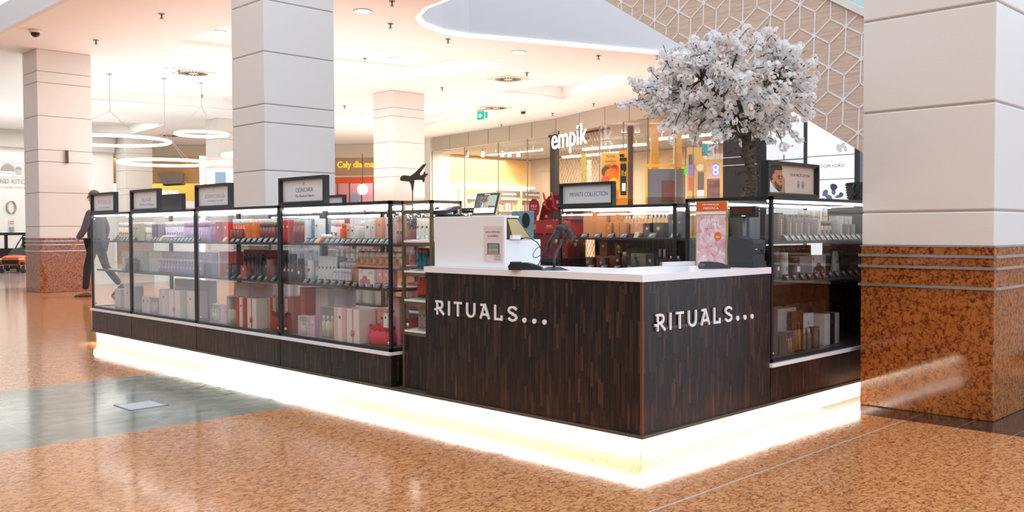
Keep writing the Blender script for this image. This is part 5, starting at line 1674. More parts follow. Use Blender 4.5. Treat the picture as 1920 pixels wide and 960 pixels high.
mb = MB().tube([TP + ZA * .022 + rt * .0, TP + rt * -.02 + ZA * .010, TP + rt * -.045 - ZA * .025, TP + rt * -.062 - ZA * .058, TP + rt * -.066 - ZA * .075], [.014, .016, .0125, .0135, .009], 10)
mb.build('grip', M_black, e, world=True)
MB().tube([TP + rt * -.03 + ZA * .024, TP + ZA * .030, TP + rt * .03 + ZA * .018], [.014, .020, .017], 10).build('head', M_dgrey, e, world=True)
MB().tube([TP + rt * .028 + ZA * .012, TP + rt * .045 + ZA * .006, TP + rt * .05 - ZA * .028, TP + rt * .042 - ZA * .036], [.017, .022, .022, .016], 10).build('cradle', M_dgrey, e, world=True)
hb = TP + rt * -.066 - ZA * .075


def spline(pts, n=8):
    out = []
    P_ = [pts[0]] + pts + [pts[-1]]
    for i in range(1, len(P_) - 2):
        a, b, c, d = P_[i - 1:i + 3]
        for k in range(n):
            t = k / n
            out.append(.5 * ((2 * b) + (c - a) * t + (2 * a - 5 * b + 4 * c - d) * t * t + (3 * b - a - 3 * c + d) * t ** 3))
    return out + [pts[-1]]


up_ = ZA
MB().tube(spline([hb, hb + rt * -.02 - up_ * .02, hb + rt * -.06 - up_ * .05, hb + rt * -.085 - up_ * .045, hb + rt * -.065 - up_ * .005, hb + rt * -.03 + up_ * .003, hb + rt * .0 - up_ * .03, hb + rt * .025 - up_ * .065, hb + rt * .03 - up_ * .075]), .0022, 6).build('cable', M_black, e, world=True)
e = thing('black_cable', 'black cable arching over the white till box to the counter', 'cable', (.2, .98, 1.05))
MB().tube(spline([Vector((.16, .96, 1.056)), Vector((.19, .93, 1.058)), Vector((.20, .87, 1.03)), Vector((.19, .83, .97)), Vector((.15, .82, .91)), Vector((.12, .82, .895))]), .0028, 6).build('cable_run', M_black, e, world=True)
MB().rbox(.15, .955, 1.051, .17, .975, 1.062, .002).build('plug', M_black, e, world=True)

# raised white block and promo display
tag(MB().rbox(.93, .47, .8905, 1.17, .56, .912, .002).build('counter_riser', M_white), 'low white block on the counter below the pink poster', 'block')
e = thing('promotion_poster', 'gold framed poster PROMOCJA MIESIĄCA with pink salt picture', 'poster', (1.13, .35, .89))
PX = 1.135
a_, b_ = on(0, PX, 1305, 376), on(0, PX, 1363, 490)
y1p, y0p, ztp, zbp = a_.y, b_.y, 1.268, .8905
Wp, Hp = y1p - y0p, ztp - zbp


def pp(a, c, d=0):
    return Vector((PX - d, y1p - a * Wp, zbp + c * Hp))


def pbox(a0, a1, c0, c1, d0, d1, m, nm):
    p, q = pp(a0, c0, d0), pp(a1, c1, d1)
    return MB().box(p.x, p.y, p.z, q.x, q.y, q.z).build(nm, m, e, world=True)


M_gf = mat('poster_gold', (.72, .55, .18), .3, metal=.6)
pbox(0, 1, 0, 1, -.012, 0, M_gf, 'gold_frame')
# mottled pink picture
m_, nt, N, L, b = nodes_of('pink_salt_print')
tc = N.new('ShaderNodeTexCoord'); nz = N.new('ShaderNodeTexNoise'); nz.inputs['Scale'].default_value = 22; nz.inputs['Detail'].default_value = 4; nz.inputs['Distortion'].default_value = .8
L.new(tc.outputs['Object'], nz.inputs['Vector']); rr = ramp(N, [(.3, (.55, .25, .28)), (.45, (.68, .40, .42)), (.6, (.80, .60, .60)), (.72, (.86, .78, .76))])
L.new(nz.outputs['Fac'], rr.inputs['Fac']); L.new(rr.outputs['Color'], b.inputs['Base Color']); b.inputs['Roughness'].default_value = .3
pbox(.035, .965, .015, .785, .0, .003, m_, 'pink_picture')
pbox(.035, .965, .845, .985, .0, .003, mat('poster_orange', (.72, .12, .03), .3), 'orange_header')
pbox(.02, .98, .795, .84, .0, .006, mat('poster_clip', (.8, .75, .6), .25), 'clear_clip')
M_cream_t = mat('cream_print', (.95, .88, .75), .5)
for body, a0, a1, c0, hh in (('PROMOCJA', .22, .76, .925, .035), ('MIESIĄCA', .26, .74, .865, .045), ('PEELINGI', .24, .76, .69, .038), ('DO CIAŁA', .24, .76, .62, .045)):
    text('lettering', body, M_cream_t, pp(a0, c0, .0031), -YA, ZA, (a1 - a0) * Wp, hh * Hp, e, ext=.0006)
text('lettering', 'wybrane rodzaje', M_cream_t, pp(.2, .59, .0031), -YA, ZA, .62 * Wp, .018 * Hp, e, ext=.0005)
MB().prism([(.024 * math.cos(k * PI / 12), .026 * math.sin(k * PI / 12)) for k in range(24)], pp(.72, .455, .0031), -YA, ZA, -XA, .002).build('price_disc', mat('disc_orange', (.80, .16, .03), .35), e, world=True)
text('lettering', '-25%', M_cream_t, pp(.65, .43, .0052), -YA, ZA, .13 * Wp, .03 * Hp, e, ext=.0004)
# receipt printer
e = thing('receipt_printer', 'bulky dark grey receipt printer on the right end of the counter', 'printer', (1.06, .09, .89))
pf = [(0, 0), (.150, 0), (.150, .075), (.153, .08), (.156, .135), (.152, .150), (.02, .176), (-.004, .165), (-.008, .09), (.0, .04)]
# profile in the Y-Z plane (front at y=.0 is the -Y side) swept along X
mb = MB().prism([(-a + .165, b) for a, b in pf], (1.015, 0, .89), YA, ZA, XA, .13)
mb.build('body', M_dgrey, e, world=True)
MB().rbox(1.012, .006, .89, 1.149, .168, .925, .003).build('lower_shell', mat('printer_lower', (.022, .024, .027), .5), e, world=True)
MB().rbox(1.035, .03, 1.035, 1.13, .08, 1.049, .003).build('paper_slot', M_black, e, world=True)
MB().rbox(1.10, .0045, .975, 1.125, .010, .99, .002).build('switch', M_black, e, world=True)
MB().rbox(1.03, .0045, .99, 1.05, .0085, .994, .001).build('badge', mat('badge_white', (.7, .7, .7), .4), e, world=True)
# customer display on a pole
e = thing('customer_display', 'black customer display on a pole behind the receipt printer', 'display', (1.12, .10, .89))
zt_ = 1.195
MB().tube([(1.165, .155, .89), (1.165, .155, 1.2)], .011, 10).build('pole', mat('pole_grey', (.16, .16, .17), .35), e, world=True)
MB().rbox(1.14, .12, .89, 1.175, .19, .90, .003).build('foot', M_black, e, world=True)
MB().rbox(1.125, .062, 1.170, 1.17, .232, 1.235, .008).build('head', M_black, e, world=True)
MB().box(1.1235, .082, 1.190, 1.1255, .215, 1.222).build('screen', mat('amber_smoke', (.10, .03, .02), .15), e, world=True)
MB().box(1.1230, .125, 1.176, 1.1252, .150, 1.182).build('label_strip', M_textw, e, world=True)


# ================================================================== GOODS ON DISPLAY
_pm = {}


def pm(c, rough=.35, metal=0.0):
    k = (tuple(round(q, 3) for q in c), rough, metal)
    if k not in _pm:
        _pm[k] = mat('pack_%d' % len(_pm), c, rough, metal)
    return _pm[k]


CAPW = (.85, .84, .82); CAPG = (.55, .40, .18); CAPK = (.015, .013, .013); CLR = (.75, .78, .80)
LBL = (.10, .085, .085)


def make(kind, name, w, d, h, col, col2, label, cat, group, lab=LBL):
    """one product standing at the origin, its face towards -Y"""
    e = thing(name, label, cat, (0, 0, 0), group=group)
    a, b = pm(col), pm(col2)
    if kind == 'box':
        MB().rbox(-w / 2, -d / 2, 0, w / 2, d / 2, h, min(.002, w * .04)).build('carton', a, e)
        s = min(w * .28, .018)
        MB().box(-s / 2, -d / 2 - .0006, h * .66, s / 2, -d / 2, h * .66 + s).build('emblem', b, e)
    elif kind == 'strip_box':
        MB().rbox(-w / 2, -d / 2, 0, w / 2, d / 2, h, .0015).build('carton', a, e)
        mb = MB()
        for k in range(7):
            mb.box(w * .12, -d / 2 - .0006, h * (.2 + k * .085), w * .24, -d / 2, h * (.2 + k * .085) + h * .05)
        mb.build('upright_lettering', b, e)
    elif kind == 'gift':
        MB().rbox(-w / 2, -d / 2, 0, w / 2, d / 2, h, .003).build('box_body', a, e)
        MB().box(-w * .16, -d / 2 - .001, .001, w * .16, d / 2 + .001, h + .001).build('sleeve', b, e)
        MB().box(-.009, -d / 2 - .0018, h * .68, .009, -d / 2 - .001, h * .68 + .018).build('emblem', pm(lab), e)
    elif kind == 'ribbon_gift':
        MB().rbox(-w / 2, -d / 2, 0, w / 2, d / 2, h, .003).build('box_body', a, e)
        r = MB().box(-.006, -d / 2 - .0015, 0, .006, d / 2 + .0015, h + .0015)
        for q in range(3):
            an = q * PI / 3
            r.tube([(-.022 * math.cos(an), -d / 2 - .004, h * .3 - .022 * math.sin(an)), (0, -d / 2 - .010, h * .3), (.022 * math.cos(an), -d / 2 - .004, h * .3 + .022 * math.sin(an))], .0045, 6)
        r.build('ribbon', b, e)
    elif kind == 'window_gift':
        MB().box(-w / 2, d / 2 - .004, 0, w / 2, d / 2, h).box(-w / 2, -d / 2 + .003, 0, -w / 2 + .003, d / 2 - .004, h).box(w / 2 - .003, -d / 2 + .003, 0, w / 2, d / 2 - .004, h).box(-w / 2 + .003, -d / 2 + .003, 0, w / 2 - .003, d / 2 - .004, .004).box(-w / 2 + .003, -d / 2 + .003, h - .003, w / 2 - .003, d / 2 - .004, h).build('tray', a, e)
        MB().box(-w / 2, -d / 2, 0, w / 2, -d / 2 + .002, h).build('clear_lid', M_glass, e)
        x = -w * .28
        for k in range(3):
            MB().lathe([(w * .11, h * .06), (w * .12, h * .5), (w * .05, h * .56)], 10, x, -d / 2 + .014, 1, .6).build('bottle', pm(((.72, .68, .62), (.80, .78, .74), (.62, .55, .28))[k] if sum(col) > .9 else ((.10, .05, .04), (.20, .18, .17), (.45, .22, .03))[k]), e)
            MB().lathe([(w * .06, h * .56), (w * .06, h * .72)], 10, x, -d / 2 + .014, 1, .6).build('cap', b, e)
            x += w * .28
    elif kind == 'bottle':
        r = w / 2
        MB().lathe([(r * .9, 0), (r, .004), (r, h * .70), (r * .93, h * .74), (r * .5, h * .76)], 14).build('body', a, e)
        MB().lathe([(r * .62, h * .76), (r * .62, h * .995), (r * .55, h)], 12).build('cap', b, e)
    elif kind == 'straight':
        r = w / 2
        MB().lathe([(r * .96, 0), (r, .003), (r, h * .74)], 14).build('body', a, e)
        MB().lathe([(r * .96, h * .745), (r * .96, h * .995), (r * .9, h)], 14).build('cap', b, e)
        arc_patch(MB(), r, .5, h * .34, h * .34 + r * .9).build('label', pm(lab), e, normals=False)
    elif kind == 'pump':
        r = w / 2
        MB().lathe([(r * .9, 0), (r, .004), (r, h * .64), (r * .8, h * .70), (r * .3, h * .72)], 14).build('body', a, e)
        MB().lathe([(r * .38, h * .72), (r * .38, h * .80), (r * .14, h * .81), (r * .14, h * .92)], 10).tube([(0, 0, h * .95), (0, -r * 1.1, h * .94)], r * .2, 6).lathe([(r * .3, h * .91), (r * .3, h)], 8).build('pump_head', b, e)
        arc_patch(MB(), r, .45, h * .34, h * .34 + r * .8).build('label', pm(lab), e, normals=False)
    elif kind == 'tube':
        r = w / 2
        n = 14; vs = []; fs = []
        for z, sx, sy in ((h * .16, 1, .75), (h * .5, 1.02, .6), (h * .95, 1.1, .12), (h, 1.1, .06)):
            for k in range(n):
                t = 2 * PI * k / n
                vs.append((r * sx * math.cos(t), r * sy * math.sin(t), z))
        for i in range(3):
            for k in range(n):
                fs.append((i * n + k, i * n + (k + 1) % n, (i + 1) * n + (k + 1) % n, (i + 1) * n + k))
        MB().add(vs, fs, True).add([vs[3 * n + k] for k in range(n)], [tuple(range(n))]).build('body', a, e)
        MB().lathe([(r * .85, 0), (r * .8, h * .16)], 14).build('cap', b, e)
        MB().add([(-r * .35, -r * .575, h * .52), (r * .35, -r * .575, h * .52), (r * .35, -r * .47, h * .62), (-r * .35, -r * .47, h * .62)], [(0, 1, 2, 3)]).build('label', pm(lab), e, normals=False)
    elif kind == 'jar':
        r = w / 2
        MB().lathe([(r * .9, 0), (r, .004), (r, h * .55)], 18).build('jar', a, e)
        MB().lathe([(r * 1.02, h * .56), (r * 1.02, h * .80), (r * .8, h * .95), (r * .3, h)], 18).build('lid', b, e)
        arc_patch(MB(), r, .5, h * .12, h * .48).build('label', pm(lab, .3, .4), e, normals=False)
    elif kind == 'candle':
        r = w / 2
        MB().lathe([(r * .95, 0), (r, .003), (r, h)], 20, cap=True).build('glass', a, e)
        MB().lathe([(r * 1.01, h * .97), (r * 1.01, h * 1.0)], 20).build('rim', b, e)
        arc_patch(MB(), r, .26, h * .42, h * .42 + w * .26).build('emblem', pm(lab, .3, .5), e, normals=False)
    elif kind == 'perfume':
        MB().rbox(-w / 2, -d / 2, 0, w / 2, d / 2, h * .62, .002).build('flask', a, e)
        MB().lathe([(w * .26, h * .62), (w * .26, h)], 10).build('cap', b, e)
    elif kind == 'round_box':
        MB().rbox(-w / 2, -d / 2, 0, w / 2, d / 2, h, .0015).build('carton', a, e)
        q = MB().lathe([(min(w, h) * .17, 0), (min(w, h) * .17, .001)], 16).build('round_emblem', pm(lab, .3, .6), e)
        q.matrix_local = Matrix.Translation((0, -d / 2, h * .62)) @ Matrix.Rotation(PI / 2, 4, 'X')
    elif kind == 'reed':
        r = w / 2
        MB().lathe([(r * .9, 0), (r, .004), (r * .96, h * .30), (r * .35, h * .40), (r * .33, h * .46)], 14).build('flask', a, e)
        MB().lathe([(r * .4, h * .44), (r * .4, h * .50)], 12).build('collar', b, e)
        rd = MB()
        for k in range(6):
            t = k * PI / 3
            rd.tube([(0, 0, h * .4), (math.cos(t) * r * .7, math.sin(t) * r * .5, h)], .0015, 4)
        rd.build('reeds', b, e)
    elif kind == 'tag':
        MB().add([(-w / 2, -d / 2, 0), (w / 2, -d / 2, 0), (w / 2, d / 2, 0), (-w / 2, d / 2, 0), (-w / 2, d / 2 - .006, h), (w / 2, d / 2 - .006, h), (w / 2, d / 2, h), (-w / 2, d / 2, h)],
                 [(0, 3, 2, 1), (0, 1, 5, 4), (4, 5, 6, 7), (2, 3, 7, 6), (0, 4, 7, 3), (1, 2, 6, 5)]).build('holder', a, e)
        tx = MB()
        dy = (d - .006) / h
        for k, (x0, x1, z) in enumerate(((-.36, .25, .62), (-.36, .0, .44), (-.36, -.16, .22))):
            z0, z1 = z * h, (z + .09) * h
            y0, y1 = -d / 2 + z0 * dy - .0006, -d / 2 + z1 * dy - .0006
            tx.add([(x0 * w, y0, z0), (x1 * w, y0, z0), (x1 * w, y1, z1), (x0 * w, y1, z1)], [(0, 1, 2, 3)])
        tx.build('print', b, e, normals=False)
    return e


FACE = {'A': -PI / 2, 'P': -PI / 2, 'R': 0.0, 'B': -PI / 2}
X0F = {'A': 0.0, 'P': 1.954, 'R': 0.0, 'B': .056, 'K': 1.98}
FACE['K'] = -PI / 2


ORD = ['first', 'second', 'third', 'fourth', 'fifth', 'sixth', 'seventh', 'eighth', 'ninth', 'tenth', 'eleventh', 'twelfth', '13th', '14th', '15th', '16th', '17th', '18th', '19th', '20th', '21st', '22nd', '23rd']


def which(i, n, label):
    if n == 1:
        return label
    if n == 2:
        t_ = ('left', 'right')[i] + ' of two'
    elif i == 0:
        t_ = 'leftmost'
    elif i == n - 1:
        t_ = 'rightmost'
    elif n == 3:
        t_ = 'middle'
    else:
        t_ = ORD[i] + ' from left'
    return label + ', ' + t_


def row(case_, kind, name, s0, s1, n, d, z, w, dd, h, col, col2, label, cat, lab=LBL, group=None, jit=.0, grp=True):
    """n items between s0 and s1 along the case front, at depth d behind the glass"""
    group = group or (label if n > 1 else None)
    if case_ == 'K':
        s0, s1 = s1, s0
    e0 = make(kind, name, w, dd, h, col, col2, label, cat, group, lab)
    for i in range(n):
        s = s0 + (s1 - s0) * ((i + .5) / n)
        if case_ == 'R':
            loc = (s, d, z)
        else:
            loc = (X0F[case_] + d, s, z)
        rz = FACE[case_] + (random.uniform(-jit, jit) if jit else 0)
        if i == 0:
            e0.location = loc; e0.rotation_euler = (0, 0, rz)
            tmpl = e0
            e0['label'] = which(0, n, label)
        else:
            dup(tmpl, loc, rz, which(i, n, label))
    return e0


def tags(case_, s0, s1, n, d, z, where, w=.052, col=(.035, .033, .035)):
    row(case_, 'tag', 'price_tag', s0, s1, n, d, z, w, .034, .034, col, (.75, .75, .75), 'black price tag ' + where, 'price tag', group='price tags ' + where, jit=.03)


S1, S2, S0 = 1.02, .735, .36
WHT = (.84, .83, .82); PNK = (.80, .50, .47); DRED = (.20, .012, .008); RED = (.55, .03, .02); ORG = (.85, .13, .02); MAG = (.62, .02, .10)
PUR = (.26, .13, .30); LIL = (.52, .38, .56); CRM = (.82, .74, .56); BRN = (.10, .035, .02); BLU = (.07, .25, .50); BLK = (.018, .018, .02)

# ---- case under ODNOWA, y 1.95-3.26
row('A', 'straight', 'bottle', 3.235, 3.08, 3, .12, S1, .050, .05, .17, DRED, (.50, .42, .36), 'deep red bottle with clear cap at left end of ODNOWA top shelf', 'bottle', lab=(.3, .02, .02))
row('A', 'straight', 'bottle', 3.235, 3.08, 3, .19, S1, .050, .05, .17, DRED, (.50, .42, .36), 'deep red bottle, second row at left end of ODNOWA top shelf', 'bottle', lab=(.3, .02, .02))
row('A', 'box', 'boxed_product', 3.06, 3.02, 1, .16, S1, .035, .05, .165, (.42, .30, .48), WHT, 'lilac carton beside the deep red bottles', 'box')
row('A', 'box', 'boxed_product', 3.005, 2.965, 1, .14, S1, .04, .06, .165, BLU, WHT, 'tall blue carton on the ODNOWA top shelf', 'box')
row('A', 'box', 'boxed_product', 3.025, 3.008, 1, .09, S1, .015, .05, .16, WHT, PNK, 'thin white carton leaning beside the blue carton', 'box')
row('A', 'box', 'boxed_product', 2.955, 2.895, 1, .13, S1, .05, .06, .17, WHT, LBL, 'white carton right of the blue carton', 'box')
row('A', 'straight', 'bottle', 2.88, 2.74, 3, .20, S1, .042, .05, .16, WHT, WHT, 'white bottle in a back row of the ODNOWA top shelf', 'bottle')
row('A', 'jar', 'cosmetic_jar', 2.84, 2.72, 2, .09, S1, .05, .05, .06, (.62, .38, .34), WHT, 'small rose jar with white lid on the ODNOWA top shelf', 'jar', lab=WHT)
row('A', 'straight', 'bottle', 2.71, 2.66, 1, .12, S1, .042, .05, .15, PNK, PNK, 'pink bottle left of the coral bottle', 'bottle')
row('A', 'box', 'boxed_product', 2.66, 2.40, 5, .22, S1, .048, .05, .175, WHT, (.75, .60, .58), 'white carton in the back row of the ODNOWA top shelf', 'box')
row('A', 'bottle', 'bottle', 2.615, 2.56, 1, .10, S1, .050, .05, .135, ORG, ORG, 'bright coral bottle in the middle of the ODNOWA top shelf', 'bottle')
row('A', 'box', 'boxed_product', 2.55, 2.50, 1, .11, S1, .042, .04, .125, PNK, LBL, 'pink carton right of the coral bottle', 'box')
row('A', 'box', 'boxed_product', 2.495, 2.43, 1, .10, S1, .05, .04, .115, WHT, LBL, 'short white carton with dark emblem, ODNOWA top shelf', 'box')
row('A', 'bottle', 'bottle', 2.42, 2.36, 1, .12, S1, .052, .05, .15, (.80, .66, .63), WHT, 'pale rose bottle between two white cartons', 'bottle')
row('A', 'box', 'boxed_product', 2.35, 2.28, 1, .12, S1, .058, .05, .15, WHT, LBL, 'wide white carton right of the pale rose bottle', 'box')
row('A', 'box', 'boxed_product', 2.27, 2.24, 1, .12, S1, .030, .05, .15, (.80, .70, .68), LBL, 'narrow pinkish white carton on the ODNOWA top shelf', 'box')
row('A', 'box', 'boxed_product', 2.235, 2.165, 1, .13, S1, .058, .05, .17, (.80, .42, .26), (.42, .2, .15), 'salmon carton near the corner post of ODNOWA case', 'box')
row('A', 'box', 'boxed_product', 2.15, 2.09, 1, .14, S1, .05, .05, .17, (.78, .60, .56), LBL, 'pale pink carton behind the corner post', 'box')
row('A', 'straight', 'bottle', 2.06, 1.985, 2, .15, S1, .036, .05, .18, (.50, .22, .20), (.62, .38, .35), 'rose brown bottle at the corner of ODNOWA top shelf', 'bottle')
tags('A', 3.02, 2.02, 16, .065, S1, 'on the ODNOWA top shelf')
row('A', 'tag', 'price_tag', 2.855, 2.80, 1, .052, S1, .05, .034, .036, (.80, .22, .03), WHT, 'orange price tag on the ODNOWA top shelf', 'price tag')
# middle shelf
row('A', 'reed', 'reed_diffuser', 3.24, 3.19, 1, .16, S2, .05, .05, .20, BRN, CAPK, 'dark reed diffuser at left of ODNOWA middle shelf', 'diffuser')
row('A', 'straight', 'bottle', 3.20, 3.12, 1, .12, S2, .05, .05, .17, BRN, CAPK, 'dark bottle with white label at left of ODNOWA middle shelf', 'bottle', lab=WHT)
row('A', 'pump', 'pump_bottle', 3.09, 3.02, 1, .14, S2, .055, .05, .23, WHT, WHT, 'tall white pump bottle on ODNOWA middle shelf', 'bottle')
row('A', 'tube', 'cosmetic_tube', 2.99, 2.76, 5, .16, S2, .045, .04, .19, WHT, WHT, 'white squeeze tube in the ODNOWA middle shelf row', 'tube')
row('A', 'tube', 'cosmetic_tube', 2.99, 2.76, 5, .23, S2, .045, .04, .19, WHT, WHT, 'white squeeze tube in the second row, ODNOWA middle shelf', 'tube')
row('A', 'box', 'boxed_product', 2.75, 2.64, 2, .22, S2, .05, .05, .16, (.78, .76, .80), LBL, 'pale carton in the middle of ODNOWA middle shelf', 'box')
row('A', 'straight', 'bottle', 2.71, 2.50, 6, .10, S2, .028, .03, .11, (.62, .50, .60), CLR, 'small mauve bottle with clear cap in a close row', 'bottle', lab=WHT)
row('A', 'straight', 'bottle', 2.71, 2.50, 6, .15, S2, .028, .03, .15, (.70, .60, .68), CLR, 'taller mauve bottle behind the small ones', 'bottle', lab=WHT)
tt = thing('display_riser', 'salmon riser carrying the row of cream jars', 'riser', (.21, 2.23, S2))
MB().rbox(.14, 1.985, S2, .30, 2.50, S2 + .005, .001).rbox(.14, 2.475, S2 + .005, .30, 2.50, S2 + .128, .002).build('legs', pm((.72, .35, .22)), tt, world=True)
MB().rbox(.10, 1.985, S2 + .128, .30, 2.50, S2 + .142, .002).build('top', pm((.72, .35, .22)), tt, world=True)
row('A', 'jar', 'cream_jar', 2.485, 1.995, 7, .15, S2 + .142, .066, .066, .092, (.78, .52, .45), (.82, .68, .62), 'pink cream jar with round lid and gold label on the riser', 'jar', lab=(.62, .33, .10))
bx_ = thing('car_print_box', 'white gift box printed with a pink car and drawings', 'gift box', (.10, 2.29, S2))
MB().rbox(.065, 2.205, S2, .14, 2.375, S2 + .115, .002).build('carton', pm(WHT), bx_, world=True)
car = [(0, .02), (.01, .035), (.03, .038), (.04, .058), (.075, .058), (.09, .038), (.115, .034), (.12, .02), (.12, .008), (0, .008)]
MB().prism([(a * .95, b) for a, b in car], (.0645, 2.362, S2 + .015), -YA, ZA, -XA, .0008).build('pink_car_print', pm((.70, .22, .28)), bx_, world=True)
for yy in (2.342, 2.268):
    MB().prism([(.011 * math.cos(k * PI / 6), .011 * math.sin(k * PI / 6)) for k in range(12)], (.064, yy, S2 + .022), -YA, ZA, -XA, .0012).build('wheel_print', pm((.35, .30, .32)), bx_, world=True)
MB().box(.0642, 2.22, S2 + .085, .065, 2.26, S2 + .105).box(.0642, 2.33, S2 + .09, .065, 2.36, S2 + .108).build('sketch_print', pm((.60, .58, .62)), bx_, world=True)
row('A', 'box', 'boxed_product', 2.19, 2.06, 2, .11, S2, .06, .07, .118, (.78, .42, .40), WHT, 'salmon pink box right of the car print box', 'box')
row('A', 'box', 'boxed_product', 2.52, 2.40, 1, .13, S2, .09, .03, .115, (.68, .30, .16), (.7, .34, .2), 'orange brown box left of the car print box', 'box')
tags('A', 3.05, 2.03, 12, .065, S2, 'on the ODNOWA middle shelf')
# bottom
row('A', 'gift', 'gift_box', 3.235, 3.16, 1, .20, S0, .07, .10, .33, (.45, .03, .03), (.55, .10, .05), 'dark red gift box at left of ODNOWA case bottom', 'gift box')
row('A', 'box', 'shopping_bag', 3.13, 2.99, 1, .27, S0 + .0, .16, .09, .33, (.82, .80, .82), (.8, .78, .8), 'large white paper bag at the back of ODNOWA case bottom', 'bag')
row('A', 'box', 'shopping_bag', 2.96, 2.79, 1, .30, S0, .16, .08, .33, (.80, .78, .84), (.8, .78, .8), 'second large white paper bag at the back of ODNOWA case', 'bag')
row('A', 'window_gift', 'gift_set', 3.09, 2.95, 1, .07, S0, .13, .06, .14, WHT, WHT, 'small clear lidded gift set with bottles, ODNOWA case bottom', 'gift set')
row('A', 'box', 'gift_box', 2.94, 2.87, 1, .08, S0, .06, .07, .15, (.72, .42, .55), WHT, 'mauve pink box beside the small clear gift set', 'gift box')
row('A', 'window_gift', 'gift_set', 2.85, 2.65, 1, .10, S0, .18, .08, .22, (.50, .53, .56), WHT, 'large silver clear lidded gift set in ODNOWA case', 'gift set')
row('A', 'gift', 'gift_box', 2.635, 2.48, 1, .11, S0, .145, .14, .225, PNK, (.84, .74, .73), 'pink gift box with pale sleeve and dark emblem', 'gift box')
row('A', 'ribbon_gift', 'gift_box', 2.475, 2.33, 1, .105, S0, .14, .14, .225, (.86, .80, .79), (.78, .25, .32), 'white gift box with pink ribbon in ODNOWA case', 'gift box')
row('A', 'gift', 'gift_box', 2.325, 2.20, 1, .24, S0, .12, .14, .23, (.78, .42, .40), (.72, .36, .33), 'salmon gift box behind the white ribboned one', 'gift box')
row('A', 'gift', 'gift_box', 2.20, 2.05, 1, .20, S0 + .0, .12, .08, .31, (.80, .45, .45), (.80, .45, .45), 'tall arched pink gift box near the corner of ODNOWA case', 'gift box')
row('A', 'box', 'boxed_product', 2.14, 2.085, 1, .11, S0 + .12, .045, .05, .09, (.84, .82, .78), LBL, 'cream carton with dark emblem standing in the magenta pouch', 'box')


def pouch(name, label, c, rx, ry, h, col):
    e = thing(name, label, 'pouch', c)
    n = 28; vs = []; fs = []
    rings = [(.0, .80), (.12, .98), (.35, 1.05), (.6, .98), (.75, .72), (.80, .66), (.88, .80), (1.0, .88)]
    for i, (t_, s) in enumerate(rings):
        for k in range(n):
            a = 2 * PI * k / n
            ruf = 1 + (.05 + .10 * (t_ > .7)) * math.sin(a * 9 + i) + .04 * math.sin(a * 4 + 2 * i)
            vs.append((rx * s * ruf * math.cos(a), ry * s * ruf * math.sin(a), h * t_ + (h * .06 * math.sin(a * 7) if t_ > .8 else 0)))
    m = len(rings)
    for i in range(m - 1):
        for k in range(n):
            fs.append((i * n + k, i * n + (k + 1) % n, (i + 1) * n + (k + 1) % n, (i + 1) * n + k))
    fs.append(tuple(reversed(range(n))))
    mv = mat('velvet_%s' % name + str(len(_mats)), col, .8, bump=.4, bscale=120)
    MB().add(vs, fs, True).build('fabric', mv, e)
    MB().tube([(rx * .70 * math.cos(2 * PI * k / 20), ry * .70 * math.sin(2 * PI * k / 20), h * .78) for k in range(20)], .004, 6, closed=True).tube([(0, -ry * .7, h * .78), (.01, -ry * .85, h * .6), (.0, -ry * 1.05, h * .4)], .003, 5).build('drawstring', pm(tuple(q * .6 for q in col)), e)
    return e


pouch('velvet_pouch', 'coral pink velvet drawstring pouch in the front corner of ODNOWA case', (.13, 2.20, S0), .075, .115, .125, (.80, .06, .12))
pouch('velvet_pouch', 'magenta velvet pouch behind the corner post of ODNOWA case', (.26, 2.06, S0), .085, .075, .17, (.60, .01, .12))
row('A', 'gift', 'gift_box', 2.06, 2.01, 1, .35, S0 + .02, .05, .05, .22, MAG, MAG, 'magenta gift box right of the corner post', 'gift box')

# ---- case under RÓWNOWAGA, y 3.26-4.57
row('A', 'straight', 'bottle', 4.55, 4.42, 3, .14, S1, .04, .05, .17, (.36, .10, .34), (.5, .4, .55), 'purple bottle at left of RÓWNOWAGA top shelf', 'bottle', lab=LIL)
row('A', 'box', 'boxed_product', 4.42, 4.33, 1, .13, S1, .075, .06, .16, (.60, .05, .04), WHT, 'red carton at left of RÓWNOWAGA top shelf', 'box')
row('A', 'box', 'boxed_product', 4.33, 4.29, 1, .14, S1, .035, .06, .16, PUR, LBL, 'dark purple carton between the red cartons', 'box')
row('A', 'box', 'boxed_product', 4.29, 4.21, 1, .13, S1, .07, .06, .16, (.70, .06, .03), WHT, 'second red carton on RÓWNOWAGA top shelf', 'box')
row('A', 'straight', 'bottle', 4.22, 3.92, 7, .16, S1, .040, .05, .18, ORG, WHT, 'orange red bottle with white cap on RÓWNOWAGA top shelf', 'bottle', lab=(.85, .3, .1))
row('A', 'straight', 'bottle', 4.22, 3.72, 11, .24, S1, .040, .05, .18, ORG, WHT, 'orange red bottle in back row of RÓWNOWAGA top shelf', 'bottle', lab=(.85, .3, .1))
row('A', 'candle', 'candle', 4.12, 3.95, 3, .09, S1, .05, .05, .10, (.16, .03, .02), (.12, .08, .06), 'brown glass candle in front of orange bottles', 'candle', lab=(.5, .3, .1))
row('A', 'box', 'boxed_product', 3.90, 3.72, 2, .12, S1 + .0, .075, .08, .075, (.88, .20, .03), (.80, .45, .22), 'orange carton in the lower row of the orange stack', 'box')
row('A', 'box', 'boxed_product', 3.90, 3.72, 2, .12, S1 + .0755, .075, .08, .075, (.88, .20, .03), (.80, .45, .22), 'orange carton in the upper row of the orange stack', 'box')
row('A', 'straight', 'bottle', 3.71, 3.48, 5, .11, S1, .038, .05, .15, (.18, .012, .01), (.22, .16, .14), 'dark red bottle with grey cap at right of RÓWNOWAGA top shelf', 'bottle', lab=(.3, .05, .04))
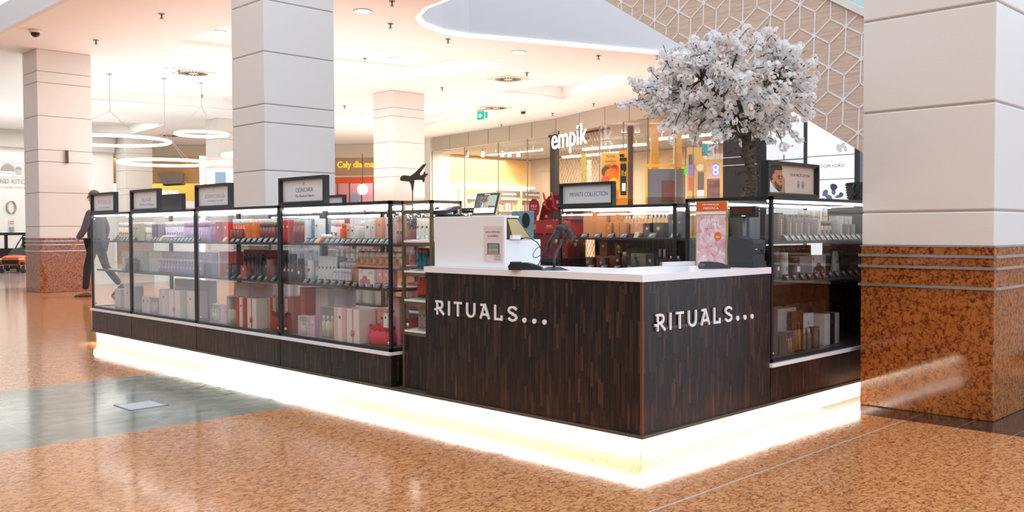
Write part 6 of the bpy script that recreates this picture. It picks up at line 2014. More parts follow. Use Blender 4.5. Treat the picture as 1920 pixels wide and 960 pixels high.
row('A', 'box', 'boxed_product', 3.47, 3.30, 3, .14, S1, .05, .06, .165, (.62, .06, .04), WHT, 'red carton at right end of RÓWNOWAGA top shelf', 'box')
tags('A', 4.10, 3.35, 9, .065, S1, 'on the RÓWNOWAGA top shelf')
row('A', 'tag', 'price_tag', 4.22, 4.16, 1, .065, S1, .052, .034, .036, (.85, .25, .03), WHT, 'orange price tag on the RÓWNOWAGA top shelf', 'price tag')
row('A', 'box', 'boxed_product', 4.50, 4.20, 5, .20, S2, .055, .06, .20, (.60, .08, .06), (.7, .2, .15), 'red carton on the left of RÓWNOWAGA middle shelf', 'box')
row('A', 'box', 'boxed_product', 4.20, 3.60, 9, .26, S2, .060, .06, .22, (.42, .035, .02), (.5, .1, .05), 'dark red carton in the back row of RÓWNOWAGA middle shelf', 'box')
row('A', 'candle', 'candle', 4.19, 4.02, 2, .09, S2, .062, .06, .11, (.05, .018, .012), BLK, 'near black candle on RÓWNOWAGA middle shelf', 'candle', lab=(.6, .45, .2))
row('A', 'straight', 'bottle', 4.04, 3.74, 5, .15, S2, .044, .05, .19, (.10, .02, .014), CAPK, 'dark brown bottle with black cap on RÓWNOWAGA middle shelf', 'bottle', lab=(.2, .05, .03))
row('A', 'box', 'boxed_product', 3.93, 3.84, 1, .075, S2, .085, .04, .10, (.48, .06, .045), WHT, 'red box with white oval label on RÓWNOWAGA middle shelf', 'box')
row('A', 'reed', 'reed_diffuser', 3.78, 3.68, 3, .10, S2, .035, .035, .17, (.05, .02, .015), CAPK, 'small dark reed diffuser on RÓWNOWAGA middle shelf', 'diffuser')
row('A', 'box', 'boxed_product', 3.68, 3.58, 1, .13, S2, .09, .05, .14, (.035, .02, .018), (.4, .3, .15), 'black carton right of the small diffusers', 'box')
row('A', 'candle', 'candle', 3.57, 3.46, 1, .10, S2, .095, .09, .16, (.22, .06, .045), (.3, .1, .07), 'tall red brown candle near the right of RÓWNOWAGA middle shelf', 'candle', lab=(.3, .1, .07))
row('A', 'straight', 'bottle', 3.45, 3.29, 3, .16, S2, .045, .05, .20, (.08, .02, .015), CAPK, 'dark bottle at the right end of RÓWNOWAGA middle shelf', 'bottle', lab=WHT)
tags('A', 4.20, 3.30, 9, .065, S2, 'on the RÓWNOWAGA middle shelf')
row('A', 'box', 'shopping_bag', 4.42, 4.16, 1, .30, S0, .22, .08, .32, (.80, .78, .80), (.8, .78, .8), 'large white paper bag at the back of RÓWNOWAGA case', 'bag')
row('A', 'box', 'shopping_bag', 4.14, 3.93, 1, .31, S0, .19, .07, .32, (.74, .66, .68), (.8, .78, .8), 'large pinkish paper bag at the back of RÓWNOWAGA case', 'bag')
row('A', 'window_gift', 'gift_set', 4.48, 4.30, 1, .10, S0, .15, .07, .15, (.78, .80, .83), WHT, 'small silver gift set at left of RÓWNOWAGA case bottom', 'gift set')
row('A', 'box', 'gift_box', 4.28, 4.18, 1, .10, S0, .09, .08, .155, (.68, .50, .62), WHT, 'pale mauve gift box beside the small silver set', 'gift box')
row('A', 'window_gift', 'gift_set', 4.16, 3.98, 1, .09, S0, .17, .08, .23, (.42, .44, .47), (.6, .2, .22), 'large silver gift set left of the striped gift boxes', 'gift set')
row('A', 'gift', 'gift_box', 3.96, 3.80, 1, .10, S0, .155, .14, .23, (.50, .04, .04), (.80, .72, .66), 'dark red gift box with cream sleeve', 'gift box')
row('A', 'ribbon_gift', 'gift_box', 3.79, 3.65, 1, .10, S0, .135, .14, .23, (.82, .76, .70), (.60, .08, .03), 'cream gift box tied with red ribbon and rosette', 'gift box')
row('A', 'gift', 'gift_box', 3.64, 3.52, 1, .19, S0, .115, .14, .24, (.50, .36, .28), (.45, .06, .03), 'tan gift box with red sleeve', 'gift box')
row('A', 'gift', 'gift_box', 3.50, 3.38, 1, .21, S0, .115, .14, .24, (.60, .55, .52), (.50, .16, .08), 'grey beige gift box with rust sleeve', 'gift box')
row('A', 'gift', 'gift_box', 3.37, 3.30, 1, .20, S0, .065, .12, .26, (.48, .10, .06), (.40, .04, .03), 'rust gift box at the right end of RÓWNOWAGA case', 'gift box')
pouch('velvet_pouch', 'dark red pleated pouch in the corner of RÓWNOWAGA case', (.11, 3.42, S0), .07, .10, .14, (.28, .02, .02))

# ---- lilac case, y 4.58-5.88
row('A', 'straight', 'bottle', 5.83, 5.66, 4, .14, S1, .040, .05, .17, CRM, WHT, 'cream bottle at left of the lilac case top shelf', 'bottle', lab=BRN)
row('A', 'box', 'boxed_product', 5.64, 5.53, 2, .13, S1, .05, .06, .15, (.16, .08, .17), LIL, 'dark aubergine carton on the lilac case top shelf', 'box')
row('A', 'box', 'boxed_product', 5.52, 5.42, 2, .13, S1, .045, .05, .15, (.30, .24, .34), LIL, 'grey violet carton on the lilac case top shelf', 'box')
row('A', 'straight', 'bottle', 5.42, 5.05, 8, .14, S1, .038, .05, .17, (.66, .58, .72), WHT, 'pale lilac bottle on the lilac case top shelf', 'bottle', lab=PUR)
row('A', 'straight', 'bottle', 5.60, 4.62, 22, .24, S1, .038, .05, .175, (.60, .48, .66), WHT, 'pale lilac bottle in the back row of the lilac case', 'bottle', lab=PUR)
row('A', 'straight', 'bottle', 5.04, 4.60, 10, .14, S1, .038, .05, .16, (.52, .30, .55), (.45, .25, .48), 'violet bottle on the right of the lilac case top shelf', 'bottle', lab=WHT)
row('A', 'jar', 'cosmetic_jar', 5.36, 5.10, 4, .085, S1, .045, .045, .05, (.50, .40, .55), WHT, 'small lilac jar in front of the lilac bottles', 'jar', lab=WHT)
tags('A', 5.60, 4.62, 14, .065, S1, 'on the lilac case top shelf')
row('A', 'tag', 'price_tag', 5.36, 5.31, 1, .052, S1, .05, .034, .038, (.85, .35, .18), WHT, 'orange price tag on the lilac case top shelf', 'price tag')
row('A', 'box', 'boxed_product', 5.82, 5.55, 5, .18, S2, .052, .06, .19, (.80, .76, .72), (.6, .5, .5), 'cream carton at left of the lilac case middle shelf', 'box')
row('A', 'box', 'boxed_product', 5.54, 4.62, 15, .20, S2, .055, .06, .19, (.62, .55, .66), (.4, .3, .45), 'pale violet carton on the lilac case middle shelf', 'box')
row('A', 'straight', 'bottle', 5.50, 4.65, 14, .11, S2, .040, .05, .13, (.48, .38, .52), (.7, .68, .72), 'muted violet bottle on the lilac case middle shelf', 'bottle', lab=WHT)
row('A', 'box', 'shopping_bag', 5.60, 5.25, 1, .31, S0, .28, .07, .31, (.66, .64, .68), (.6, .6, .6), 'wide grey white paper bag at the back of the lilac case', 'bag')
row('A', 'box', 'shopping_bag', 5.20, 4.85, 1, .31, S0, .28, .07, .31, (.72, .70, .74), (.6, .6, .6), 'second wide pale paper bag at the back of the lilac case', 'bag')
row('A', 'box', 'gift_box', 5.80, 5.62, 2, .10, S0, .075, .07, .15, (.78, .76, .80), PUR, 'low pale gift box at left of the lilac case bottom', 'gift box')
row('A', 'window_gift', 'gift_set', 5.60, 5.44, 1, .09, S0, .14, .07, .15, (.70, .70, .76), WHT, 'silver gift set at left of the lilac case bottom', 'gift set')
row('A', 'gift', 'gift_box', 5.40, 5.19, 1, .10, S0, .19, .10, .23, (.66, .66, .70), (.74, .73, .76), 'pale grey gift box in the middle of the lilac case bottom', 'gift box')
row('A', 'ribbon_gift', 'gift_box', 5.17, 4.94, 1, .10, S0, .21, .13, .235, (.80, .77, .76), (.50, .34, .62), 'cream gift box with violet ribbon', 'gift box', lab=WHT)
row('A', 'gift', 'gift_box', 4.92, 4.76, 1, .14, S0, .14, .12, .235, (.74, .70, .66), (.80, .78, .74), 'beige gift box right of the violet ribbon box', 'gift box')

# ---- far left case, y 5.88-6.83
row('A', 'straight', 'bottle', 6.42, 6.14, 6, .13, S1, .044, .05, .17, (.80, .66, .42), WHT, 'cream bottle with brown pattern in the far left case', 'bottle', lab=BRN)
row('A', 'box', 'boxed_product', 6.12, 5.93, 3, .13, S1, .055, .06, .16, (.66, .55, .36), BRN, 'tan carton in the far left case', 'box')
row('A', 'straight', 'bottle', 6.45, 5.93, 10, .24, S1, .044, .05, .175, CRM, WHT, 'cream bottle in the back row of the far left case', 'bottle', lab=CRM)
tags('A', 6.42, 5.92, 7, .065, S1, 'in the far left case')
row('A', 'box', 'boxed_product', 6.45, 5.95, 7, .18, S2, .06, .06, .18, (.82, .78, .70), (.4, .3, .2), 'cream carton on the far left case middle shelf', 'box')
row('A', 'candle', 'candle', 6.20, 6.00, 2, .10, S2, .07, .07, .12, (.30, .20, .14), WHT, 'brown candle in the far left case', 'candle', lab=WHT)
row('A', 'gift', 'gift_box', 6.30, 6.10, 1, .16, S0, .17, .12, .22, (.80, .80, .82), (.72, .72, .76), 'white gift box on the floor of the far left case', 'gift box')
row('A', 'box', 'gift_box', 6.62, 6.45, 1, .20, S0, .14, .12, .18, (.78, .80, .84), (.6, .6, .6), 'pale blue white box at the left end of the far left case', 'gift box')

# ---- brass tower
row('B', 'tube', 'cosmetic_tube', 1.872, 1.655, 5, .10, 1.050, .046, .05, .130, (.84, .80, .76), WHT, 'white tube on the top level of the brass shelf tower', 'tube')
row('B', 'straight', 'bottle', 1.868, 1.65, 5, .17, 1.055, .040, .05, .12, (.75, .55, .35), (.6, .45, .3), 'amber bottle at the back of the brass tower top level', 'bottle')
row('B', 'straight', 'bottle', 1.868, 1.76, 2, .10, .864, .046, .05, .130, (.02, .20, .25), (.30, .12, .08), 'dark teal bottle with copper cap in the brass tower', 'bottle', lab=(.02, .12, .15))
row('B', 'candle', 'candle', 1.765, 1.715, 1, .10, .864, .044, .05, .085, (.16, .08, .03), CAPK, 'small amber candle between the teal bottles', 'candle', lab=(.6, .35, .1))
row('B', 'box', 'boxed_product', 1.715, 1.645, 2, .10, .864, .032, .05, .145, (.04, .42, .36), LBL, 'sea green carton on the second level of the brass tower', 'box')
row('B', 'straight', 'bottle', 1.868, 1.65, 5, .17, .870, .040, .05, .11, (.02, .25, .28), (.5, .4, .3), 'teal bottle at the back of the brass tower second level', 'bottle', lab=LBL)
row('B', 'tube', 'cosmetic_tube', 1.865, 1.75, 3, .10, .686, .046, .05, .128, (.62, .015, .015), CAPK, 'red tube with dark cap on the third level of the brass tower', 'tube', lab=(.3, .01, .01))
row('B', 'straight', 'bottle', 1.745, 1.645, 3, .10, .686, .034, .05, .115, (.03, .025, .025), CAPK, 'black bottle beside the red tubes in the brass tower', 'bottle')
row('B', 'box', 'boxed_product', 1.86, 1.65, 4, .17, .692, .045, .05, .12, (.20, .04, .03), CAPK, 'dark carton at the back of the brass tower third level', 'box')
row('B', 'tube', 'cosmetic_tube', 1.86, 1.65, 5, .10, .496, .042, .05, .135, (.34, .31, .28), (.3, .28, .26), 'taupe tube on the lowest level of the brass tower', 'tube')
row('B', 'box', 'boxed_product', 1.86, 1.65, 4, .17, .502, .045, .05, .13, (.50, .46, .40), LBL, 'beige carton at the back of the lowest brass tower level', 'box')

# ---- PRIVATE COLLECTION case
PS1, PS2 = 1.045, .80
CO = (.72, .24, .07); GLD = (.72, .50, .20)
row('P', 'box', 'gift_box', 2.20, 1.94, 1, .20, PS1, .24, .08, .195, (.80, .32, .12), (.85, .38, .16), 'large plain orange box at left of PRIVATE COLLECTION case', 'gift box')
row('P', 'box', 'gift_box', 1.935, 1.80, 1, .22, PS1, .125, .08, .19, (.74, .28, .10), (.80, .32, .12), 'second large orange box of PRIVATE COLLECTION case', 'gift box')
row('P', 'round_box', 'boxed_product', 1.92, 1.85, 1, .13, PS1, .06, .05, .115, CO, GLD, 'copper carton with gold seal, leftmost of the front ones', 'box', lab=GLD)
row('P', 'round_box', 'boxed_product', 1.83, 1.71, 2, .12, PS1, .055, .05, .115, (.72, .30, .12), GLD, 'copper carton with gold seal in the middle of the top shelf', 'box', lab=GLD)
row('P', 'box', 'boxed_product', 1.67, 1.545, 1, .12, PS1 + .028, .115, .05, .085, (.84, .33, .14), (.85, .5, .25), 'flat orange box lying on its side in the top shelf', 'box')
row('P', 'perfume', 'perfume_bottle', 1.83, 1.545, 9, .20, PS1 + .105, .026, .022, .058, (.80, .50, .20), (.82, .84, .86), 'amber perfume flask with silver cap in the long left row', 'perfume')
row('P', 'perfume', 'perfume_bottle', 1.54, 1.365, 5, .17, PS1 + .110, .027, .022, .062, (.82, .52, .22), (.82, .84, .86), 'amber perfume flask with silver cap above the black cartons', 'perfume')
tt = thing('display_riser', 'dark riser carrying the rows of perfume flasks', 'riser', (2.15, 1.6, PS1))
MB().rbox(2.10, 1.545, PS1, 2.20, 1.84, PS1 + .103, .002).build('left_block', pm((.30, .09, .04)), tt, world=True)
MB().rbox(2.10, 1.36, PS1, 2.20, 1.542, PS1 + .108, .002).build('right_block', pm(BLK), tt, world=True)
row('P', 'round_box', 'boxed_product', 1.545, 1.475, 1, .12, PS1, .06, .05, .108, (.05, .018, .014), GLD, 'dark brown carton with gold seal', 'box', lab=GLD)
row('P', 'round_box', 'boxed_product', 1.455, 1.36, 1, .11, PS1, .085, .03, .108, (.035, .035, .038), GLD, 'wide black carton with gold seal', 'box', lab=GLD)
row('P', 'round_box', 'gift_box', 1.355, 1.255, 1, .18, PS1, .09, .07, .185, (.10, .10, .105), GLD, 'tall grey carton with gold seal near the right end', 'gift box', lab=GLD)
row('P', 'round_box', 'gift_box', 1.255, 1.20, 1, .14, PS1, .05, .07, .18, (.17, .17, .18), GLD, 'tall pale grey carton at the right end of top shelf', 'gift box', lab=GLD)
tags('P', 2.17, 1.38, 6, .075, PS1, 'on the PRIVATE COLLECTION top shelf', w=.062)
row('P', 'tag', 'price_tag', 1.60, 1.56, 1, .06, PS1, .035, .03, .04, (.78, .62, .25), LBL, 'small gold card on the PRIVATE COLLECTION top shelf', 'price tag')
row('P', 'tag', 'price_tag', 1.28, 1.22, 1, .075, PS1, .062, .034, .034, (.035, .033, .035), WHT, 'lone black price tag at the right end of PRIVATE COLLECTION shelf', 'price tag')
row('P', 'round_box', 'boxed_product', 2.07, 1.98, 1, .24, PS2 + .10, .075, .06, .12, (.42, .12, .05), GLD, 'copper carton standing on the low orange box', 'box', lab=GLD)
row('P', 'round_box', 'boxed_product', 1.93, 1.85, 1, .26, PS2 + .10, .07, .06, .12, (.35, .10, .045), GLD, 'darker copper carton right of the first in lower shelf', 'box', lab=GLD)
row('P', 'box', 'gift_box', 2.12, 1.82, 1, .26, PS2, .29, .09, .099, (.45, .12, .04), (.5, .15, .06), 'low wide orange box at the back of the lower shelf', 'gift box')
row('P', 'candle', 'candle', 2.13, 2.02, 1, .12, PS2, .085, .085, .09, (.09, .03, .018), (.55, .42, .22), 'brown glass candle with gold rim, left of two', 'candle', lab=GLD)
row('P', 'candle', 'candle', 1.995, 1.885, 1, .12, PS2, .085, .085, .09, (.09, .03, .018), (.55, .42, .22), 'brown glass candle with gold rim, right of two', 'candle', lab=GLD)
row('P', 'pump', 'pump_bottle', 1.83, 1.77, 1, .13, PS2, .05, .05, .175, (.05, .02, .015), (.70, .52, .28), 'dark pump bottle with gold head in the lower shelf', 'bottle', lab=GLD)
row('P', 'bottle', 'bottle', 1.76, 1.70, 1, .11, PS2, .052, .05, .135, (.06, .025, .02), (.70, .52, .28), 'dark bottle with gold cap right of the pump bottle', 'bottle', lab=GLD)
row('P', 'box', 'gift_box', 1.70, 1.53, 1, .17, PS2, .16, .06, .125, (.34, .27, .13), (.2, .16, .08), 'gold patterned gift box in the lower shelf', 'gift box')
row('P', 'reed', 'reed_diffuser', 1.65, 1.58, 1, .09, PS2, .07, .07, .20, (.02, .022, .025), CAPK, 'wide black reed diffuser flask before the gold patterned box', 'diffuser')
row('P', 'round_box', 'boxed_product', 1.525, 1.44, 1, .12, PS2, .08, .05, .12, (.015, .015, .018), GLD, 'black carton with large gold seal, lower shelf', 'box', lab=GLD)
row('P', 'perfume', 'perfume_bottle', 1.48, 1.40, 2, .19, PS2, .035, .03, .16, (.08, .06, .05), (.66, .54, .34), 'dark flask with champagne cap behind the black carton', 'perfume')
row('P', 'round_box', 'gift_box', 1.435, 1.33, 1, .14, PS2, .10, .08, .085, (.018, .025, .034), GLD, 'navy gift box with gold seal in the lower shelf', 'gift box', lab=GLD)
row('P', 'round_box', 'gift_box', 1.325, 1.205, 2, .11, PS2, .055, .08, .06, (.018, .025, .034), GLD, 'low navy gift box with gold seal at right of lower shelf', 'gift box', lab=GLD)
row('P', 'perfume', 'perfume_bottle', 1.32, 1.225, 3, .11, PS2 + .0605, .026, .026, .05, (.05, .05, .05), (.72, .62, .42), 'little dark flask with gold cap on the low navy boxes', 'perfume')
tags('P', 2.10, 1.45, 5, .07, PS2, 'on the PRIVATE COLLECTION lower shelf', w=.062)
row('P', 'gift', 'gift_box', 2.27, 2.05, 1, .20, S0, .20, .14, .30, (.3, .05, .04), GLD, 'red brown gift box on the floor of PRIVATE COLLECTION case', 'gift box')
row('P', 'gift', 'gift_box', 1.9, 1.4, 3, .20, S0, .14, .14, .28, (.05, .04, .04), GLD, 'dark gift box on the floor of PRIVATE COLLECTION case', 'gift box')

# ---- grey goods case at the right, x 1.2-2.6
RS1, RS2 = 1.035, .80
GR1 = (.15, .13, .12); GR2 = (.26, .25, .24); GR3 = (.42, .42, .41)
row('R', 'strip_box', 'boxed_product', 1.43, 1.50, 1, .12, RS1, .06, .05, .165, (.13, .11, .105), WHT, 'tall dark taupe carton with upright lettering, leftmost', 'box')
row('R', 'box', 'boxed_product', 1.50, 1.555, 1, .15, RS1, .048, .06, .135, GR1, GR1, 'plain taupe carton right of the tallest one', 'box')
row('R', 'strip_box', 'boxed_product', 1.555, 1.70, 2, .13, RS1, .066, .05, .135, (.19, .165, .15), WHT, 'taupe carton with upright lettering in left part of shelf', 'box')
row('R', 'strip_box', 'boxed_product', 1.72, 1.90, 2, .15, RS1, .075, .05, .138, (.22, .195, .18), WHT, 'taupe carton with upright lettering in middle of shelf', 'box')
row('R', 'strip_box', 'boxed_product', 1.92, 2.01, 1, .13, RS1, .045, .05, .13, GR3, WHT, 'pale grey carton with upright lettering', 'box')
row('R', 'box', 'boxed_product', 1.60, 2.10, 7, .25, RS1, .06, .06, .16, (.20, .175, .16), GR2, 'taupe carton in the back row of the grey goods shelf', 'box')
row('R', 'straight', 'bottle', 2.00, 2.30, 4, .27, RS1, .045, .05, .19, (.45, .36, .30), (.80, .76, .70), 'brown glass bottle with pale cap in the back row', 'bottle', lab=GR1)
row('R', 'straight', 'bottle', 2.03, 2.20, 3, .15, RS1, .045, .05, .12, (.28, .21, .17), GR1, 'brown bottle in front of the grey cartons', 'bottle', lab=GR1)
row('R', 'strip_box', 'boxed_product', 2.20, 2.30, 1, .13, RS1, .07, .05, .13, GR3, WHT, 'light grey carton right of the brown bottles', 'box')
row('R', 'straight', 'bottle', 2.24, 2.29, 1, .22, RS1, .04, .04, .20, (.70, .42, .28), WHT, 'single copper bottle with white cap above grey cartons', 'bottle', lab=WHT)
row('R', 'strip_box', 'boxed_product', 2.31, 2.46, 2, .12, RS1, .055, .05, .10, GR2, WHT, 'short grey carton near the right column', 'box')
row('R', 'strip_box', 'boxed_product', 2.33, 2.58, 4, .20, RS1, .05, .05, .155, GR3, WHT, 'tall silver grey carton near the right column', 'box')
tags('R', 1.46, 2.56, 15, .07, RS1, 'on the grey goods top shelf', w=.055)
row('R', 'straight', 'bottle', 1.42, 1.48, 1, .12, RS2, .05, .05, .175, (.10, .08, .075), GR1, 'dark grey bottle at left of grey goods lower shelf', 'bottle', lab=WHT)
row('R', 'straight', 'bottle', 1.48, 1.57, 1, .11, RS2, .06, .05, .165, (.42, .42, .42), GR3, 'tall silver canister at left of grey goods lower shelf', 'bottle', lab=GR2)
row('R', 'straight', 'bottle', 1.57, 2.15, 9, .27, RS2, .060, .06, .20, (.055, .025, .016), (.03, .02, .016), 'dark brown glass jar standing high in the back row', 'bottle', lab=(.05, .03, .02))
row('R', 'straight', 'bottle', 1.62, 1.72, 1, .12, RS2, .075, .05, .13, (.09, .075, .07), BLK, 'black bottle with upright lettering, grey goods lower shelf', 'bottle', lab=WHT)
bx_ = thing('car_print_box', 'pale grey box printed with a brown car and green twigs', 'gift box', (1.92, .17, RS2))
MB().rbox(1.70, .15, RS2, 2.14, .21, RS2 + .135, .002).build('carton', pm((.30, .29, .29)), bx_, world=True)
MB().box(1.96, .149, RS2 + .002, 2.138, .1505, RS2 + .133).build('white_front', pm((.62, .60, .58)), bx_, world=True)
MB().prism([(a * 1.25, b * 1.15) for a, b in car], (1.975, .1488, RS2 + .02), XA, ZA, -YA, .0008).build('brown_car_print', pm((.12, .05, .035)), bx_, world=True)
for xx in (2.00, 2.10):
    MB().prism([(.013 * math.cos(k * PI / 6), .013 * math.sin(k * PI / 6)) for k in range(12)], (xx, .148, RS2 + .030), XA, ZA, -YA, .001).build('wheel_print', pm((.45, .40, .38)), bx_, world=True)
tw_ = MB()
for xx in (1.97, 2.11):
    tw_.tube([(xx, .148, RS2 + .128), (xx + .008, .148, RS2 + .105)], .0012, 4)
    for k in range(4):
        tw_.tube([(xx + .002 * k, .148, RS2 + .122 - k * .006), (xx + .002 * k + .012 * (-1) ** k, .148, RS2 + .118 - k * .006)], .0016, 4)
tw_.build('twig_print', pm((.08, .12, .05)), bx_, world=True)
row('R', 'tube', 'cosmetic_tube', 2.15, 2.24, 1, .11, RS2, .07, .05, .16, (.34, .34, .34), GR2, 'silver grey tube right of the car print box', 'tube')
row('R', 'box', 'boxed_product', 2.24, 2.40, 1, .12, RS2 + .0, .14, .04, .115, (.015, .014, .014), BLK, 'black box right of the silver tube', 'box')
row('R', 'straight', 'bottle', 2.26, 2.50, 3, .22, RS2, .06, .05, .21, (.25, .25, .26), (.30, .30, .31), 'tall grey canister near column on the lower shelf', 'bottle', lab=GR2)
tags('R', 1.46, 2.56, 12, .07, RS2, 'on the grey goods lower shelf', w=.055)
row('R', 'box', 'gift_box', 1.36, 1.62, 1, .30, S0, .22, .16, .34, (.20, .18, .175), (.1, .1, .1), 'tall grey box at the back left of the grey case bottom', 'gift box')
row('R', 'box', 'gift_box', 1.42, 1.66, 1, .15, S0, .22, .12, .27, (.28, .26, .25), (.15, .12, .10), 'large grey gift box in front in the grey case bottom', 'gift box')
row('R', 'window_gift', 'gift_set', 1.425, 1.52, 1, .055, S0, .09, .05, .14, (.22, .22, .24), (.55, .54, .55), 'small silver gift set at left of the grey case bottom', 'gift set')
row('R', 'window_gift', 'gift_set', 1.53, 1.68, 1, .07, S0, .14, .03, .25, (.06, .03, .022), (.10, .05, .035), 'dark brown clear lidded gift set', 'gift set')
row('R', 'bottle', 'bottle', 1.70, 1.83, 2, .09, S0, .04, .04, .13, (.12, .09, .08), (.38, .36, .35), 'small brown bottle with grey cap on the grey case floor', 'bottle')
row('R', 'candle', 'candle', 1.86, 1.93, 1, .10, S0, .065, .06, .13, (.07, .06, .055), GR2, 'small clear dark candle on the grey case floor', 'candle', lab=GR1)
row('R', 'box', 'gift_box', 1.86, 2.02, 1, .22, S0, .13, .12, .21, (.58, .57, .55), GR2, 'white gift box left part of pair, grey case bottom', 'gift box')
row('R', 'gift', 'gift_box', 2.02, 2.26, 1, .15, S0, .20, .10, .20, (.60, .59, .57), (.02, .02, .022), 'white gift box with wavy black sleeve', 'gift box')
row('R', 'box', 'gift_box', 2.00, 2.56, 3, .42, S0, .17, .14, .25, (.05, .05, .05), GR1, 'black storage carton at the back of the grey case bottom', 'gift box')
# things seen through the end glass of that case
row('R', 'box', 'shopping_bag', 1.24, 1.40, 1, .42, RS1, .10, .12, .19, (.10, .10, .105), (.08, .08, .08), 'grey paper bag behind the end glass by the display pole', 'bag')
row('R', 'box', 'shopping_bag', 1.24, 1.40, 1, .24, RS1, .12, .12, .17, (.22, .22, .23), (.2, .2, .2), 'lighter grey paper bag behind the end glass', 'bag')

# ---- rear row goods (seen through the glass)
for (c0, c1, col, nm) in ((3.62, 4.66, (.62, .06, .05), 'first'), (4.70, 5.74, (.80, .74, .66), 'middle'), (5.78, 6.81, (.30, .22, .36), 'last')):
    row('K', 'box', 'boxed_product', c0 + .05, c1 - .05, 9, .14, S1, .07, .06, .16, col, WHT, 'carton on the top shelf of the %s rear case' % nm, 'box')
    row('K', 'straight', 'bottle', c0 + .05, c1 - .05, 10, .14, S2, .05, .05, .18, tuple(min(1, q * 1.1) for q in col), WHT, 'bottle on the middle shelf of the %s rear case' % nm, 'bottle')
    row('K', 'gift', 'gift_box', c0 + .08, c1 - .08, 4, .20, S0, .16, .14, .24, tuple(min(1, q * .8 + .15) for q in col), WHT, 'gift box on the floor of the %s rear case' % nm, 'gift box')

# ---- Christmas table between the rear cases
e = thing('gift_table', 'dark gift table between the rear cases holding the Christmas sets', 'table', (2.2, 2.95, .125))
MB().box(2.0, 2.345, .125, 2.42, 3.56, .84).build('cladding', M_wood, e, world=True)
MB().rbox(1.98, 2.335, .84, 2.43, 3.57, .875, .003).build('top', M_blackm, e, world=True)


def xmas(name):
    m, nt, N, L, b = nodes_of(name)
    tc = N.new('ShaderNodeTexCoord')
    vo = N.new('ShaderNodeTexVoronoi'); vo.inputs['Scale'].default_value = 26
    L.new(tc.outputs['Object'], vo.inputs['Vector'])
    wn = N.new('ShaderNodeTexWhiteNoise'); L.new(vo.outputs['Color'], wn.inputs['Vector'])
    r = ramp(N, [(0, (.02, .035, .02)), (.35, (.04, .05, .035)), (.55, (.25, .01, .01)), (.74, (.62, .025, .01)), (.9, (.62, .45, .22)), (1, (.7, .65, .55))])
    r.color_ramp.interpolation = 'CONSTANT'
    L.new(wn.outputs['Value'], r.inputs['Fac'])
    lt_ = math_node(N, L, 'LESS_THAN', vo.outputs['Distance'], .46)
    mx = N.new('ShaderNodeMix'); mx.data_type = 'RGBA'; mx.inputs['A'].default_value = (.20, .008, .01, 1)
    L.new(lt_, mx.inputs['Factor']); L.new(r.outputs['Color'], mx.inputs['B']); L.new(mx.outputs['Result'], b.inputs['Base Color'])
    b.inputs['Roughness'].default_value = .35
    return m


M_x = xmas('christmas_bauble_print')
M_xr = pm((.42, .01, .015)); M_rr = pm((.75, .02, .01))
XT = .875
tag(MB().rbox(2.12, 2.36, XT, 2.34, on(0, 2.12, 1003, 440).y, XT + .20, .002).build('advent_box', M_x), 'low bauble printed Christmas box at the bottom of the gift stack', 'gift box')
b_ = thing('advent_calendar', 'red Christmas gift box with gold print above the bauble box', 'gift box', (2.22, 2.70, XT + .20))
MB().rbox(2.10, 2.36, XT + .2005, 2.34, on(0, 2.10, 1002, 430).y, XT + .31, .002).build('box_body', M_xr, b_, world=True)
MB().box(2.099, 2.50, XT + .245, 2.100, 2.60, XT + .248).box(2.099, 2.52, XT + .255, 2.100, 2.58, XT + .27).build('gold_lettering', pm((.6, .35, .15)), b_, world=True)
MB().box(2.099, 2.70, XT + .235, 2.100, 2.735, XT + .275).build('gold_emblem', pm((.4, .28, .12)), b_, world=True)
tag(MB().rbox(2.16, on(0, 2.16, 1002, 440).y + .02, XT, 2.30, on(0, 2.16, 981, 440).y, XT + .245, .002).build('advent_box', M_xr), 'small red box showing left of the red gift box', 'gift box')
b_ = thing('gift_bag', 'bauble printed Christmas gift bag with bright red ribbon handles', 'gift bag', (2.25, 2.68, XT + .31))
MB().prism([(0, 0), (.50, 0), (.50, .19), (.42, .215), (.12, .205), (.05, .15)], (2.2, on(0, 2.2, 1010, 400).y, XT + .3105), -YA, ZA, XA, .10).build('bag_body', M_x, b_, world=True)
hb_ = MB()
for y0 in (2.69, 2.60):
    hb_.tube(spline([Vector((2.195, y0, XT + .49)), Vector((2.175, y0 - .005, XT + .54)), Vector((2.165, y0 - .03, XT + .50)), Vector((2.17, y0 - .045, XT + .42)), Vector((2.18, y0 - .07, XT + .40))]), .007, 6)
hb_.build('ribbon_handles', M_rr, b_, world=True)
b_ = thing('price_disc', 'round dark red card reading 503 zł before the Christmas bag', 'sign', (2.14, 2.90, XT + .3105))
yc, zc = on(0, 2.14, 1002, 390).y, on(0, 2.14, 1002, 390).z
MB().prism([(.062 * math.cos(k * PI / 14), .078 * math.sin(k * PI / 14)) for k in range(28)], (2.14, yc, zc), -YA, ZA, -XA, .004).build('disc', M_xr, b_, world=True)
MB().box(2.141, yc - .02, XT + .3105, 2.146, yc + .02, zc - .05).build('foot', M_xr, b_, world=True)
text('lettering', '503 zł', M_textw, (2.1355, yc + .035, zc + .005), -YA, ZA, .065, .024, b_, ext=.0005)
text('lettering', 'wartość zestawu', M_textw, (2.1355, yc + .035, zc - .012), -YA, ZA, .06, .009, b_, ext=.0005)
b_ = thing('advent_house', 'blue snowy Christmas box with round black opening', 'gift box', (2.2, 3.1, XT))
P1, P2_ = on(0, 2.13, 960, 396), on(0, 2.13, 1001, 431)
MB().rbox(2.13, P2_.y, XT, 2.155, P1.y, P1.z, .002).build('box_body', mat('snowy_blue', (.22, .36, .44), .5, vary=.5, bscale=30), b_, world=True)
cc_ = on(0, 2.128, 986, 413)
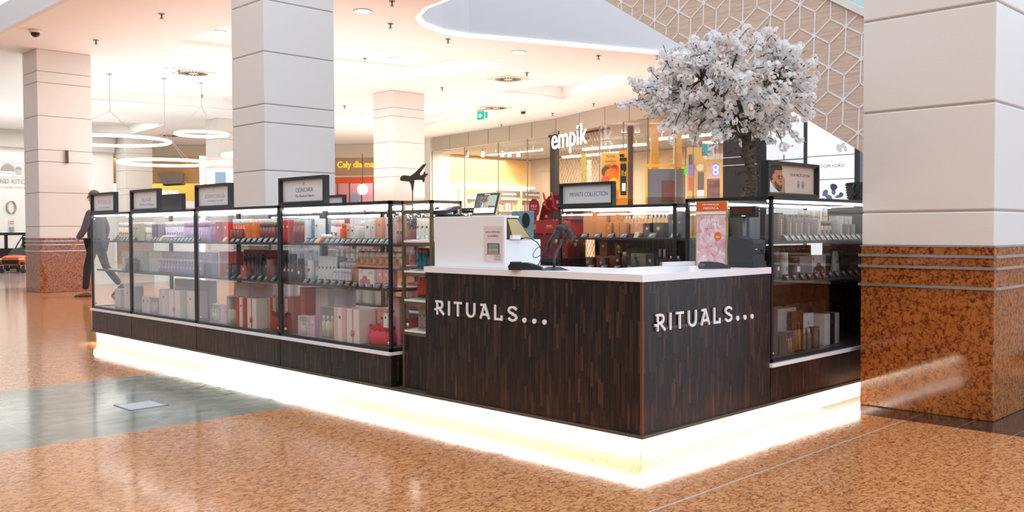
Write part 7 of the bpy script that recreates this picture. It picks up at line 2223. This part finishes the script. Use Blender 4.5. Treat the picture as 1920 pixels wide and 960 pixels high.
MB().prism([(.045 * math.cos(k * PI / 12), .064 * math.sin(k * PI / 12)) for k in range(24)], (2.129, cc_.y, cc_.z), -YA, ZA, -XA, .003).build('black_opening', M_black, b_, world=True)
# brass fretwork screen along the middle row
b_ = thing('fretwork_screen', 'dark square fretwork screen behind the white till hood', 'screen', (1.955, 3.7, .125))
fw = MB()
fret(fw, Vector((1.955, 3.06, 1.12)), YA, ZA, 27, 3, .055, w=.004)
fw.box(1.948, 3.04, .1255, 1.962, 3.052, 1.30).box(1.948, 4.55, .1255, 1.962, 4.565, 1.30).box(1.948, 3.04, 1.285, 1.962, 4.565, 1.30)
fw.build('fretwork', M_blackm, b_, world=True)


# ================================================================== BLOSSOM TREE standing on the right case
random.seed(5)
TB = Vector((1.60, .385, 1.292))
TCN = at(1368, 172, 5.85)
RX_ = Vector((_r.x, _r.y, 0)).normalized(); RF_ = Vector((_f.x, _f.y, 0)).normalized()
tree = thing('blossom_tree', 'artificial cherry tree with white and blush blossoms standing on the right display case', 'tree', TB)
mbk, ntb, N, L, b = nodes_of('cherry_bark')
tc = N.new('ShaderNodeTexCoord'); nz = N.new('ShaderNodeTexNoise'); nz.inputs['Scale'].default_value = 30; nz.inputs['Detail'].default_value = 6
mp = N.new('ShaderNodeMapping'); mp.inputs['Scale'].default_value = (1, 1, 2.6); L.new(tc.outputs['Object'], mp.inputs[0]); L.new(mp.outputs[0], nz.inputs['Vector'])
rr = ramp(N, [(.3, (.022, .013, .010)), (.55, (.075, .048, .036)), (.75, (.15, .11, .09))]); L.new(nz.outputs['Fac'], rr.inputs['Fac']); L.new(rr.outputs['Color'], b.inputs['Base Color'])
bp = N.new('ShaderNodeBump'); bp.inputs['Strength'].default_value = .9; bp.inputs['Distance'].default_value = .006; L.new(nz.outputs['Fac'], bp.inputs['Height']); L.new(bp.outputs['Normal'], b.inputs['Normal'])
b.inputs['Roughness'].default_value = .8
FK = at(1400, 262, 5.8)                      # where the trunk forks
tr = spline([TB, TB + Vector((0, 0, .10)) + RX_ * .012, TB + Vector((0, 0, .22)) + RX_ * .002, TB + Vector((0, 0, .30)) - RX_ * .015, FK, FK + ZA * .10 - RX_ * .05], 6)
MB().tube(tr, [.041 - .011 * min(1, k / 14) + .004 * math.sin(k * 2.1) for k in range(len(tr))], 14).build('trunk', mbk, tree, world=True)
kn = MB()
for k in range(26):
    t = random.uniform(.05, .95); p = tr[int(t * (len(tr) - 1))]
    a = random.uniform(0, 2 * PI); d = Vector((math.cos(a), math.sin(a), random.uniform(-.2, .6)))
    kn.tube([p + d * .03, p + d * .05 + ZA * .008, p + d * random.uniform(.055, .075) + ZA * .02], [.012, .007, .002], 6)
kn.build('bark_knots', mbk, tree, world=True)
tips = []
A_x, A_y, A_z = .57, .50, .385
n_t = 120
for k in range(n_t):
    zt = 1 - 2 * (k + .5) / n_t
    ph = k * 2.399963
    rxy = math.sqrt(1 - zt * zt)
    s = random.uniform(.72, 1.03)
    zz = zt * (A_z if zt > 0 else A_z * .92)
    tips.append(TCN + RX_ * (rxy * math.cos(ph) * A_x * s) + RF_ * (rxy * math.sin(ph) * A_y * s) + ZA * zz * s)
for (px, py, d) in ((1166, 198, 5.8), (1190, 192, 5.8), (1215, 200, 5.8), (1195, 163, 5.8), (1240, 100, 5.8), (1262, 215, 5.7), (1240, 240, 5.7), (1262, 262, 5.7), (1300, 275, 5.7), (1330, 285, 5.6), (1280, 240, 5.7),
                    (1255, 150, 5.8), (1380, 62, 5.8), (1418, 68, 5.9), (1300, 70, 5.9), (1525, 150, 5.9), (1530, 195, 5.9), (1520, 215, 5.9), (1500, 262, 5.8), (1470, 275, 5.8), (1450, 262, 5.7), (1445, 240, 5.7), (1340, 262, 5.6), (1312, 95, 5.6), (1360, 78, 5.6), (1440, 85, 5.7), (1480, 110, 5.7)):
    tips.append(at(px, py, d))
br = MB(); pts_on = []
mains = []
for k in range(9):
    a = 2 * PI * k / 9 + .3
    e_ = TCN + RX_ * .26 * math.cos(a) + RF_ * .24 * math.sin(a) + ZA * random.uniform(-.12, .18)
    s_ = tr[-1] if k % 2 else tr[-4]
    m_ = spline([s_, s_.lerp(e_, .4) + ZA * random.uniform(-.03, .03) + RX_ * random.uniform(-.03, .03), e_], 6)
    br.tube(m_, [.020 - .012 * i / (len(m_) - 1) for i in range(len(m_))], 7)
    mains.append(m_)
for t in tips:
    bm_ = min((m for m in mains), key=lambda m: min((q - t).length for q in m))
    s_ = min(bm_, key=lambda q: (q - t).length)
    mid = s_.lerp(t, .5) + Vector((random.uniform(-.05, .05), random.uniform(-.05, .05), random.uniform(-.02, .07)))
    c = spline([s_, mid, t], 6)
    br.tube(c, [.0065 - .0048 * i / (len(c) - 1) for i in range(len(c))], 5)
    pts_on.append(c)
    for q in range(2):
        f_ = random.randint(4, len(c) - 3); p = c[f_]
        e_ = p + Vector((random.uniform(-.10, .10), random.uniform(-.10, .10), random.uniform(-.06, .10)))
        c2 = spline([p, p.lerp(e_, .5) + Vector((random.uniform(-.02, .02), 0, random.uniform(-.02, .02))), e_], 4)
        br.tube(c2, .0022, 4); pts_on.append(c2)
for sgn, z_, l_ in ((-1, .30, .13), (-1, .16, .07), (1, .33, .09), (-1, .40, .18)):
    p = TB + ZA * z_ - RX_ * .01
    br.tube(spline([p, p + RX_ * sgn * l_ * .5 + ZA * .01, p + RX_ * sgn * l_ - ZA * .015, p + RX_ * sgn * l_ * 1.1 + ZA * .02], 4), [.010, .009, .008, .008, .007, .007, .006, .006, .005, .005, .004, .003, .002], 6)
br.build('branches', mbk, tree, world=True)


def flower(mb, c, n, r):
    n = n.normalized(); a = n.orthogonal().normalized(); b_ = n.cross(a)
    for ring, (rad, lift, off) in enumerate(((1.0, .18, 0.0), (.66, .42, .6))):
        for k in range(5):
            t = 2 * PI * k / 5 + off
            d = a * math.cos(t) + b_ * math.sin(t); s = n.cross(d)
            R_ = r * rad
            p0 = c; p1 = c + d * R_ * .62 + s * R_ * .42 + n * R_ * lift * .5; p2 = c + d * R_ + n * R_ * lift; p3 = c + d * R_ * .62 - s * R_ * .42 + n * R_ * lift * .5
            mb.add([p0, p1, p2, p3], [(0, 1, 2, 3)])


bl = MB(); lf = MB(); bd = MB()
cents = []
for c in pts_on:
    m = len(c)
    L_ = sum((c[i + 1] - c[i]).length for i in range(m - 1))
    for k in range(max(2, int(L_ / .055))):
        f_ = 1 - (k * .055 / max(L_, .06)) * .9
        if f_ < .38:
            break
        i = min(m - 1, int(f_ * (m - 1)))
        cents.append(c[i])
for p in cents:
    if random.random() < .22:
        continue
    R_ = random.uniform(.024, .043)
    pink = random.random()
    for q in range(random.randint(11, 16)):
        a, z = random.uniform(0, 2 * PI), random.uniform(-.9, 1)
        s = math.sqrt(1 - z * z); n = Vector((s * math.cos(a), s * math.sin(a), z))
        bl.use(0 if pink > .35 else (1 if pink > .02 else 2))
        if random.random() < .03:
            bl.use(2)
        flower(bl, p + n * R_ * .8, n + Vector((random.uniform(-.3, .3),) * 3), random.uniform(.012, .017))
    if random.random() < .35:
        n = Vector((random.uniform(-1, 1), random.uniform(-1, 1), random.uniform(-1, .3))).normalized()
        bd.tube([p, p + n * R_ * 1.5], .0012, 4); bd.ball(p + n * R_ * 1.6, .005, 6, 4)
    if random.random() < .10:
        n = Vector((random.uniform(-1, 1), random.uniform(-1, 1), random.uniform(-.5, 1))).normalized(); a = n.orthogonal() * .009
        q0 = p + n * R_
        lf.add([q0, q0 + n * .02 + a, q0 + n * .045, q0 + n * .02 - a], [(0, 1, 2, 3)])


def petal_mat(name, c):
    m, nt, N, L, b = nodes_of(name)
    b.inputs['Base Color'].default_value = (*c, 1); b.inputs['Roughness'].default_value = .6
    b.inputs['Subsurface Weight'].default_value = 0.0
    tl = N.new('ShaderNodeBsdfTranslucent'); tl.inputs[0].default_value = (*c, 1)
    mx = N.new('ShaderNodeMixShader'); mx.inputs[0].default_value = .42
    L.new(b.outputs[0], mx.inputs[1]); L.new(tl.outputs[0], mx.inputs[2]); L.new(mx.outputs[0], N['Material Output'].inputs['Surface'])
    return m


o = bl.build('blossoms', [petal_mat('petal_white', (.94, .94, .94)), petal_mat('petal_blush', (.93, .89, .85)), petal_mat('petal_pink', (.92, .74, .72))], tree, world=True, normals=False)
o['kind'] = 'stuff'; o['label'] = 'clusters of white and blush blossoms'
o = lf.build('young_leaves', mat('leaf_green', (.22, .30, .08), .5), tree, world=True, normals=False); o['kind'] = 'stuff'
o = bd.build('buds', mat('bud_brown', (.35, .16, .12), .6), tree, world=True); o['kind'] = 'stuff'
MB().box(-.002, -.018, 0, .002, .018, .07).build('shop_ticket', mat('ticket_teal', (.10, .50, .48), .5), tree).location = at(1321, 292, 5.6) - TB

# ================================================================== WALKING PERSON behind the far left case
pc = on(2, 0, 183, 556)
pr_ = thing('person', 'person in grey jacket, dark trousers and brown shoes walking behind the kiosk', 'person', pc)
HX = -RX_                                  # walking direction: towards picture left
SX = RF_                                   # the person's side axis


def J(fwd, side, z):
    return pc + HX * fwd + SX * side + ZA * z


def skin(name, pts, edges, radii, m, root=0):
    me = bpy.data.meshes.new(name)
    me.from_pydata([p - pc for p in pts], edges, [])
    me.materials.append(m)
    o = bpy.data.objects.new(name, me); COL.objects.link(o); o.parent = pr_
    sk = o.modifiers.new('skin', 'SKIN'); sk.use_smooth_shade = True
    lay = me.skin_vertices[0].data if me.skin_vertices else None
    if lay is None:
        bm = bmesh.new(); bm.from_mesh(me); bm.verts.layers.skin.verify(); bm.to_mesh(me); bm.free()
        lay = me.skin_vertices[0].data
    for i, r in enumerate(radii):
        lay[i].radius = r if isinstance(r, tuple) else (r, r)
        lay[i].use_root = (i == root)
    ss = o.modifiers.new('subdiv', 'SUBSURF'); ss.levels = 2; ss.render_levels = 2
    return o


M_sk = mat('skin_tone', (.62, .38, .28), .5); M_jk = mat('jacket_grey', (.10, .11, .13), .75, bump=.3, bscale=60); M_trs = mat('trousers_dark', (.02, .022, .028), .8)
# trousers: pelvis and both legs mid stride
skin('trousers', [J(0, 0, .95), J(.0, -.09, .90), J(.12, -.10, .50), J(.16, -.10, .12), J(.0, .09, .90), J(-.10, .10, .52), J(-.34, .10, .20)],
     [(0, 1), (1, 2), (2, 3), (0, 4), (4, 5), (5, 6)], [(.15, .13), .095, .068, .055, .095, .068, .055], M_trs)
skin('jacket', [J(0, 0, .92), J(0, 0, 1.15), J(.02, 0, 1.38), J(.02, 0, 1.47), J(.02, -.19, 1.42), J(.10, -.23, 1.15), J(.22, -.22, .98), J(.02, .19, 1.42), J(-.08, .23, 1.15), J(-.02, .22, .95)],
     [(0, 1), (1, 2), (2, 3), (2, 4), (4, 5), (5, 6), (2, 7), (7, 8), (8, 9)], [(.15, .12), (.16, .13), (.16, .12), .07, .075, .06, .052, .075, .06, .052], M_jk, root=1)
# one continuous body: torso core, neck, head, hands
hc = J(.05, 0, 1.68)
body_pts = [J(0, 0, 1.0), J(.01, 0, 1.42), J(.02, 0, 1.52), J(.035, 0, 1.60), J(.045, 0, 1.70), J(.04, 0, 1.76),
            J(.02, -.18, 1.41), J(.10, -.23, 1.15), J(.23, -.22, .96), J(.26, -.22, .92), J(.02, .18, 1.41), J(-.08, .23, 1.15), J(-.02, .22, .93), J(-.01, .22, .89)]
skin('body', body_pts, [(0, 1), (1, 2), (2, 3), (3, 4), (4, 5), (1, 6), (6, 7), (7, 8), (8, 9), (1, 10), (10, 11), (11, 12), (12, 13)],
     [(.10, .09), (.11, .09), (.055, .055), (.068, .075), (.078, .09), (.06, .07), .05, .04, .028, .030, .05, .04, .028, .030], M_sk, root=1)
for nm, base, side in (('hand', J(.27, -.22, .91), -1), ('hand', J(-.005, .22, .88), 1)):
    pts = [base]; ed = []; rad = [(.028, .016)]
    for k in range(4):
        o_ = HX * (.024 - .016 * k); l_ = (.07, .078, .074, .06)[k]
        i0 = len(pts)
        pts += [base + o_ - ZA * .035, base + o_ - ZA * (.035 + l_ * .5) + HX * .008, base + o_ - ZA * (.035 + l_) + HX * .020]
        ed += [(0, i0), (i0, i0 + 1), (i0 + 1, i0 + 2)]; rad += [.0105, .009, .0075]
    i0 = len(pts); pts += [base + HX * .032 - ZA * .01, base + HX * .048 - ZA * .04, base + HX * .050 - ZA * .062]; ed += [(0, i0), (i0, i0 + 1), (i0 + 1, i0 + 2)]; rad += [.012, .0105, .0085]
    skin(nm, pts, ed, rad, M_sk)
fh = J(.045, 0, 1.69)
MB().tube([fh + HX * .080 + ZA * .03, fh + HX * .108 - ZA * .008, fh + HX * .088 - ZA * .018], [.008, .014, .009], 8).build('nose', M_sk, pr_, world=True)
for q in (-1, 1):
    MB().ball(fh + HX * .01 + SX * .080 * q, .018, 8, 6, .6, .5, 1.6).build('ear', M_sk, pr_, world=True)
MB().tube([fh + HX * .082 - SX * .022 - ZA * .045, fh + HX * .088 - ZA * .044, fh + HX * .082 + SX * .022 - ZA * .045], .006, 6).build('mouth', mat('lip_tone', (.45, .2, .17), .5), pr_, world=True)
MB().ball(fh + HX * .080 - SX * .03 + ZA * .015, .010, 8, 6).ball(fh + HX * .080 + SX * .03 + ZA * .015, .010, 8, 6).build('eyes', mat('eye_dark', (.05, .03, .02), .3), pr_, world=True)
hr = MB(); hr.ball(fh - HX * .018 + ZA * .035, .098, 14, 9, 1.0, .9, 1.0); hr.build('hair', mat('hair_grey_brown', (.16, .12, .09), .8), pr_, world=True)
for (f0, s0, z0, pitch) in ((.16, -.10, 0, 0), (-.36, .10, .10, .6)):
    mb = MB()
    secs = [(-.09, .030, .075), (-.05, .040, .085), (.03, .042, .070), (.10, .048, .050), (.16, .042, .035), (.185, .020, .020)]
    vs, fs = [], []
    for (x, hw, h_) in secs:
        for k in range(10):
            t = PI * k / 9
            vs.append(Vector((x, hw * math.cos(t), h_ * math.sin(t) ** .6 if 0 < k < 9 else 0)))
    for i in range(len(secs) - 1):
        for k in range(10):
            fs.append((i * 10 + k, i * 10 + (k + 1) % 10, (i + 1) * 10 + (k + 1) % 10, (i + 1) * 10 + k))
    fs += [tuple(range(10)), tuple(range(50, 60))]
    R_ = Matrix.Rotation(pitch, 4, 'Y')
    vs = [R_ @ v for v in vs]
    vs = [J(f0, s0, z0) + HX * v.x + SX * v.y + ZA * v.z for v in vs]
    mb.add(vs, fs, True).build('shoe', mat('brown_shoe', (.13, .055, .04), .4), pr_, world=True)
